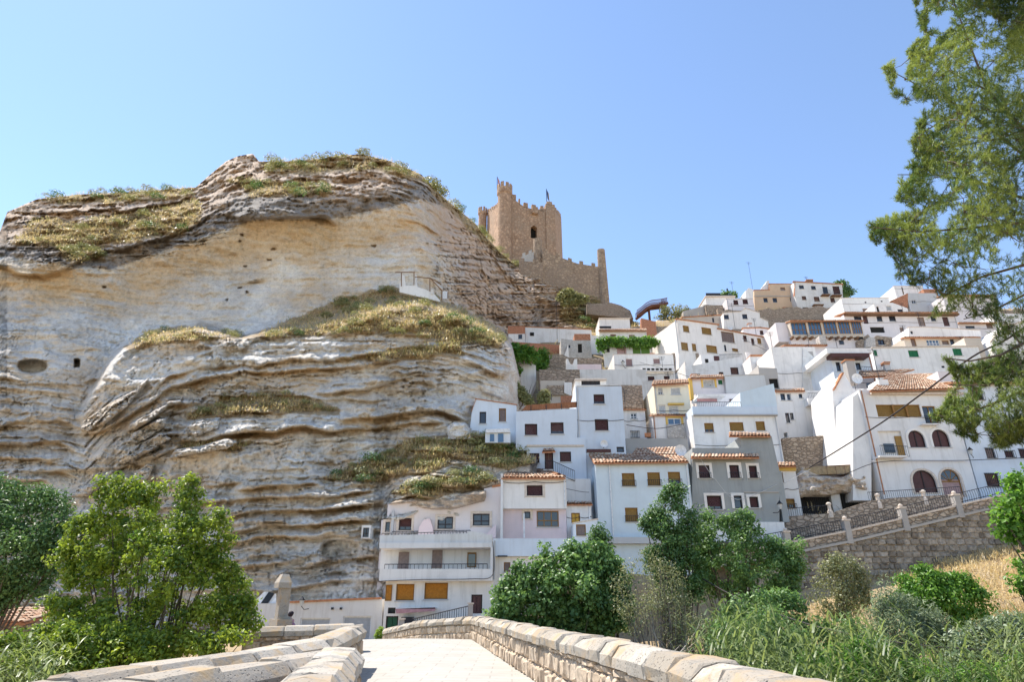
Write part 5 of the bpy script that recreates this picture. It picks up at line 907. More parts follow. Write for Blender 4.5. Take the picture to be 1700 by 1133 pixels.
h = H('rubble_ruin', 'ruined rubble cottage with orange brick top', 5, 88, [(470, 590), (740, 590), (720, 440), (590, 440), (470, 425)], 'rubble_white', D=4, ext=1, wins=[(615, 470, 650, 545, 'void', 'n'), (535, 480, 550, 505, 'dark', 'n')], cat='ruin'); h.box('brick_top', 585, 385, 722, 440, 0.3, 3, 'brick'); h.prism('white_buttress', [(488, 590), (540, 590), (530, 470), (515, 530)], -1.0, 0, 'plaster_white')
h = H('low_cliff_wall', 'long low whitewashed wall at the base of the castle rock', 5, 97, [(165, 450), (735, 450), (730, 350), (165, 328)], 'plaster_old', D=2, ext=2, cat='wall'); h.coping(0.12, 0.1, 'terracotta'); h.box('gate', 205, 372, 240, 400, -0.1, 0, 'dark_void'); h.antenna(440, 470, 9, -1)
h = H('brick_hut', 'small white hut with orange brick top at the cliff edge', 5, 95, (20, 385, 162, 450), D=3, ext=1.5, wins=[(105, 390, 138, 428, 'dark')], cat='hut'); h.box('brick_top', 15, 318, 163, 385, 0.2, 2.5, 'brick')
h = H('brick_terrace', 'brick-red terrace wall beneath the white hut', 5, 92, [(40, 530), (460, 540), (455, 480), (40, 450)], 'brick', D=2, ext=2, cat='wall')
h = H('dry_stone_wall', 'dry stone terrace wall with green shrub', 5, 82, [(250, 700), (820, 690), (820, 592), (545, 590), (480, 560), (340, 570)], 'rubble', D=2, ext=2, cat='wall')
h = H('lower_stone_wall', 'lower dry stone terrace wall above the reed fence', 5, 72, (285, 690, 632, 800), 'rubble', D=2, ext=3, cat='wall')
h = H('tan_terrace_wall', 'tan plastered terrace wall left of the rooftop room', 5, 66, (295, 785, 505, 910), 'plaster_beige', D=2, ext=3, cat='wall'); h.box('rubble_face', 350, 825, 500, 910, -0.2, 0, 'rubble'); h.prism('white_side', [(498, 890), (560, 915), (565, 800), (500, 800)], -0.3, 0.5, 'plaster_white'); h.box('brick_low_wall', 470, 915, 600, 975, -4, -3.6, 'brick')
h = H('white_shed', 'small plain white shed half hidden by creeper near the rock', 5, 74, [(60, 740), (258, 720), (255, 655), (150, 620), (75, 605)], D=3, ext=1, cat='shed')
h = H('stone_terrace_wall', 'stepped stone terrace wall right of the tower house', 3, 62, (275, 150, 405, 300), 'rubble', D=2, ext=1, cat='wall')
h = H('stone_rise', 'rubble rise between two white houses', 5, 82, (1430, 550, 1660, 760), 'rubble', D=2, ext=1, cat='wall')
h = H('skyline_stone_wall', 'brown stone ramp wall below the castle tower', 5, 122, [(690, 215), (1090, 255), (1062, 185), (980, 140), (900, 118), (690, 130)], 'rubble', D=3, ext=0, cat='wall')
h = H('brick_garden_wall', 'orange brick garden wall left of the mustard-shuttered house', 5, 96, [(1155, 325), (1285, 325), (1280, 280), (1155, 250)], 'brick', D=1, ext=1, cat='wall')
# far right behind the pine
h = H('pine_screened_house', 'pink-white house seen through the lower pine twigs', 15, 88, (525, 550, 870, 640), 'plaster_blush', D=5, ext=1, wins=[(583, 575, 670, 598, 'dark'), (780, 555, 840, 600, 'grey')]); h.eave(0.4, 2, 0.25)
h = H('pale_house', 'pale house just under the skyline behind the pine', 15, 100, (400, 290, 900, 540), 'plaster_blush', D=5, ext=2, wins=[(640, 290, 690, 315, 'brown'), (750, 285, 800, 315, 'brown'), (500, 325, 530, 345, 'dark')]); h.eave(0.4, 1.5, 0.25)
h = H('far_right_house', 'white house at the right edge with sloping roof line', 15, 72, [(780, 900), (1250, 900), (1250, 480), (1050, 560), (960, 560), (830, 720)], 'plaster_white', D=6, ext=4, wins=[(940, 670, 972, 695, 'dark')]).coping(0.12, 0.1, 'frame_stone')
h = H('right_edge_house', 'white upper house hidden behind dense pine boughs', 15, 90, (870, 460, 1300, 700), 'plaster_white', D=5, ext=2)
h = H('riverside_hut', 'low tan riverside hut with dark opening at the left edge', 0, 31, (-60, 1033, 36, 1090), 'rubble', D=4, ext=2.5, wins=[(-40, 1066, 26, 1086, 'void', 'n')], cat='hut'); h.eave(0.3, 2.5, 0.2)
# cave terrace high on the cliff
h = H('cave_terrace', 'tiny white cave terrace with timber pergola high in the cliff', 14, 61.0, [(330, 640), (1290, 830), (1280, 790), (1120, 660), (920, 570), (740, 520), (735, 430), (680, 430), (680, 490), (470, 490), (440, 240), (385, 240), (375, 430), (330, 430)], D=0.5, ext=0.2, cat='terrace')
for pts in (((230, 175), (690, 175)), ((690, 285), (1060, 315), (1310, 460)), ((1060, 320), (1330, 610))): MB().tube([h.L3(x, y, -0.2) for x, y in pts], 0.05, 5).build('pergola_beam', 'timber', h.root)
for x, y0, y1 in ((375, 180, 500), (670, 180, 470), (1045, 320, 620), (1325, 600, 830), (1465, 640, 790)): MB().tube([h.L3(x, y0, -0.2), h.L3(x, y1, -0.2)], 0.05, 5).build('pergola_post', 'timber', h.root)
h.box('white_pier', 690, 240, 722, 440, 0, 0.5, 'plaster_white'); h.box('white_pier', 1060, 575, 1120, 690, -0.1, 0.3, 'plaster_white'); h.box('gate', 1340, 620, 1465, 800, 0.0, 0.1, 'frame_white')
# ---------------------------------------------------------------- footbridge on the skyline
fb = empty('footbridge', pix(*zp(6, 100, 400), 118), label='rust-red arched footbridge with stairs on the skyline', cat='bridge'); b0 = fb.location.copy()
arc = [(-10, 425), (30, 395), (70, 360), (110, 340), (150, 335), (190, 330), (215, 325), (245, 318)]; A3 = [pix(*zp(6, *p), 118) - b0 for p in arc]
for dy in (0, 1.6):
    MB().tube([p + Vector((0, dy, 0)) for p in A3], 0.28, 6).build('girder', 'rust', fb); tp = [p + Vector((0, dy, 1.25)) for p in A3]; MB().tube(tp, 0.07, 5).build('handrail', 'rust', fb); m_ = MB()
    for i in range(len(A3) - 1):
        for k in range(5): p = A3[i].lerp(A3[i + 1], k / 5) + Vector((0, dy, 0)); m_.tube([p, p + Vector((0, 0, 1.25))], 0.05, 4)
    m_.build('balusters', 'rust', fb, kind='stuff')
for i in range(len(A3) - 1):
    p, q = A3[i], A3[i + 1]; MB().add([p, q, q + Vector((0, 1.6, 0)), p + Vector((0, 1.6, 0))], [(0, 1, 2, 3)]).build('deck_panel', 'rust', fb)
p = A3[4]; MB().tube([p + Vector((-1.5, 0.8, 0)), p + Vector((-1.5, 0.8, -9))], 0.25, 6).build('pier', 'rust', fb)

# ---------------------------------------------------------------- downpipes, wires and aerials that the village fronts carry
rq = random.Random(11)
for s in HS:
    if s.cat != 'house' or s.Y < 43: continue
    if s.isrect and rq.random() < 0.7:
        x = s.x0 + 0.14 if rq.random() < 0.5 else s.x1 - 0.14; MB().tube([(x, -0.05, s.top - 0.1), (x, -0.05, max(0.1, s.top - 9))], 0.045, 6).build('downpipe', rq.choice(['plaster_mid', 'frame_white', 'terracotta']), s.root)
    if s.isrect and rq.random() < 0.75:
        z = s.top * rq.uniform(0.55, 0.9) if s.top < 6 else s.top - rq.uniform(0.5, 3.2); n = 8
        MB().tube([(s.x0 + (s.x1 - s.x0) * i / n, -0.06, z - 0.1 * math.sin(math.pi * (i % 4) / 4) + 0.05 * i / n) for i in range(n + 1)], 0.02, 4).build('wire', 'cable_black', s.root)
    if s.Y > 55 and rq.random() < 0.55:
        x = rq.uniform(s.x0 + 0.5, s.x1 - 0.5); hgt = rq.uniform(1.6, 3.0); f = MB(); f.tube([(x, 1.5, s.top - 0.5), (x, 1.5, s.top + hgt)], 0.03, 5)
        for k in range(5): f.tube([(x - 0.45 + 0.05 * k, 1.5, s.top + hgt - 0.12 * k), (x + 0.45 - 0.05 * k, 1.5, s.top + hgt - 0.12 * k)], 0.016, 4)
        f.build('aerial', 'iron', s.root)
    if s.Y > 55 and rq.random() < 0.35 and s.isrect:
        x = rq.uniform(s.x0 + 0.6, s.x1 - 0.6); q = MB().box(x - 0.25, x + 0.25, 2.0, 2.5, s.top - 0.3, s.top + 0.9).build('chimney', 'plaster_old', s.root); MB().box(x - 0.32, x + 0.32, 1.93, 2.57, s.top + 0.9, s.top + 1.0).build('chimney_cap', 'terracotta', q)
# ================================================================== STONE PIECES
def stone_meshes(n, mat, tag_, rough=0.09):
    out = []
    for i in range(n):
        r = random.Random(tag_ + str(i)); mb = MB(); mb.cur = r.random()
        j = lambda a=rough: r.uniform(-a, a)
        c = [(-0.5, -0.5), (0.5, -0.5), (0.5, 0.5), (-0.5, 0.5)]; k = []
        for q in range(4):     # each corner cut into two points: an uneven eight-sided face
            p, s, t = c[q], c[q - 1], c[(q + 1) % 4]
            f1, f2 = r.uniform(0.06, 0.2), r.uniform(0.06, 0.2)
            k += [(p[0] + (s[0] - p[0]) * f1, p[1] + (s[1] - p[1]) * f1), (p[0] + (t[0] - p[0]) * f2, p[1] + (t[1] - p[1]) * f2)]
        k = [(a * 0.96 + j(0.03), b * 0.96 + j(0.03)) for a, b in k]; m = 8
        vs = [(a, 0.5, b) for a, b in k] + [(a, -0.1 + j(), b) for a, b in k] + [(a * 0.74 + j(0.05), -0.5 + j(0.25), b * 0.74 + j(0.05)) for a, b in k]
        mb.add(vs, [(q, (q + 1) % m, (q + 1) % m + m, q + m) for q in range(m)] + [(q + m, (q + 1) % m + m, (q + 1) % m + 2 * m, q + 2 * m) for q in range(m)] + [tuple(range(2 * m, 3 * m))])
        me = mb.mesh('stone'); me.materials.append(M[mat]); out.append(me)
    return out
ST_RET = stone_meshes(22, 'masonry', 'r'); ST_PAR = stone_meshes(22, 'parapet_stone', 'p')
def put_stone(parent, meshes, c, d, sx, sy, sz, roll=0.0):
    o = bpy.data.objects.new('stone', random.choice(meshes)); COL.objects.link(o); o.parent = parent
    o.location = c; o.rotation_euler = (0, roll, math.atan2(d.y, d.x)); o.scale = (sx, sy, sz)
# ================================================================== BRIDGE
def deckz(y): return float(np.interp(y, [-6, 0, 26, 29, 36, 45], [-0.05, 0.0, 0.47, 0.3, -0.36, -0.40]))
bridge = empty('stone_bridge', (0, 8, -4.6), label='pale stone footbridge with paved deck leading to the village', cat='bridge'); B0 = bridge.location.copy()
LE = [(0.2, -8), (-0.9, 0), (-1.42, 5.5), (-2.05, 9.3), (-2.75, 12.5), (-3.6, 16.7), (-5.5, 26), (-8, 31), (-12, 38)]; RE = [(4.2, -8), (2.79, 0), (-1.45, 26), (-3.6, 29), (-6, 34), (-8, 38)]
ys = list(np.linspace(-8, 38, 47)); mb = MB(); k = len(ys)
vs = []
for y in ys:
    xl = np.interp(y, [p[1] for p in LE], [p[0] for p in LE]) - 0.1; xr = np.interp(y, [p[1] for p in RE], [p[0] for p in RE]) + 0.1; z = deckz(y)
    for i in range(5): vs.append((xl + (xr - xl) * i / 4, y, z + 0.035 * math.sin(math.pi * i / 4)))
mb.add([Vector(v) - B0 for v in vs], [(i * 5 + j, i * 5 + j + 1, (i + 1) * 5 + j + 1, (i + 1) * 5 + j) for i in range(k - 1) for j in range(4)])
mb.build('deck', 'deck_paving', bridge)
sp = MB()
for E in (LE, RE):
    q = []
    for x, y in E: q += [Vector((x, y, deckz(y))) - B0, Vector((x, y, -4.7)) - B0]
    sp.add(q, [(2 * i, 2 * i + 2, 2 * i + 3, 2 * i + 1) for i in range(len(E) - 1)])
sp.build('spandrel', 'mortar', bridge)
def parapet(path, zb, h, label, face=1, cw=0.31, cl=0.62, ch=0.25, th=0.42, down=0.0, ssz=(0.24, 0.24), smax=280, jitter=0.012, fx=None):
    """path: centreline; zb / h: base height and body height at each point; face: side that shows stones (+1 = left of travel)"""
    pts = [Vector((x, y, 0)) for x, y in path]; cum = [0.0]
    for i in range(len(pts) - 1): cum.append(cum[-1] + (pts[i + 1] - pts[i]).length)
    def at(s):
        return Vector((np.interp(s, cum, [p.x for p in pts]), np.interp(s, cum, [p.y for p in pts]), np.interp(s, cum, zb))), float(np.interp(s, cum, h))
    def dr(s):
        a, b = at(max(0, s - 0.25))[0], at(min(cum[-1], s + 0.25))[0]; d = b - a; d.z = 0; return d.normalized()
    p0, _ = at(0); root = empty('parapet', (p0.x, p0.y, p0.z - B0.z) if 0 else p0 - B0); root.parent = bridge; root['label'] = label
    n = max(2, int(cum[-1] / 0.6)); core = MB(); vs = []
    for i in range(n + 1):
        s = cum[-1] * i / n; p, hh = at(s); nn = Vector((-dr(s).y, dr(s).x, 0)); p = p - p0
        vs += [p + nn * th / 2 + Vector((0, 0, -down)), p + nn * th / 2 + Vector((0, 0, hh)), p - nn * th / 2 + Vector((0, 0, hh)), p - nn * th / 2 + Vector((0, 0, -down))]
    core.add(vs, [(i * 4 + j, i * 4 + (j + 1) % 4, (i + 1) * 4 + (j + 1) % 4, (i + 1) * 4 + j) for i in range(n) for j in range(4)] + [(3, 2, 1, 0), (n * 4, n * 4 + 1, n * 4 + 2, n * 4 + 3)]); core.build('mortar_core', 'mortar', root)
    s = 0.0
    while s < cum[-1] - 0.05:
        l = min(cl * random.uniform(0.8, 1.25), cum[-1] - s); l = cum[-1] - s if cum[-1] - s - l < 0.25 else l
        c = MB(); c.cur = random.random(); ww = cw * random.uniform(0.96, 1.05); hh0 = ch * random.uniform(0.92, 1.08); dz = random.uniform(-jitter, jitter); vs = []; st = [0.008, 0.045, l - 0.045, l - 0.008]
        jj = [random.uniform(-0.018, 0.018) for _ in range(40)]
        for a, q in enumerate(st):
            p, hb = at(s + q); d = dr(s + q); nn = Vector((-d.y, d.x, 0)); e = 0.93 if a in (0, 3) else 1.0
            prof = [(-ww, 0), (-ww * 1.02, hh0 * 0.5), (-ww * 0.62, hh0 * 0.98), (0, hh0 * 1.05), (ww * 0.62, hh0 * 0.98), (ww * 1.02, hh0 * 0.5), (ww, 0)]
            vs += [p - p0 + nn * (x * e + jj[a * 7 + b]) + Vector((0, 0, hb + dz + 0.003 + max(0, zz * e + (jj[a * 7 + b] if zz else 0)))) for b, (x, zz) in enumerate(prof)]
        c.add(vs, [(a * 7 + b, a * 7 + (b + 1) % 7, (a + 1) * 7 + (b + 1) % 7, (a + 1) * 7 + b) for a in range(3) for b in range(7)] + [tuple(range(6, -1, -1)), tuple(21 + b for b in range(7))])
        c.build('cap_stone', 'cap_stone', root); s += l
    cnt = 0; s = 0.0; area = cum[-1] * (max(h) + min(down, 1.2)); w0, h0 = ssz; f = max(1.0, math.sqrt(area / (smax * w0 * h0))); w0 *= f; h0 *= f
    zlo = -min(down, 1.2); hmax = max(h); row = 0; z = zlo
    while z < hmax - 0.05:
        rh = h0 * random.uniform(0.8, 1.2); s = random.uniform(0, 0.1)
        while s < cum[-1] - 0.08:
            l = w0 * random.uniform(0.6, 1.5); l = min(l, cum[-1] - s); p, hb = at(s + l / 2); d = dr(s + l / 2); nn = Vector((-d.y, d.x, 0)); zt = min(z + rh, hb - 0.01)
            if zt - z > 0.06 and cnt < 300:
                put_stone(root, ST_PAR, p - p0 + nn * face * (th / 2 + 0.005) + Vector((0, 0, (z + zt) / 2 + random.uniform(-0.015, 0.015))), d * (-face if True else 1), l * 0.97, 0.11 * random.uniform(0.7, 1.3), (zt - z) * 0.97, random.uniform(-0.04, 0.04)); cnt += 1
            s += l
        z += rh
    return root
nx, ny = 0.987, 0.161
rp = [(2.79 + 0.163 * 6 + 0.21, -6), (2.79 + 0.21, 0), (2.79 - 0.163 * 13 + 0.21, 13), (-1.45 + 0.21, 26)]
parapet(rp, [deckz(p[1]) - 0.02 for p in rp], [0.86, 0.86, 0.74, 0.56], 'long right parapet running the length of the deck', 1, ssz=(0.22, 0.22))
rp = [(-1.3, 26.2), (-2.4, 27.6), (-3.6, 29.2), (-6.1, 34.2)]
parapet(rp, [deckz(p[1]) - 0.02 for p in rp], [0.56, 0.56, 0.56, 0.54], 'far parapet curving left beyond the crest of the bridge', 1, smax=150)
parapet([(-1.0, 26.25), (1.45, 26.5)], [0.47, 0.47], [0.6, 0.6], 'short parapet spur pointing right at the far end', -1, down=5.0, smax=60, cl=0.9)
parapet([(-1.2, 1.5), (-1.64, 5.4), (-2.27, 9.3)], [0.03, 0.1, 0.17], [0.7, 0.7, 0.7], 'near left parapet beside the deck', -1, down=0.1, smax=90, cl=0.5)
parapet([(-2.45, 9.25), (-3.5, 5.8), (-4.6, 2.2)], [0.17, 0.1, 0.02], [0.66, 0.68, 0.68], 'near left refuge wall slanting away from the deck', 1, down=4.6, smax=80, ssz=(0.4, 0.3), cl=0.95)
parapet([(-3.8, 16.6), (-3.5, 14), (-3.4, 12.3), (-4.5, 7.9), (-5.8, 3)], [0.28, 0.25, 0.22, 0.1, 0.0], [0.66, 0.66, 0.62, 0.62, 0.6], 'second left refuge wall bending beside the deck', 1, down=4.6, smax=150, ssz=(0.4, 0.3), cl=0.85)
parapet([(-7.75, 20.2), (-4.5, 21.0)], [0.3, 0.35], [0.5, 0.52], 'third left refuge wall standing crosswise', -1, down=4.8, smax=60, ssz=(0.42, 0.3), cl=1.0)
# ================================================================== RETAINING WALL AND RAMP
RW = House('retaining_wall', 'long grey stone retaining wall holding up the sloping street', 0, 46.0, [(1180, 990), (1660, 990), (1900, 890), (1900, 792), (1640, 848), (1530, 874), (1420, 900), (1330, 918), (1180, 945)], 'mortar', D=1.0, ext=2.0, cat='wall', wall='mortar_core')
TOPL = [(1180, 945), (1330, 918), (1420, 900), (1530, 874), (1640, 848), (1900, 790)]
cnt = 0; z = RW.L3(1340, 1000)[2]
xs0 = RW.L3(1300, 930)[0]; xs1 = RW.L3(1665, 880)[0]
tops = [RW.L3(*p) for p in TOPL]; bots = [RW.L3(*p) for p in ((1180, 1000), (1340, 985), (1480, 965), (1640, 905), (1900, 850))]
while z < RW.L3(1665, 842)[2]:
    rh = random.uniform(0.34, 0.46); s = xs0 + random.uniform(0, 0.3)
    while s < xs1:
        l = random.uniform(0.34, 0.72); m_ = s + l / 2; zt = np.interp(m_, [p[0] for p in tops], [p[2] for p in tops]) - 0.03; zl_ = np.interp(m_, [p[0] for p in bots], [p[2] for p in bots]) - 0.3
        if z + rh * 0.5 > zl_ and z + 0.12 < zt and cnt < 300:
            hh = min(rh, zt - z); put_stone(RW.root, ST_RET, (m_, 0.0, z + hh / 2), Vector((1, 0, 0)), l * 0.98, 0.2 * random.uniform(0.7, 1.3), hh * 0.98, random.uniform(-0.05, 0.05)); cnt += 1
        s += l
    z += rh
def band(h, pts, dz0, dz1, ya, yb, name, mat):
    q = [h.L3(*p, ya) for p in pts]; return MB().prism([(p[0], p[2] + dz0) for p in q] + [(p[0], p[2] + dz1) for p in q[::-1]], ya, yb).build(name, mat, h.root)
band(RW, TOPL, 0.0, 0.16, -0.16, 0.3, 'moulding', 'concrete'); band(RW, TOPL, 0.16, 0.72, -0.05, 0.25, 'low_wall', 'masonry_flat' if 'masonry_flat' in M else 'rubble'); band(RW, TOPL, 0.72, 0.84, -0.1, 0.3, 'coping', 'frame_stone')
POSTS = [(1311, 921), (1411, 901), (1505, 880), (1595, 858), (1690, 836)]
pp = [RW.L3(u, v, -0.02) for u, v in POSTS]
for p in pp:
    o = MB().box(p[0] - 0.2, p[0] + 0.2, -0.18, 0.34, p[2] - 0.1, p[2] + 1.45).build('post', 'concrete', RW.root); MB().box(p[0] - 0.25, p[0] + 0.25, -0.22, 0.4, p[2] + 1.45, p[2] + 1.56).build('post_cap', 'frame_stone', o)
    MB().lathe((p[0], 0.08, p[2] + 1.56), [(0.06, 0), (0.14, 0.06), (0.15, 0.13), (0.09, 0.2), (0.02, 0.23)], 10).build('post_finial', 'frame_stone', o)
pl = [(RW.L3(1200, 941)[0], RW.L3(1200, 941)[2])] + [(p[0], p[2]) for p in pp] + [(RW.L3(1880, 794)[0], RW.L3(1880, 794)[2])]
for i in range(len(pl) - 1):
    (xa, za), (xb, zb_) = pl[i], pl[i + 1]; f = MB(); n = max(6, int((xb - xa) / 0.17))
    for q in range(n + 1):
        t = q / n; x = xa + (xb - xa) * t; z = za + (zb_ - za) * t + 0.84; f.tube([(x, 0.1, z), (x + 0.03, 0.1, z + 0.35), (x - 0.02, 0.1, z + 0.72)], 0.016, 4)
    for dz in (0.93, 1.56): f.tube([(xa, 0.1, za + dz), (xb, 0.1, zb_ + dz)], 0.024, 4)
    f.build('railing', 'iron', RW.root)
r2 = House('ramp_wall', 'low rubble wall and railing of the upper street ramp', 4, 49.0, [(60, 1100), (480, 1060), (1130, 930), (1130, 868), (720, 892), (600, 912), (400, 975), (60, 1000)], 'rubble', D=1.0, ext=2.0, cat='wall')
r2.rail(600, 860, 1110, 828, 0.1, 1.0); r2.rail(150, 950, 400, 930, 0.1, 1.0)
for x, y in ((400, 930), (670, 880), (925, 860)): p = r2.L3(x, y + 55, 0.0); o = MB().lathe((p[0], 0.1, p[2]), [(0.2, -0.2), (0.2, 0.3), (0.14, 0.36), (0.13, 0.7), (0.2, 0.78), (0.2, 0.86), (0.08, 0.95)], 8).build('pedestal', 'frame_stone', r2.root)
# street surface on top of the retaining wall
st = MB(); xs = np.linspace(14, 60, 24); base = RW.base
zt = lambda x: float(np.interp(x - base.x, [p[0] for p in tops], [p[2] for p in tops])) + base.z + 0.1
st.add([(x, y, zt(x) + (0.0 if y < 48 else 0.25)) for x in xs for y in (46.2, 48.5, 53.2)], [(i * 3 + j, i * 3 + j + 1, i * 3 + j + 4, i * 3 + j + 3) for i in range(23) for j in range(2)]); st.build('street', 'concrete', kind='structure')
# stair railing and gate posts in front of the balcony house
sr = empty('stair_railing', pix(735, 1040, 39.5), label='dark iron stair railing below the orange shutters', cat='railing'); b0 = sr.location.copy()
A, B = pix(*zp(19, 505, 530), 39.5) - b0, pix(*zp(19, 1215, 365), 39.5) - b0
MB().tube([A, B], 0.03, 5).build('handrail', 'iron', sr); f = MB()
for i in range(25): p = A.lerp(B, i / 24); f.tube([p, p - Vector((0, 0, 0.95))], 0.016, 4)
f.build('balusters', 'iron', sr, kind='stuff'); MB().add([A + Vector((-0.3, -0.2, -0.95)), B + Vector((0.9, -0.2, -0.95)), B + Vector((0.9, -0.2, -3.2)), A + Vector((-0.3, -0.2, -3.2)), A + Vector((-0.3, 1.8, -0.95)), B + Vector((0.9, 1.8, -0.95)), B + Vector((0.9, 1.8, -3.2)), A + Vector((-0.3, 1.8, -3.2))], [(0, 1, 2, 3), (0, 4, 5, 1), (1, 5, 6, 2), (4, 7, 6, 5), (3, 7, 4, 0)]).build('stair_wall', 'plaster_mid', sr)
for (x, y0, y1, lab) in ((1245, 320, 450, 'dark stone gate post with pale cap by the brown door'), (360, 520, 640, 'small dark stone gate post by the green gate')):
    t_, b_ = pix(*zp(19, x, y0), 39.2), pix(*zp(19, x, y1), 39.2); e = empty('gate_post', (b_.x, b_.y, b_.z - 1.0), label=lab, cat='post'); hh = t_.z - b_.z + 1.0
    MB().box(-0.13, 0.13, -0.13, 0.13, -1.6, hh - 0.08).build('shaft', 'concrete', e); MB().box(-0.18, 0.18, -0.18, 0.18, hh - 0.08, hh).build('cap', 'frame_stone', e)
# ================================================================== CROSS PILLAR, PERSON
cp = House('stone_pillar', 'weathered stone wayside pillar on a plinth left of the bridge', 18, 30.0, (228, 340, 385, 800), 'castle_stone', D=0.5, ext=0.1, yaw=33, cat='pillar', wall='shaft')
a, b_, c_, d_ = cp.rect(205, 265, 405, 350); e_ = cp.rect(250, 130, 385, 265)
MB().add([(a, -0.12, b_), (c_, -0.12, b_), (c_, 0.7, b_), (a, 0.7, b_), (a, -0.12, d_), (c_, -0.12, d_), (c_, 0.7, d_), (a, 0.7, d_), (e_[0] + 0.1, 0.15, e_[3]), (e_[2], 0.15, e_[3]), (e_[2], 0.6, e_[3]), (e_[0] + 0.1, 0.6, e_[3])],
         [(3, 2, 1, 0), (0, 1, 5, 4), (1, 2, 6, 5), (2, 3, 7, 6), (3, 0, 4, 7), (4, 5, 9, 8), (5, 6, 10, 9), (6, 7, 11, 10), (7, 4, 8, 11), (8, 9, 10, 11)]).build('head', 'cap_stone', cp.root)
a, b_, c_, d_ = cp.rect(190, 845, 425, 960, -0.4); MB().box(a, c_, -0.4, 1.0, b_ - 5.0, d_).build('plinth', 'cap_stone', cp.root); a, b_, c_, d_ = cp.rect(222, 800, 400, 845, -0.15); MB().box(a, c_, -0.15, 0.75, d_ - 0.6, d_).build('step', 'cap_stone', cp.root)
cp.wallobj.data.materials.clear(); cp.wallobj.data.materials.append(M['cap_stone'])
def person():
    # seated on the far side of the plinth, bent forward: only head and back show
    hd = pix(*zp(18, 398, 766), 31.5); sb = Vector((hd.x, hd.y, hd.z - 0.86)); bx_ = MB().box(-0.3, 0.45, -0.35, 0.35, -4.0, 0); q_ = bx_.build('mounting_step', 'cap_stone'); q_.location = sb; tag(q_, 'stone step behind the wayside pillar where a person sits', 'step'); e = empty('person', (hd.x, hd.y, hd.z - 0.72), label='person in mauve top sitting bowed behind the stone pillar plinth', cat='person')
    def skin(name, mat, verts, edges, rad, root=0, lev=2):
        me = bpy.data.meshes.new(name); me.from_pydata(verts, edges, []); o = link(name, me, mat, e); m = o.modifiers.new('s', 'SKIN'); m.use_smooth_shade = True
        for i, r in enumerate(rad): me.skin_vertices[0].data[i].radius = r if isinstance(r, tuple) else (r, r); me.skin_vertices[0].data[i].use_root = (i == root)
        o.modifiers.new('u', 'SUBSURF').levels = lev; o.modifiers['u'].render_levels = lev; return o
    V_ = [(0.16, 0.02, 0.0), (0.15, 0.0, 0.18), (0.10, 0, 0.36), (0.06, 0, 0.46), (0.01, -0.01, 0.56), (-0.02, -0.02, 0.66), (-0.01, -0.03, 0.78),
          (0.08, -0.18, 0.44), (0.0, -0.24, 0.22), (-0.2, -0.2, 0.18), (-0.26, -0.16, 0.2), (0.08, 0.18, 0.44), (0.0, 0.24, 0.22), (-0.2, 0.2, 0.18), (-0.26, 0.16, 0.2),
          (0.1, -0.1, -0.02), (-0.3, -0.13, 0.0), (-0.32, -0.13, -0.42), (-0.45, -0.13, -0.46), (0.1, 0.1, -0.02), (-0.3, 0.13, 0.0), (-0.32, 0.13, -0.42), (-0.45, 0.13, -0.46)]
    E_ = [(0, 1), (1, 2), (2, 3), (3, 4), (4, 5), (5, 6), (3, 7), (7, 8), (8, 9), (9, 10), (3, 11), (11, 12), (12, 13), (13, 14), (0, 15), (15, 16), (16, 17), (17, 18), (0, 19), (19, 20), (20, 21), (21, 22)]
    rd = [(0.15, 0.15), (0.13, 0.14), (0.14, 0.13), (0.1, 0.1), 0.055, 0.09, 0.085, 0.065, 0.045, 0.035, 0.035, 0.065, 0.045, 0.035, 0.035, 0.09, 0.075, 0.05, 0.045, 0.09, 0.075, 0.05, 0.045]
    skin('body', 'skin', V_, E_, rd)
    skin('shirt', 'shirt', V_[:4] + [V_[7], V_[8], V_[11], V_[12]], [(0, 1), (1, 2), (2, 3), (3, 4), (4, 5), (3, 6), (6, 7)], [(0.17, 0.17), (0.155, 0.165), (0.165, 0.155), (0.12, 0.12), 0.08, 0.06, 0.08, 0.06])
    skin('trousers', 'trousers', [V_[0], V_[15], V_[16], V_[17], V_[19], V_[20], V_[21]], [(0, 1), (1, 2), (2, 3), (0, 4), (4, 5), (5, 6)], [(0.16, 0.16), 0.105, 0.09, 0.065, 0.105, 0.09, 0.065])
    mb = MB(); mb.lathe((0, 0, 0), [(0.02, -0.13), (0.09, -0.11), (0.118, -0.02), (0.115, 0.06), (0.08, 0.12), (0.01, 0.14)], 12); hq = mb.build('hair', 'hair', e); hq.location = (0.02, -0.02, 0.74); hq.rotation_euler = (0, 0.5, 0)
    for p in hq.data.polygons: p.use_smooth = True
person()
# ================================================================== LAMPS AND CABLES
def lamp(u, v, Y, lab, s=1.0, side=1):
    p = pix(u, v, Y); e = empty('wall_lamp', p, label=lab, cat='lamp')
    MB().tube([(0.45 * side * s, 0.5 * s, -0.5 * s), (0.2 * side * s, 0.1 * s, -0.55 * s), (0, 0, -0.3 * s)], 0.03 * s, 5).build('bracket', 'iron', e)
    MB().lathe((0, 0, -0.3 * s), [(0.1 * s, 0), (0.2 * s, 0.4 * s)], 6).build('lantern', 'lamp_glass', e); MB().lathe((0, 0, 0.1 * s), [(0.26 * s, 0), (0.22 * s, 0.06 * s), (0.1 * s, 0.2 * s), (0.03 * s, 0.3 * s)], 6).build('hood', 'iron', e)
lamp(1611, 750, 52.2, 'black iron lantern on the wall right of the arched windows', 0.9); lamp(1295, 840, 47.3, 'black iron lantern at the grey house corner', 0.9, -1); lamp(501, 1000, 42.1, 'black iron lantern on the low white garage wall', 0.8); lamp(1034, 603, 78.4, 'black iron lantern beside the pink shutter uphill', 1.1)
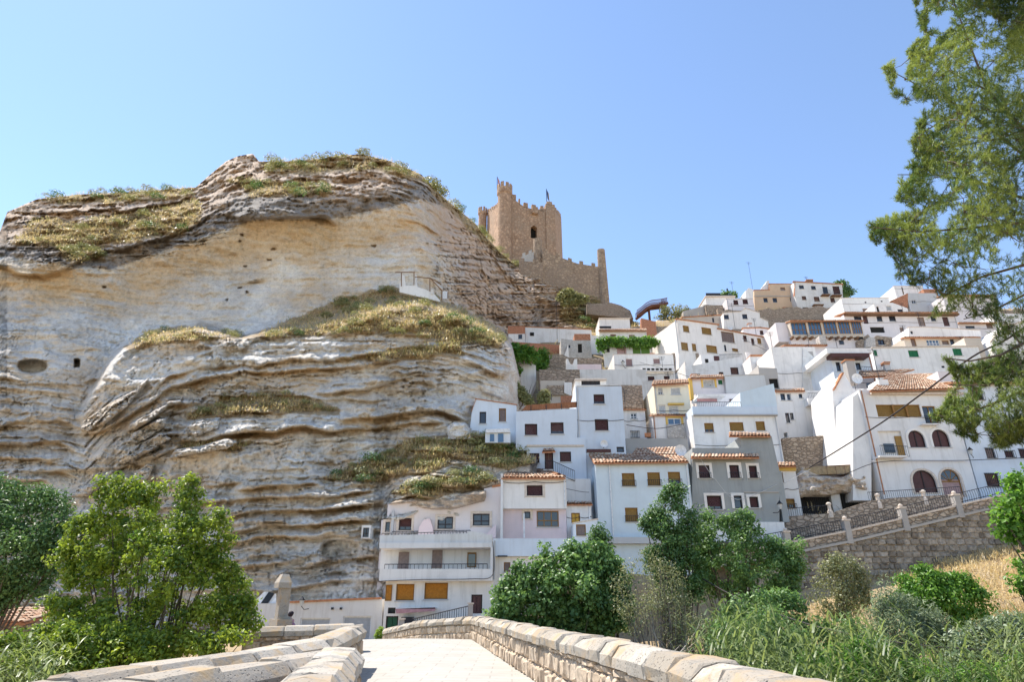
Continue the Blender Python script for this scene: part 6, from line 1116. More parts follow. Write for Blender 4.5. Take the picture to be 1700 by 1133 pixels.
def cable(pts, r, name, lab, mat='cable_black', grp=None):
    P = [pix(u, v, Y) for u, v, Y in pts]; out = []
    for i in range(len(P) - 1):     # Catmull-Rom
        a, b, c, d = P[max(i - 1, 0)], P[i], P[i + 1], P[min(i + 2, len(P) - 1)]
        for k in range(6): t = k / 6; out.append(0.5 * ((2 * b) + (c - a) * t + (2 * a - 5 * b + 4 * c - d) * t * t + (3 * b - a - 3 * c + d) * t ** 3))
    out.append(P[-1]); m_ = MB().tube([p - P[0] for p in out], r, 6); o = m_.build(name, mat); o.location = P[0]; tag(o, lab, 'cable', grp); return o
cable([(1790, 480, 22), (1677, 560, 26), (1614, 593, 29), (1536, 650, 33), (1470, 698, 38), (1404, 740, 44), (1344, 777, 51)], 0.045, 'overhead_cable', 'thick twisted overhead cable crossing in front of the arched house')
cable([(1160, 958, 27), (1230, 996, 24), (1345, 1038, 21), (1480, 1066, 19), (1600, 1078, 18), (1760, 1085, 17)], 0.022, 'overhead_cable', 'thin black cable sagging across the reeds')
cable([(1344, 790, 51.5), (1400, 788, 51.9), (1466, 767, 52.1), (1600, 765, 52.2), (1760, 758, 52.3)], 0.03, 'wall_cable', 'dark cable strung along the arched house front')
cable([(1180, 815, 47.5), (1240, 822, 47.5), (1290, 808, 48.5), (1345, 780, 51)], 0.018, 'wall_cable', 'pale cable drooping across the grey house', 'plaster_mid')
cable([(1160, 758, 47.6), (1190, 800, 47.6), (1225, 830, 47.7), (1290, 805, 48)], 0.016, 'wall_cable', 'thin pale cable hanging from the grey house eave', 'plaster_mid')
cable([(628, 966, 41.2), (700, 963, 41.2), (780, 962, 41.2), (818, 955, 41.2), (818, 900, 41.2)], 0.022, 'wall_cable', 'grey cable running under the long balcony')
cable([(940, 812, 47), (965, 817, 47), (978, 818, 47)], 0.02, 'wall_cable', 'short cable on the blank white wall')
for i, (q, lab) in enumerate((([(1062, 602, 78), (1120, 618, 72), (1180, 640, 62)], 'thin wire sagging from the lamp house to the yellow trim house'), ([(1232, 562, 84), (1320, 606, 72), (1400, 640, 60)], 'thin wire sagging past the blank white house'), ([(1000, 572, 86), (1040, 588, 82), (1090, 590, 80)], 'thin wire beside the vine pergola'), ([(1040, 706, 55), (1090, 712, 55), (1136, 704, 55)], 'thin wire across the small white house'), ([(1400, 560, 85), (1480, 572, 80), (1580, 566, 76)], 'thin wire below the timber eave'), ([(1290, 612, 70), (1345, 625, 66), (1420, 618, 64)], 'thin wire under the brown canopy'))):
    cable(q, 0.03, 'wire', lab)
# ================================================================== VEGETATION
def leaves_mesh(name, C, Nrm, size, tint, aspect=0.55, fold=0.18, rng=RNG):
    """C (n,3) leaf centres, Nrm (n,3) rough facing; one folded four-point leaf each"""
    n = len(C); a = rng.normal(size=(n, 3)); a -= (a * Nrm).sum(1, keepdims=True) * Nrm; a /= np.linalg.norm(a, axis=1, keepdims=True) + 1e-9
    b = np.cross(Nrm, a); s = size * rng.uniform(0.65, 1.3, (n, 1)); w_ = s * aspect
    V_ = np.stack([C - a * s * 0.5, C + b * w_ * 0.5 + Nrm * s * fold, C + a * s * 0.5, C - b * w_ * 0.5 + Nrm * s * fold], 1).reshape(-1, 3)
    i = np.arange(n)[:, None] * 4; F_ = np.concatenate([i + np.array([[0, 1, 2]]), i + np.array([[0, 2, 3]])], 0)
    return npmesh(name, V_, F_, np.repeat(tint, 4))
def sample_outline(poly, n, rng, holes=0.0, hs=28.0, seed=0):
    xs = [p[0] for p in poly]; ys = [p[1] for p in poly]; U_, V_ = [], []; tot = 0
    while tot < n:
        u = rng.uniform(min(xs), max(xs), 4 * n); v = rng.uniform(min(ys), max(ys), 4 * n); k = inpoly(u, v, poly)
        if holes > 0: k &= fbm(np.stack([u / hs, v / hs, np.full_like(u, seed)], -1), 3) > -1 + holes
        U_.append(u[k]); V_.append(v[k]); tot += k.sum()
    return np.concatenate(U_)[:n], np.concatenate(V_)[:n]
def tree(name, label, poly, Y, mat, nclump, per, lsize, cr=0.32, depth=1.0, base=None, trunks=1, group=None, cat='tree', bark='bark', holes=0.0, aspect=0.55, seed=1, limbs=24, zbase=None, up=0.4, hs=28):
    rng = np.random.default_rng(seed); px = Y / FPX / 0.97
    u, v = sample_outline(poly, nclump, rng, holes, hs, seed); e = edist(u, v, poly)
    span = max(p[0] for p in poly) - min(p[0] for p in poly); dm = np.minimum(e, span * 0.33) * px * depth
    # pull the clumps off the very edge by their own radius
    Yc = Y + rng.uniform(-1, 1, nclump) * dm; Cc = npix(u, v, Yc)
    cx = np.mean([p[0] for p in poly]); low = max(p[1] for p in poly); bu = base if base is not None else cx
    bp = pix(bu, low, Y); zb = float(Cc[:, 2].min()) - 0.4 if zbase == 'low' else zbase if zbase is not None else float(hill(bp.x, Y)); root = empty(name, (bp.x, Y, zb), label=label, cat=cat, group=group); o = np.array(root.location)
    n = nclump * per; ci = np.repeat(np.arange(nclump), per); r = cr * rng.uniform(0.6, 1.25, nclump)[ci]
    dirs = rng.normal(size=(n, 3)); dirs /= np.linalg.norm(dirs, axis=1, keepdims=True); rad = rng.uniform(0, 1, n) ** 0.45
    C = Cc[ci] + dirs * (r * rad)[:, None] * np.array([1, 1, 0.8])
    Nr = dirs * 0.6 + np.array([0, 0, up]) + rng.normal(size=(n, 3)) * 0.45; Nr /= np.linalg.norm(Nr, axis=1, keepdims=True)
    tint = np.clip(0.5 + 0.28 * rng.normal(size=nclump)[ci] + 0.2 * rng.normal(size=n), 0, 1)
    link('crown', leaves_mesh('crown', C - o, Nr, lsize, tint, aspect, rng=rng), mat, root)
    tr = MB(); zt = max(C[:, 2].max() - zb, 1.0)
    for k in range(trunks):
        ang = 6.28 * k / max(trunks, 1); sp_ = 0.25 * (trunks > 1); top = np.array([rng.normal() * 0.5, rng.normal() * 0.4, zt * 0.78]); b = np.array([sp_ * math.cos(ang), sp_ * math.sin(ang), -0.3]); mid = (b + top) / 2 + rng.normal(size=3) * np.array([0.2, 0.2, 0.1])
        r0 = 0.014 * zt / math.sqrt(trunks) + 0.025; tr.tube([b, b * 0.6 + mid * 0.4, mid, top], [r0, r0 * 0.8, r0 * 0.55, r0 * 0.15], 7)
        for i in rng.choice(nclump, min(limbs // trunks, nclump), replace=False):
            q = Cc[i] - o; f = np.clip((q[2] * 0.55) / zt, 0.08, 0.75); st_ = b + (top - b) * f; md = st_ * 0.5 + q * 0.5 + np.array([0, 0, -0.08 * np.linalg.norm(q - st_)])
            tr.tube([st_, md, q], [r0 * 0.42, r0 * 0.26, r0 * 0.08], 5)
    tr.build('trunk', bark, root); return root
def strips(name, B, dirs, lens, width, droop, tint, seg=3):
    """arching blades from base points"""
    n = len(B); side = np.cross(dirs, np.array([0, 0, 1.0])); side /= np.linalg.norm(side, axis=1, keepdims=True) + 1e-6
    rows = []
    for k in range(seg + 1):
        t = k / seg; c = B + dirs * (lens * t)[:, None] - np.array([0, 0, 1.0]) * (droop * lens * t * t)[:, None]; w_ = (width * (1 - t ** 1.6) + 0.0005)[:, None]
        rows += [c - side * w_, c + side * w_]
    V_ = np.stack(rows, 1).reshape(-1, 3); m = 2 * (seg + 1); i = np.arange(n)[:, None] * m
    F_ = np.concatenate([i + np.array([[2 * k, 2 * k + 1, 2 * k + 3, 2 * k + 2]]) for k in range(seg)], 0)
    return npmesh(name, V_, F_, np.repeat(tint, m))
# ---- riverside trees and shrubs
tree('poplar_sapling_clump', 'yellow-green leafy tree clump left of the bridge', [(85, 925), (105, 880), (150, 850), (165, 800), (195, 786), (240, 805), (270, 800), (285, 815), (322, 788), (335, 830), (375, 850), (388, 890), (372, 930), (405, 955), (420, 1000), (438, 1035), (400, 1060), (330, 1085), (240, 1120), (150, 1140), (60, 1150), (30, 1100), (70, 1060), (60, 1010), (110, 970)], 19, 'leaf_yellow', 1500, 26, 0.12, 0.26, 0.75, base=240, trunks=4, holes=0.6, seed=3, limbs=50, hs=34)
tree('dark_tree', 'dark blue-green tree at the left edge', [(-120, 860), (-60, 800), (0, 798), (25, 806), (45, 818), (75, 815), (105, 822), (120, 845), (112, 875), (125, 900), (100, 935), (70, 985), (20, 1010), (-60, 1020), (-130, 960)], 27, 'leaf_dark', 640, 46, 0.15, 0.5, 0.9, base=-10, holes=0.42, seed=5)
tree('fig_tree', 'broad glossy fig tree right of the bridge end', [(800, 1020), (822, 985), (845, 962), (862, 935), (882, 938), (905, 908), (928, 916), (948, 893), (975, 908), (1000, 905), (1040, 950), (1050, 1000), (1040, 1050), (960, 1062), (880, 1045), (815, 1035)], 25, 'leaf_fig', 620, 40, 0.15, 0.34, 0.8, base=930, trunks=3, holes=0.52, seed=7, aspect=0.75)
tree('slender_tree', 'slender pointed dark tree rising behind the fig', [(955, 990), (970, 930), (978, 895), (992, 868), (1003, 880), (1012, 915), (1030, 950), (1042, 1000), (1000, 1040)], 27, 'leaf_dark', 170, 42, 0.13, 0.34, 0.8, holes=0.4, seed=9)
tree('privet_tree', 'tall dark green tree with a spire before the blue house', [(1065, 870), (1085, 845), (1098, 825), (1112, 805), (1128, 800), (1140, 830), (1160, 850), (1155, 900), (1175, 960), (1160, 1010), (1110, 990), (1075, 940), (1068, 900)], 27, 'leaf_dark', 420, 36, 0.13, 0.33, 0.8, base=1125, holes=0.55, seed=11)
tree('privet_tree', 'broad green tree before the grey house', [(1150, 880), (1175, 850), (1205, 862), (1225, 845), (1250, 855), (1265, 890), (1300, 905), (1330, 900), (1332, 950), (1315, 1000), (1260, 1020), (1190, 1000), (1150, 960)], 28, 'leaf_fig', 520, 38, 0.13, 0.35, 0.85, base=1220, holes=0.55, seed=12)
tree('dry_shrub', 'half-dry grey-green shrub with bare twigs behind the parapet', [(1020, 960), (1045, 925), (1080, 915), (1110, 940), (1150, 985), (1185, 1020), (1200, 1080), (1130, 1090), (1060, 1065), (1030, 1020)], 21, 'leaf_olive', 260, 26, 0.07, 0.36, 0.8, base=1110, trunks=6, holes=0.66, seed=13, cat='shrub', bark='bark_grey', limbs=110)
tree('wall_shrub', 'olive-green shrub against the stone retaining wall', [(1352, 990), (1360, 940), (1385, 922), (1420, 930), (1440, 960), (1445, 1005), (1400, 1030), (1360, 1020)], 38, 'leaf_olive', 190, 34, 0.15, 0.5, 0.8, seed=15, trunks=3, holes=0.4, cat='shrub')
tree('bright_shrub', 'bright green leafy shrub on the dry bank', [(1475, 1000), (1490, 960), (1530, 942), (1560, 955), (1600, 955), (1640, 990), (1650, 1030), (1590, 1045), (1500, 1035)], 30, 'leaf_bright', 300, 40, 0.16, 0.45, 0.8, seed=17, trunks=3, holes=0.42, cat='shrub')
tree('willow_shrub', 'grey-green willow shrub in front of the bright shrub', [(1440, 1090), (1450, 1010), (1470, 965), (1500, 990), (1550, 1010), (1590, 1060), (1600, 1133), (1480, 1140)], 21, 'leaf_grey', 330, 40, 0.12, 0.34, 0.8, seed=19, trunks=4, holes=0.45, aspect=0.25, cat='shrub')
tree('poplar_branch_tree', 'leafy poplar boughs entering at the right edge', [(1640, 830), (1665, 800), (1690, 778), (1760, 760), (1800, 900), (1740, 930), (1690, 900), (1655, 885)], 16, 'leaf_bright', 150, 30, 0.12, 0.28, 0.7, base=1790, seed=21, holes=0.5, aspect=0.8, zbase=-3.5)
tree('poplar_sapling', 'small leafy sprig at the right edge above dry grass', [(1672, 960), (1690, 935), (1740, 930), (1760, 1000), (1700, 990)], 20, 'leaf_bright', 60, 26, 0.12, 0.25, 0.7, base=1720, seed=22, aspect=0.8, zbase=-3.5)
tree('riverbank_bush', 'dense leafy undergrowth below the broad green tree', [(1150, 1133), (1180, 1040), (1300, 1010), (1340, 1050), (1345, 1150)], 20, 'leaf_fig', 240, 36, 0.11, 0.36, 0.7, seed=23, trunks=5, holes=0.4, cat='shrub')
tree('riverbank_bush', 'leafy nettle patch in the lower right corner', [(1300, 1160), (1340, 1080), (1460, 1060), (1500, 1100), (1620, 1110), (1700, 1090), (1760, 1180), (1300, 1180)], 15, 'leaf_bright', 420, 36, 0.085, 0.28, 0.7, seed=24, trunks=6, holes=0.45, cat='shrub', zbase=-3.5)
tree('skyline_bush', 'dark round bush on the skyline right of the stone-white house', [(1380, 490), (1390, 468), (1400, 464), (1408, 476), (1420, 488), (1400, 495)], 124, 'leaf_dark', 60, 30, 0.5, 0.9, 0.8, seed=25, zbase='low', cat='shrub', limbs=6)
tree('skyline_bush', 'low green bushes on the skyline under the footbridge', [(1088, 530), (1100, 510), (1130, 508), (1150, 520), (1120, 535)], 117, 'leaf_scrub', 60, 30, 0.45, 0.9, 0.8, seed=26, zbase='low', cat='shrub', limbs=6)
tree('roof_garden_plant', 'green plants on the fenced skyline terrace', [(1190, 492), (1200, 484), (1222, 486), (1222, 494), (1195, 498)], 118, 'leaf_fig', 40, 26, 0.4, 0.6, 0.8, seed=27, zbase='low', cat='plant', limbs=4)
tree('vine_pergola', 'bright green vine pergola in front of the white two-tier house', zl(5, [(785, 500), (795, 440), (830, 428), (960, 425), (1100, 428), (1240, 432), (1315, 440), (1290, 470), (1180, 490), (1000, 488), (850, 490), (815, 530)]), 86, 'leaf_bright', 150, 34, 0.38, 0.7, 0.5, seed=28, zbase='low', cat='vine', limbs=12)
tree('creeper', 'green creeper mass beside the right edge of the rock', zl(5, [(40, 560), (50, 480), (120, 495), (240, 520), (250, 560), (240, 620), (150, 600), (80, 600), (60, 660), (140, 710), (60, 700), (25, 640)]), 73, 'leaf_bright', 150, 34, 0.34, 0.7, 0.5, seed=29, cat='vine', limbs=12, zbase='low')
tree('creeper', 'upright green shrub on the dry stone terrace', zl(5, [(255, 600), (290, 560), (320, 500), (350, 540), (355, 620), (330, 680), (270, 680)]), 80, 'leaf_bright', 70, 30, 0.34, 0.7, 0.5, seed=30, cat='shrub', limbs=8, zbase='low')
tree('slope_shrub', 'dark green shrubs hugging the rock right edge', zl(2, [(400, 150), (440, 150), (500, 220), (570, 310), (580, 340), (520, 320), (450, 250), (410, 200)]), 58, 'leaf_scrub', 120, 34, 0.22, 0.5, 0.6, seed=31, cat='shrub', limbs=8, zbase='low')
tree('slope_shrub', 'round green shrub above the reed fence', zl(2, [(640, 330), (650, 270), (680, 240), (705, 270), (700, 330)]), 58, 'leaf_scrub', 60, 34, 0.2, 0.45, 0.6, seed=32, cat='shrub', limbs=6, zbase='low')
tree('castle_shrub', 'green shrubs on the rock below the curtain wall', zl(8, [(810, 950), (850, 890), (890, 870), (940, 910), (1030, 930), (1020, 960), (950, 980), (860, 985)]), 118, 'leaf_scrub', 110, 30, 0.45, 0.8, 0.6, seed=33, cat='shrub', limbs=6, zbase='low')
tree('masonry_shrub', 'green shrub growing on the rough masonry bank', zl(4, [(395, 680), (400, 610), (430, 590), (455, 620), (450, 690)]), 58.2, 'leaf_scrub', 60, 34, 0.2, 0.4, 0.6, seed=34, cat='shrub', limbs=6, zbase='low')
tree('cypress_sapling', 'small bright yellow-green conifer beside the bridge end', [(623, 1066), (624, 1050), (633, 1040), (643, 1052), (645, 1066)], 36.5, 'leaf_cypress', 70, 40, 0.09, 0.14, 0.9, seed=35, cat='shrub', limbs=10, zbase=-0.42, up=1.2, aspect=0.3)
tree('riverbank_bush', 'low dense undergrowth at the foot of the yellow-green tree', [(-60, 1150), (-40, 1075), (40, 1040), (110, 1030), (200, 1045), (300, 1060), (380, 1050), (420, 1060), (330, 1100), (200, 1160)], 17.5, 'leaf_yellow', 520, 32, 0.11, 0.28, 0.8, seed=41, trunks=6, holes=0.5, cat='shrub', zbase=-3.8)
tree('riverbank_bush', 'dark leafy thicket behind the sagging cable', [(1180, 1075), (1200, 1010), (1260, 985), (1320, 990), (1345, 1040), (1400, 1030), (1450, 1050), (1460, 1133), (1200, 1150)], 23, 'leaf_fig', 420, 38, 0.13, 0.4, 0.8, seed=42, trunks=6, holes=0.45, cat='shrub')
tree('riverbank_bush', 'mid-green thicket right of the willow shrub', [(1570, 1133), (1590, 1060), (1640, 1030), (1700, 1020), (1780, 1040), (1790, 1150)], 19, 'leaf_grey', 330, 38, 0.12, 0.36, 0.8, seed=43, trunks=6, holes=0.45, cat='shrub', zbase=-4)
# ---- ledge shrubs (countable, look-alike)
def bush_mesh(seed, mat, n=260, s=0.16):
    rng = np.random.default_rng(seed); d = rng.normal(size=(n, 3)); d /= np.linalg.norm(d, axis=1, keepdims=True); d[:, 2] = np.abs(d[:, 2]) * 0.8
    C = d * (rng.uniform(0.25, 1, n) ** 0.5)[:, None] * (1 + 0.25 * vnoise(d * 2 + seed))[:, None]; N_ = d * 0.6 + rng.normal(size=(n, 3)) * 0.4 + np.array([0, 0, 0.4]); N_ /= np.linalg.norm(N_, axis=1, keepdims=True)
    me = leaves_mesh('ledge_shrub', C, N_, s, np.clip(0.5 + 0.25 * rng.normal(size=n), 0, 1), 0.5, rng=rng); me.materials.append(M[mat]); return me
BM = [bush_mesh(50 + i, 'leaf_scrub', 300, 0.2) for i in range(4)] + [bush_mesh(60, 'leaf_dark', 300, 0.2)]
def ledge_bush(u, v, r, lab, grp, k=None):
    p = cliff_pt(u, v); o = bpy.data.objects.new('ledge_shrub', BM[random.randrange(5) if k is None else k]); COL.objects.link(o); o.location = p + Vector((0, -0.25, 0.05)); o.rotation_euler = (0, 0, random.uniform(0, 6.28)); o.scale = (r, r, r * random.uniform(0.7, 1.0)); tag(o, lab, 'shrub', grp)
rs = random.Random(4)
GS = [('scrubby green shrub on the cliff top rim', 'shrubs on the cliff top', [6, 7], 40, (0.6, 1.2)), ('scrubby green shrub on the upper left rock ledges', 'shrubs on the upper left ledges', [5, 8, 9], 44, (0.45, 1.0)), ('scrubby shrub on the wide ledge above the banded rock', 'shrubs on the wide middle ledge', [4], 46, (0.4, 0.9)),
      ('bushy shrub on the ledge above the pink cave house', 'shrubs above the pink cave house', [0, 1], 46, (0.4, 0.9)), ('small shrub on the dry grass ledge mid-cliff', 'shrubs on the mid-cliff grass ledge', [2, 3], 22, (0.35, 0.65)), ('scrubby shrub along the ridge below the castle', 'shrubs along the castle ridge', [10, 11], 34, (0.7, 1.5))]
for lab, grp, ids, n, (r0, r1) in GS:
    for _ in range(n):
        g = GRASS[rs.choice(ids)]; u, v = sample_outline(g, 1, np.random.default_rng(rs.randrange(10 ** 6))); ledge_bush(float(u[0]), float(v[0]), rs.uniform(r0, r1), lab, grp)
for u in range(790, 885, 9): ledge_bush(u, 752 + rs.uniform(-12, 10), rs.uniform(0.7, 1.1), 'bushy shrub on the ledge above the pink cave house', 'shrubs above the pink cave house')
# ---- dry grass on the ledges
def tufts(name, P, mat, per, ln, wd, seed, label=None, spread=0.25, parent=None):
    rng = np.random.default_rng(seed); n = len(P) * per; B = np.repeat(P, per, 0) + rng.normal(size=(n, 3)) * np.array([spread, spread, 0.02]); d = rng.normal(size=(n, 3)) * 0.45 + np.array([0, 0, 1.0]); d /= np.linalg.norm(d, axis=1, keepdims=True)
    l = ln * rng.uniform(0.5, 1.3, n); t = np.clip(0.45 + 0.45 * np.repeat(fbm(P * 0.5, 3), per) + 0.25 * np.repeat(rng.normal(size=len(P)), per) + 0.15 * rng.normal(size=n), 0, 1)
    return link(name, strips(name, B, d, l, wd * rng.uniform(0.7, 1.3, n), rng.uniform(0.1, 0.6, n), t, 2), mat, parent, label=label, kind='stuff', cat='grass' if parent is None else None)
gm = np.argwhere(grass + 0.42 * fbm(P1 * 0.5, 3) > 0.66); rng = np.random.default_rng(77); sel = gm[rng.choice(len(gm), 15000)]; pts = P1[sel[:, 0], sel[:, 1]]; k = rng.random(15000)
tufts('dry_grass', pts[k < 0.86], 'leaf_dry', 8, 0.36, 0.026, 1, 'golden dry grass covering the cliff ledges'); tufts('green_grass', pts[k >= 0.86], 'leaf_scrub', 10, 0.5, 0.03, 2, 'greyish green weeds mixed into the cliff grass')
# ---- dry grass on the bank and among the terraces
xg = rng.uniform(12, 60, 16000); yg = rng.uniform(24, 46, 16000); kk = (fbm(np.stack([xg * 0.3, yg * 0.3, 0 * xg], -1), 3) > -0.35); xg, yg = xg[kk], yg[kk]
tufts('bank_grass', np.stack([xg, yg, hill(xg, yg) - 0.15], -1), 'leaf_dry', 7, 0.5, 0.02, 3, 'straw-coloured dry grass on the bank under the retaining wall', 0.35)
xg = rng.uniform(-4, 110, 9000); yg = rng.uniform(52, 125, 9000); kk = (fbm(np.stack([xg * 0.12, yg * 0.12, 0 * xg + 3], -1), 3) > -0.2); xg, yg = xg[kk], yg[kk]
tufts('terrace_grass', np.stack([xg, yg, hill(xg, yg) - 0.2], -1), 'leaf_dry', 6, 0.9, 0.05, 4, 'dry grass between the hillside houses', 0.6)
n_ = 0
while n_ < 90:
    x, y = rng.uniform(8, 100), rng.uniform(95, 128); z = float(hill(x, y)); u, v = proj((x, y, z))
    if 860 < u < 1700: o = bpy.data.objects.new('hill_shrub', BM[random.randrange(5)]); COL.objects.link(o); o.location = (x, y, z - 0.3); r = rng.uniform(0.6, 1.5); o.scale = (r, r, r * 0.8); tag(o, 'small scrub bush on the dry slope among the upper houses', 'shrub', 'scrub bushes among the upper houses'); n_ += 1
# ---- giant reeds
def reeds(name, label, spots, seed):
    rng = np.random.default_rng(seed); B, D, Ln, Wd, Dr, T = [], [], [], [], [], []; st = MB(); sv = []
    for x, y, z, h in spots:
        lean = rng.normal(size=2) * 0.12; tt_ = np.clip(0.45 + 0.7 * float(vnoise(np.array([x * 0.45, y * 0.45, 2.0]))) + rng.normal() * 0.2, 0, 1); m = rng.integers(13, 19)
        for k in range(m):
            f = 0.35 + 0.65 * k / m; p = np.array([x + lean[0] * h * f * f, y + lean[1] * h * f * f, z + h * f]); an = rng.uniform(0, 6.283); el = rng.uniform(0.35, 1.1)
            B.append(p); D.append([math.cos(an) * math.cos(el), math.sin(an) * math.cos(el), math.sin(el)]); Ln.append(rng.uniform(0.45, 0.85)); Wd.append(rng.uniform(0.014, 0.024)); Dr.append(rng.uniform(0.3, 0.9)); T.append(np.clip(tt_ + rng.normal() * 0.18, 0, 1))
        sv.append((np.array([x, y, z]), np.array([x + lean[0] * h * 0.3, y + lean[1] * h * 0.3, z + h * 0.55]), np.array([x + lean[0] * h, y + lean[1] * h, z + h])))
    me = strips(name, np.array(B), np.array(D), np.array(Ln), np.array(Wd), np.array(Dr), np.array(T), 4); o = link(name, me, 'leaf_reed', label=label, cat='reeds', kind='stuff')
    for a, b, c in sv: st.tube([a, b, c], [0.014, 0.012, 0.004], 3, False)
    st.build('stalks', 'leaf_reed', o, kind='stuff')
sp_ = []
def ztop(u, v, Y): return pix(u, v, Y).z
topline = [(1100, 1090), (1180, 1010), (1215, 985), (1260, 1000), (1330, 1040), (1420, 1000), (1450, 985), (1480, 1030), (1560, 1070), (1620, 1030), (1660, 1020), (1720, 1000), (1800, 1000)]
while len(sp_) < 1050:
    u = rng.uniform(1150, 1800); Y_ = rng.uniform(11, 26); vt = np.interp(u, [p[0] for p in topline], [p[1] for p in topline]) + rng.uniform(0, 110) * (1 if rng.random() < 0.85 else 0.1)
    if vt > 1150: continue
    p = pix(u, vt, Y_); zb = max(float(hill(p.x, Y_)), p.z - 4.5); sp_.append((p.x, Y_, zb, max(p.z - zb, 0.8)))
reeds('giant_reeds', 'tall green giant reeds filling the lower right riverbank', sp_, 5)
sp_ = []
while len(sp_) < 160:
    u = rng.uniform(-120, 110); Y_ = rng.uniform(13, 18); vt = rng.uniform(1045, 1130); p = pix(u, vt, Y_); sp_.append((p.x, Y_, p.z - 3.0, 3.0))
reeds('giant_reeds', 'bright green reeds in the lower left corner', sp_, 6)
# ---- bare twigs by the dry shrub
m_ = MB(); tb = pix(1110, 1060, 20)
for i in range(120):
    a = Vector((rng.normal() * 0.6, rng.normal() * 0.5, rng.uniform(-2.0, -0.4))); d = Vector((rng.normal() * 0.5, rng.normal() * 0.4, rng.uniform(0.3, 1.2))); m_.tube([a, a + d * 0.5 + Vector((rng.normal() * 0.08, 0, 0)), a + d], [0.012, 0.008, 0.003], 3, False)
o = m_.build('bare_twig_bush', 'twig_dry'); o.location = tb; tag(o, 'leafless grey twig bush just behind the right parapet', 'shrub')
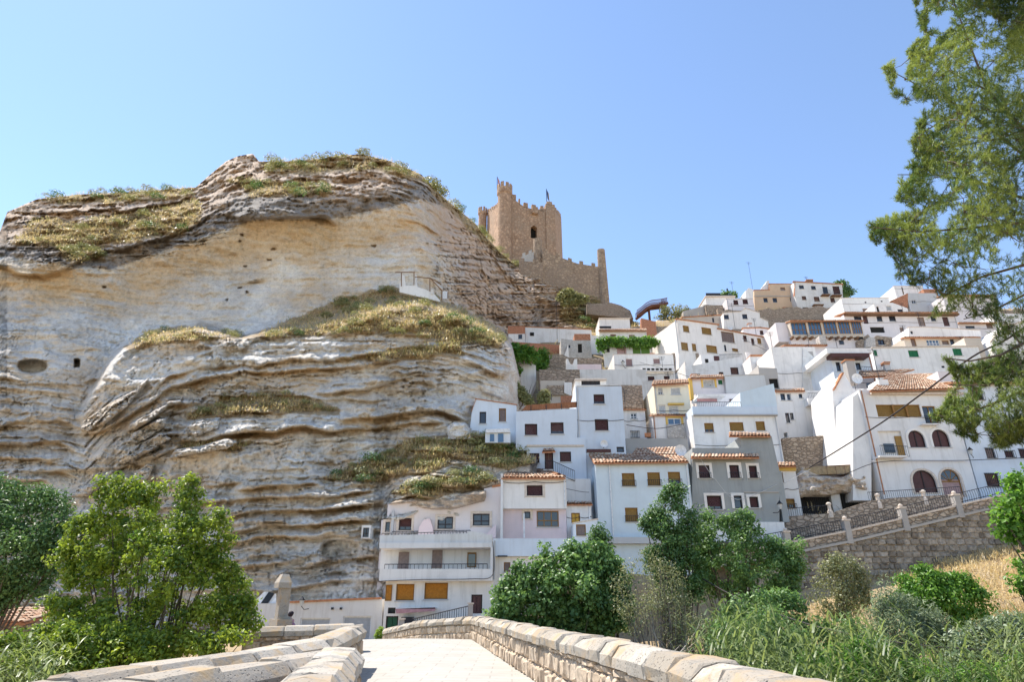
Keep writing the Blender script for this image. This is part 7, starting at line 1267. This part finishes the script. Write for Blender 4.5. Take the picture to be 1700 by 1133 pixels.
# ---- pine at the right
def pine():
    rng = np.random.default_rng(91); Y0 = 12.5
    outline = [(1508, -60), (1518, 0), (1530, 55), (1500, 95), (1466, 112), (1480, 150), (1492, 178), (1520, 185), (1510, 230), (1522, 262), (1488, 285), (1484, 330), (1502, 345), (1472, 362), (1443, 372), (1446, 400), (1480, 425), (1492, 460), (1520, 480), (1545, 470), (1560, 500), (1540, 530), (1565, 520), (1600, 512), (1630, 545), (1655, 560), (1640, 600), (1600, 610), (1565, 590), (1590, 640), (1560, 680), (1545, 690), (1570, 715), (1610, 730), (1650, 745), (1700, 735), (1760, 740), (1820, 700), (1820, -60), (1680, -60), (1660, 40), (1672, -60)]
    br = [[(1790, 260), (1700, 215), (1640, 150), (1612, 80), (1590, 20), (1570, -30)], [(1640, 150), (1580, 120), (1530, 70)], [(1790, 330), (1690, 250), (1600, 180), (1540, 150), (1475, 115)], [(1600, 180), (1540, 215), (1515, 235)], [(1790, 400), (1700, 330), (1620, 300), (1550, 290), (1490, 290)], [(1620, 300), (1560, 330), (1490, 330)],
          [(1790, 420), (1700, 370), (1600, 380), (1530, 385), (1450, 378)], [(1600, 380), (1540, 420), (1490, 450)], [(1790, 470), (1700, 440), (1630, 460), (1570, 490), (1535, 470)], [(1790, 500), (1700, 490), (1640, 520), (1600, 530)], [(1790, 560), (1720, 560), (1660, 590), (1610, 600), (1570, 595)], [(1790, 620), (1720, 640), (1650, 670), (1600, 690), (1550, 685)], [(1650, 670), (1620, 710), (1600, 725)], [(1790, 660), (1730, 690), (1690, 720), (1660, 740)],
          [(1790, 150), (1730, 90), (1700, 30), (1690, -30)], [(1790, 560), (1700, 600), (1640, 640), (1590, 640)], [(1700, 215), (1660, 230), (1600, 240), (1530, 250)]]
    root = empty('pine_tree', (14.6, Y0 + 0.4, -4.6), label='large pine whose boughs hang into the right of the view', cat='tree'); o = np.array(root.location)
    tx = 0.0; MB().tube([(0.3, 0, -0.3), (0.1, 0, 4), (0, 0.1, 8), (-0.1, 0.1, 13), (-0.2, 0, 17)], [0.34, 0.28, 0.22, 0.15, 0.06], 10).build('trunk', 'bark', root)
    lb = MB(); anchors = []
    for i, b in enumerate(br):
        dy = rng.uniform(-1.3, 1.3); P = [np.array(pix(u, v, Y0 + dy * (0.3 + 0.7 * k / len(b)))) - o for k, (u, v) in enumerate(b)]
        if b[0][0] == 1790: P = [np.array([0, 0, P[0][2] - 0.5])] + P
        r0 = 0.05 if b[0][0] == 1790 else 0.025; lb.tube(P, [r0 * (1 - 0.82 * k / (len(P) - 1)) for k in range(len(P))], 6)
        for k in range(len(P) - 1):
            for t in np.linspace(0, 1, 14, endpoint=False): anchors.append(P[k] * (1 - t) + P[k + 1] * t)
    lb.build('limb', 'bark', root); anchors = np.array(anchors)
    n = 25000; u, v = sample_outline(outline, n, rng, 0.58, 34, 5); ed = edist(u, v, outline); keep = rng.random(n) < 0.55 + 0.45 * (ed < 40); keep &= ~((v > 415) & (v < 590) & (rng.random(n) < 0.5)) & ~((v > 500) & (v < 575) & (u < 1640) & (rng.random(n) < 0.4)); u, v = u[keep], v[keep]; u2, v2 = sample_outline([(1560, 60), (1620, -40), (1820, -60), (1820, 420), (1640, 400), (1560, 330), (1545, 200)], 3000, rng, 0.6, 30, 9); u, v = np.concatenate([u, u2]), np.concatenate([v, v2])
    C = npix(u, v, Y0 + rng.uniform(-1, 1, len(u)) * np.minimum(edist(u, v, outline), 90) / 90 * 1.7) - o
    d2 = ((C[:, None, :] - anchors[None]) ** 2).sum(-1); near = d2.argmin(1); dn = np.sqrt(d2.min(1))
    tw = MB(); cs = C[rng.choice(len(C), 520, replace=False)]; ca = ((cs[:, None, :] - anchors[None]) ** 2).sum(-1); na = ca.argmin(1); da = np.sqrt(ca.min(1)); order = np.argsort(da); done = []
    for q in order:       # branchlets grow outward from branchlet to branchlet
        src = anchors[na[q]]
        if done:
            dp = cs[done]; dd_ = np.linalg.norm(dp - cs[q], axis=1); m_i = dd_.argmin()
            if dd_[m_i] < da[q]: src = dp[m_i]
        md = (src + cs[q]) / 2 + rng.normal(size=3) * 0.05; tw.tube([src, md, cs[q]], [0.013, 0.009, 0.005], 4, False); done.append(q)
    d3 = ((C[:, None, :] - cs[None]) ** 2).sum(-1); near_c = d3.argmin(1); ancC = cs[near_c]; dc = np.sqrt(d3.min(1)); near = near
    for i in range(0, len(C), 4):
        if dc[i] < 0.4: tw.tube([ancC[i], (ancC[i] + C[i]) / 2 + rng.normal(size=3) * 0.02, C[i]], [0.006, 0.005, 0.002], 3, False)
    tw.build('twigs', 'bark', root, kind='stuff')
    ax = C - ancC; ax[:, 2] += 0.12; ax = ax + rng.normal(size=ax.shape) * 0.15; ax /= np.linalg.norm(ax, axis=1, keepdims=True)
    per = 34; m = len(C) * per; ci = np.repeat(np.arange(len(C)), per); t = rng.uniform(-0.11, 0.08, m); d = ax[ci] * 0.75 + rng.normal(size=(m, 3)) * 0.55; d /= np.linalg.norm(d, axis=1, keepdims=True)
    tint = np.clip(0.42 + 0.25 * rng.normal(size=len(C))[ci] + 0.55 * fbm((C + o) * 1.1, 2)[ci] + 0.12 * rng.normal(size=m), 0, 1)
    link('needles', strips('needles', C[ci] + ax[ci] * t[:, None], d, rng.uniform(0.06, 0.11, m), np.full(m, 0.0042), np.full(m, 0.05), tint, 1), 'leaf_pine', root, kind='stuff')
    for i in rng.choice(len(C), 26, replace=False):
        c = MB(); c.lathe((0, 0, 0), [(0.004, -0.04), (0.026, -0.025), (0.03, 0.0), (0.018, 0.03), (0.003, 0.045)], 8); q = c.build('cone', 'bark', root); q.location = anchors[near[i]] + np.array([0, 0, -0.03])
pine()
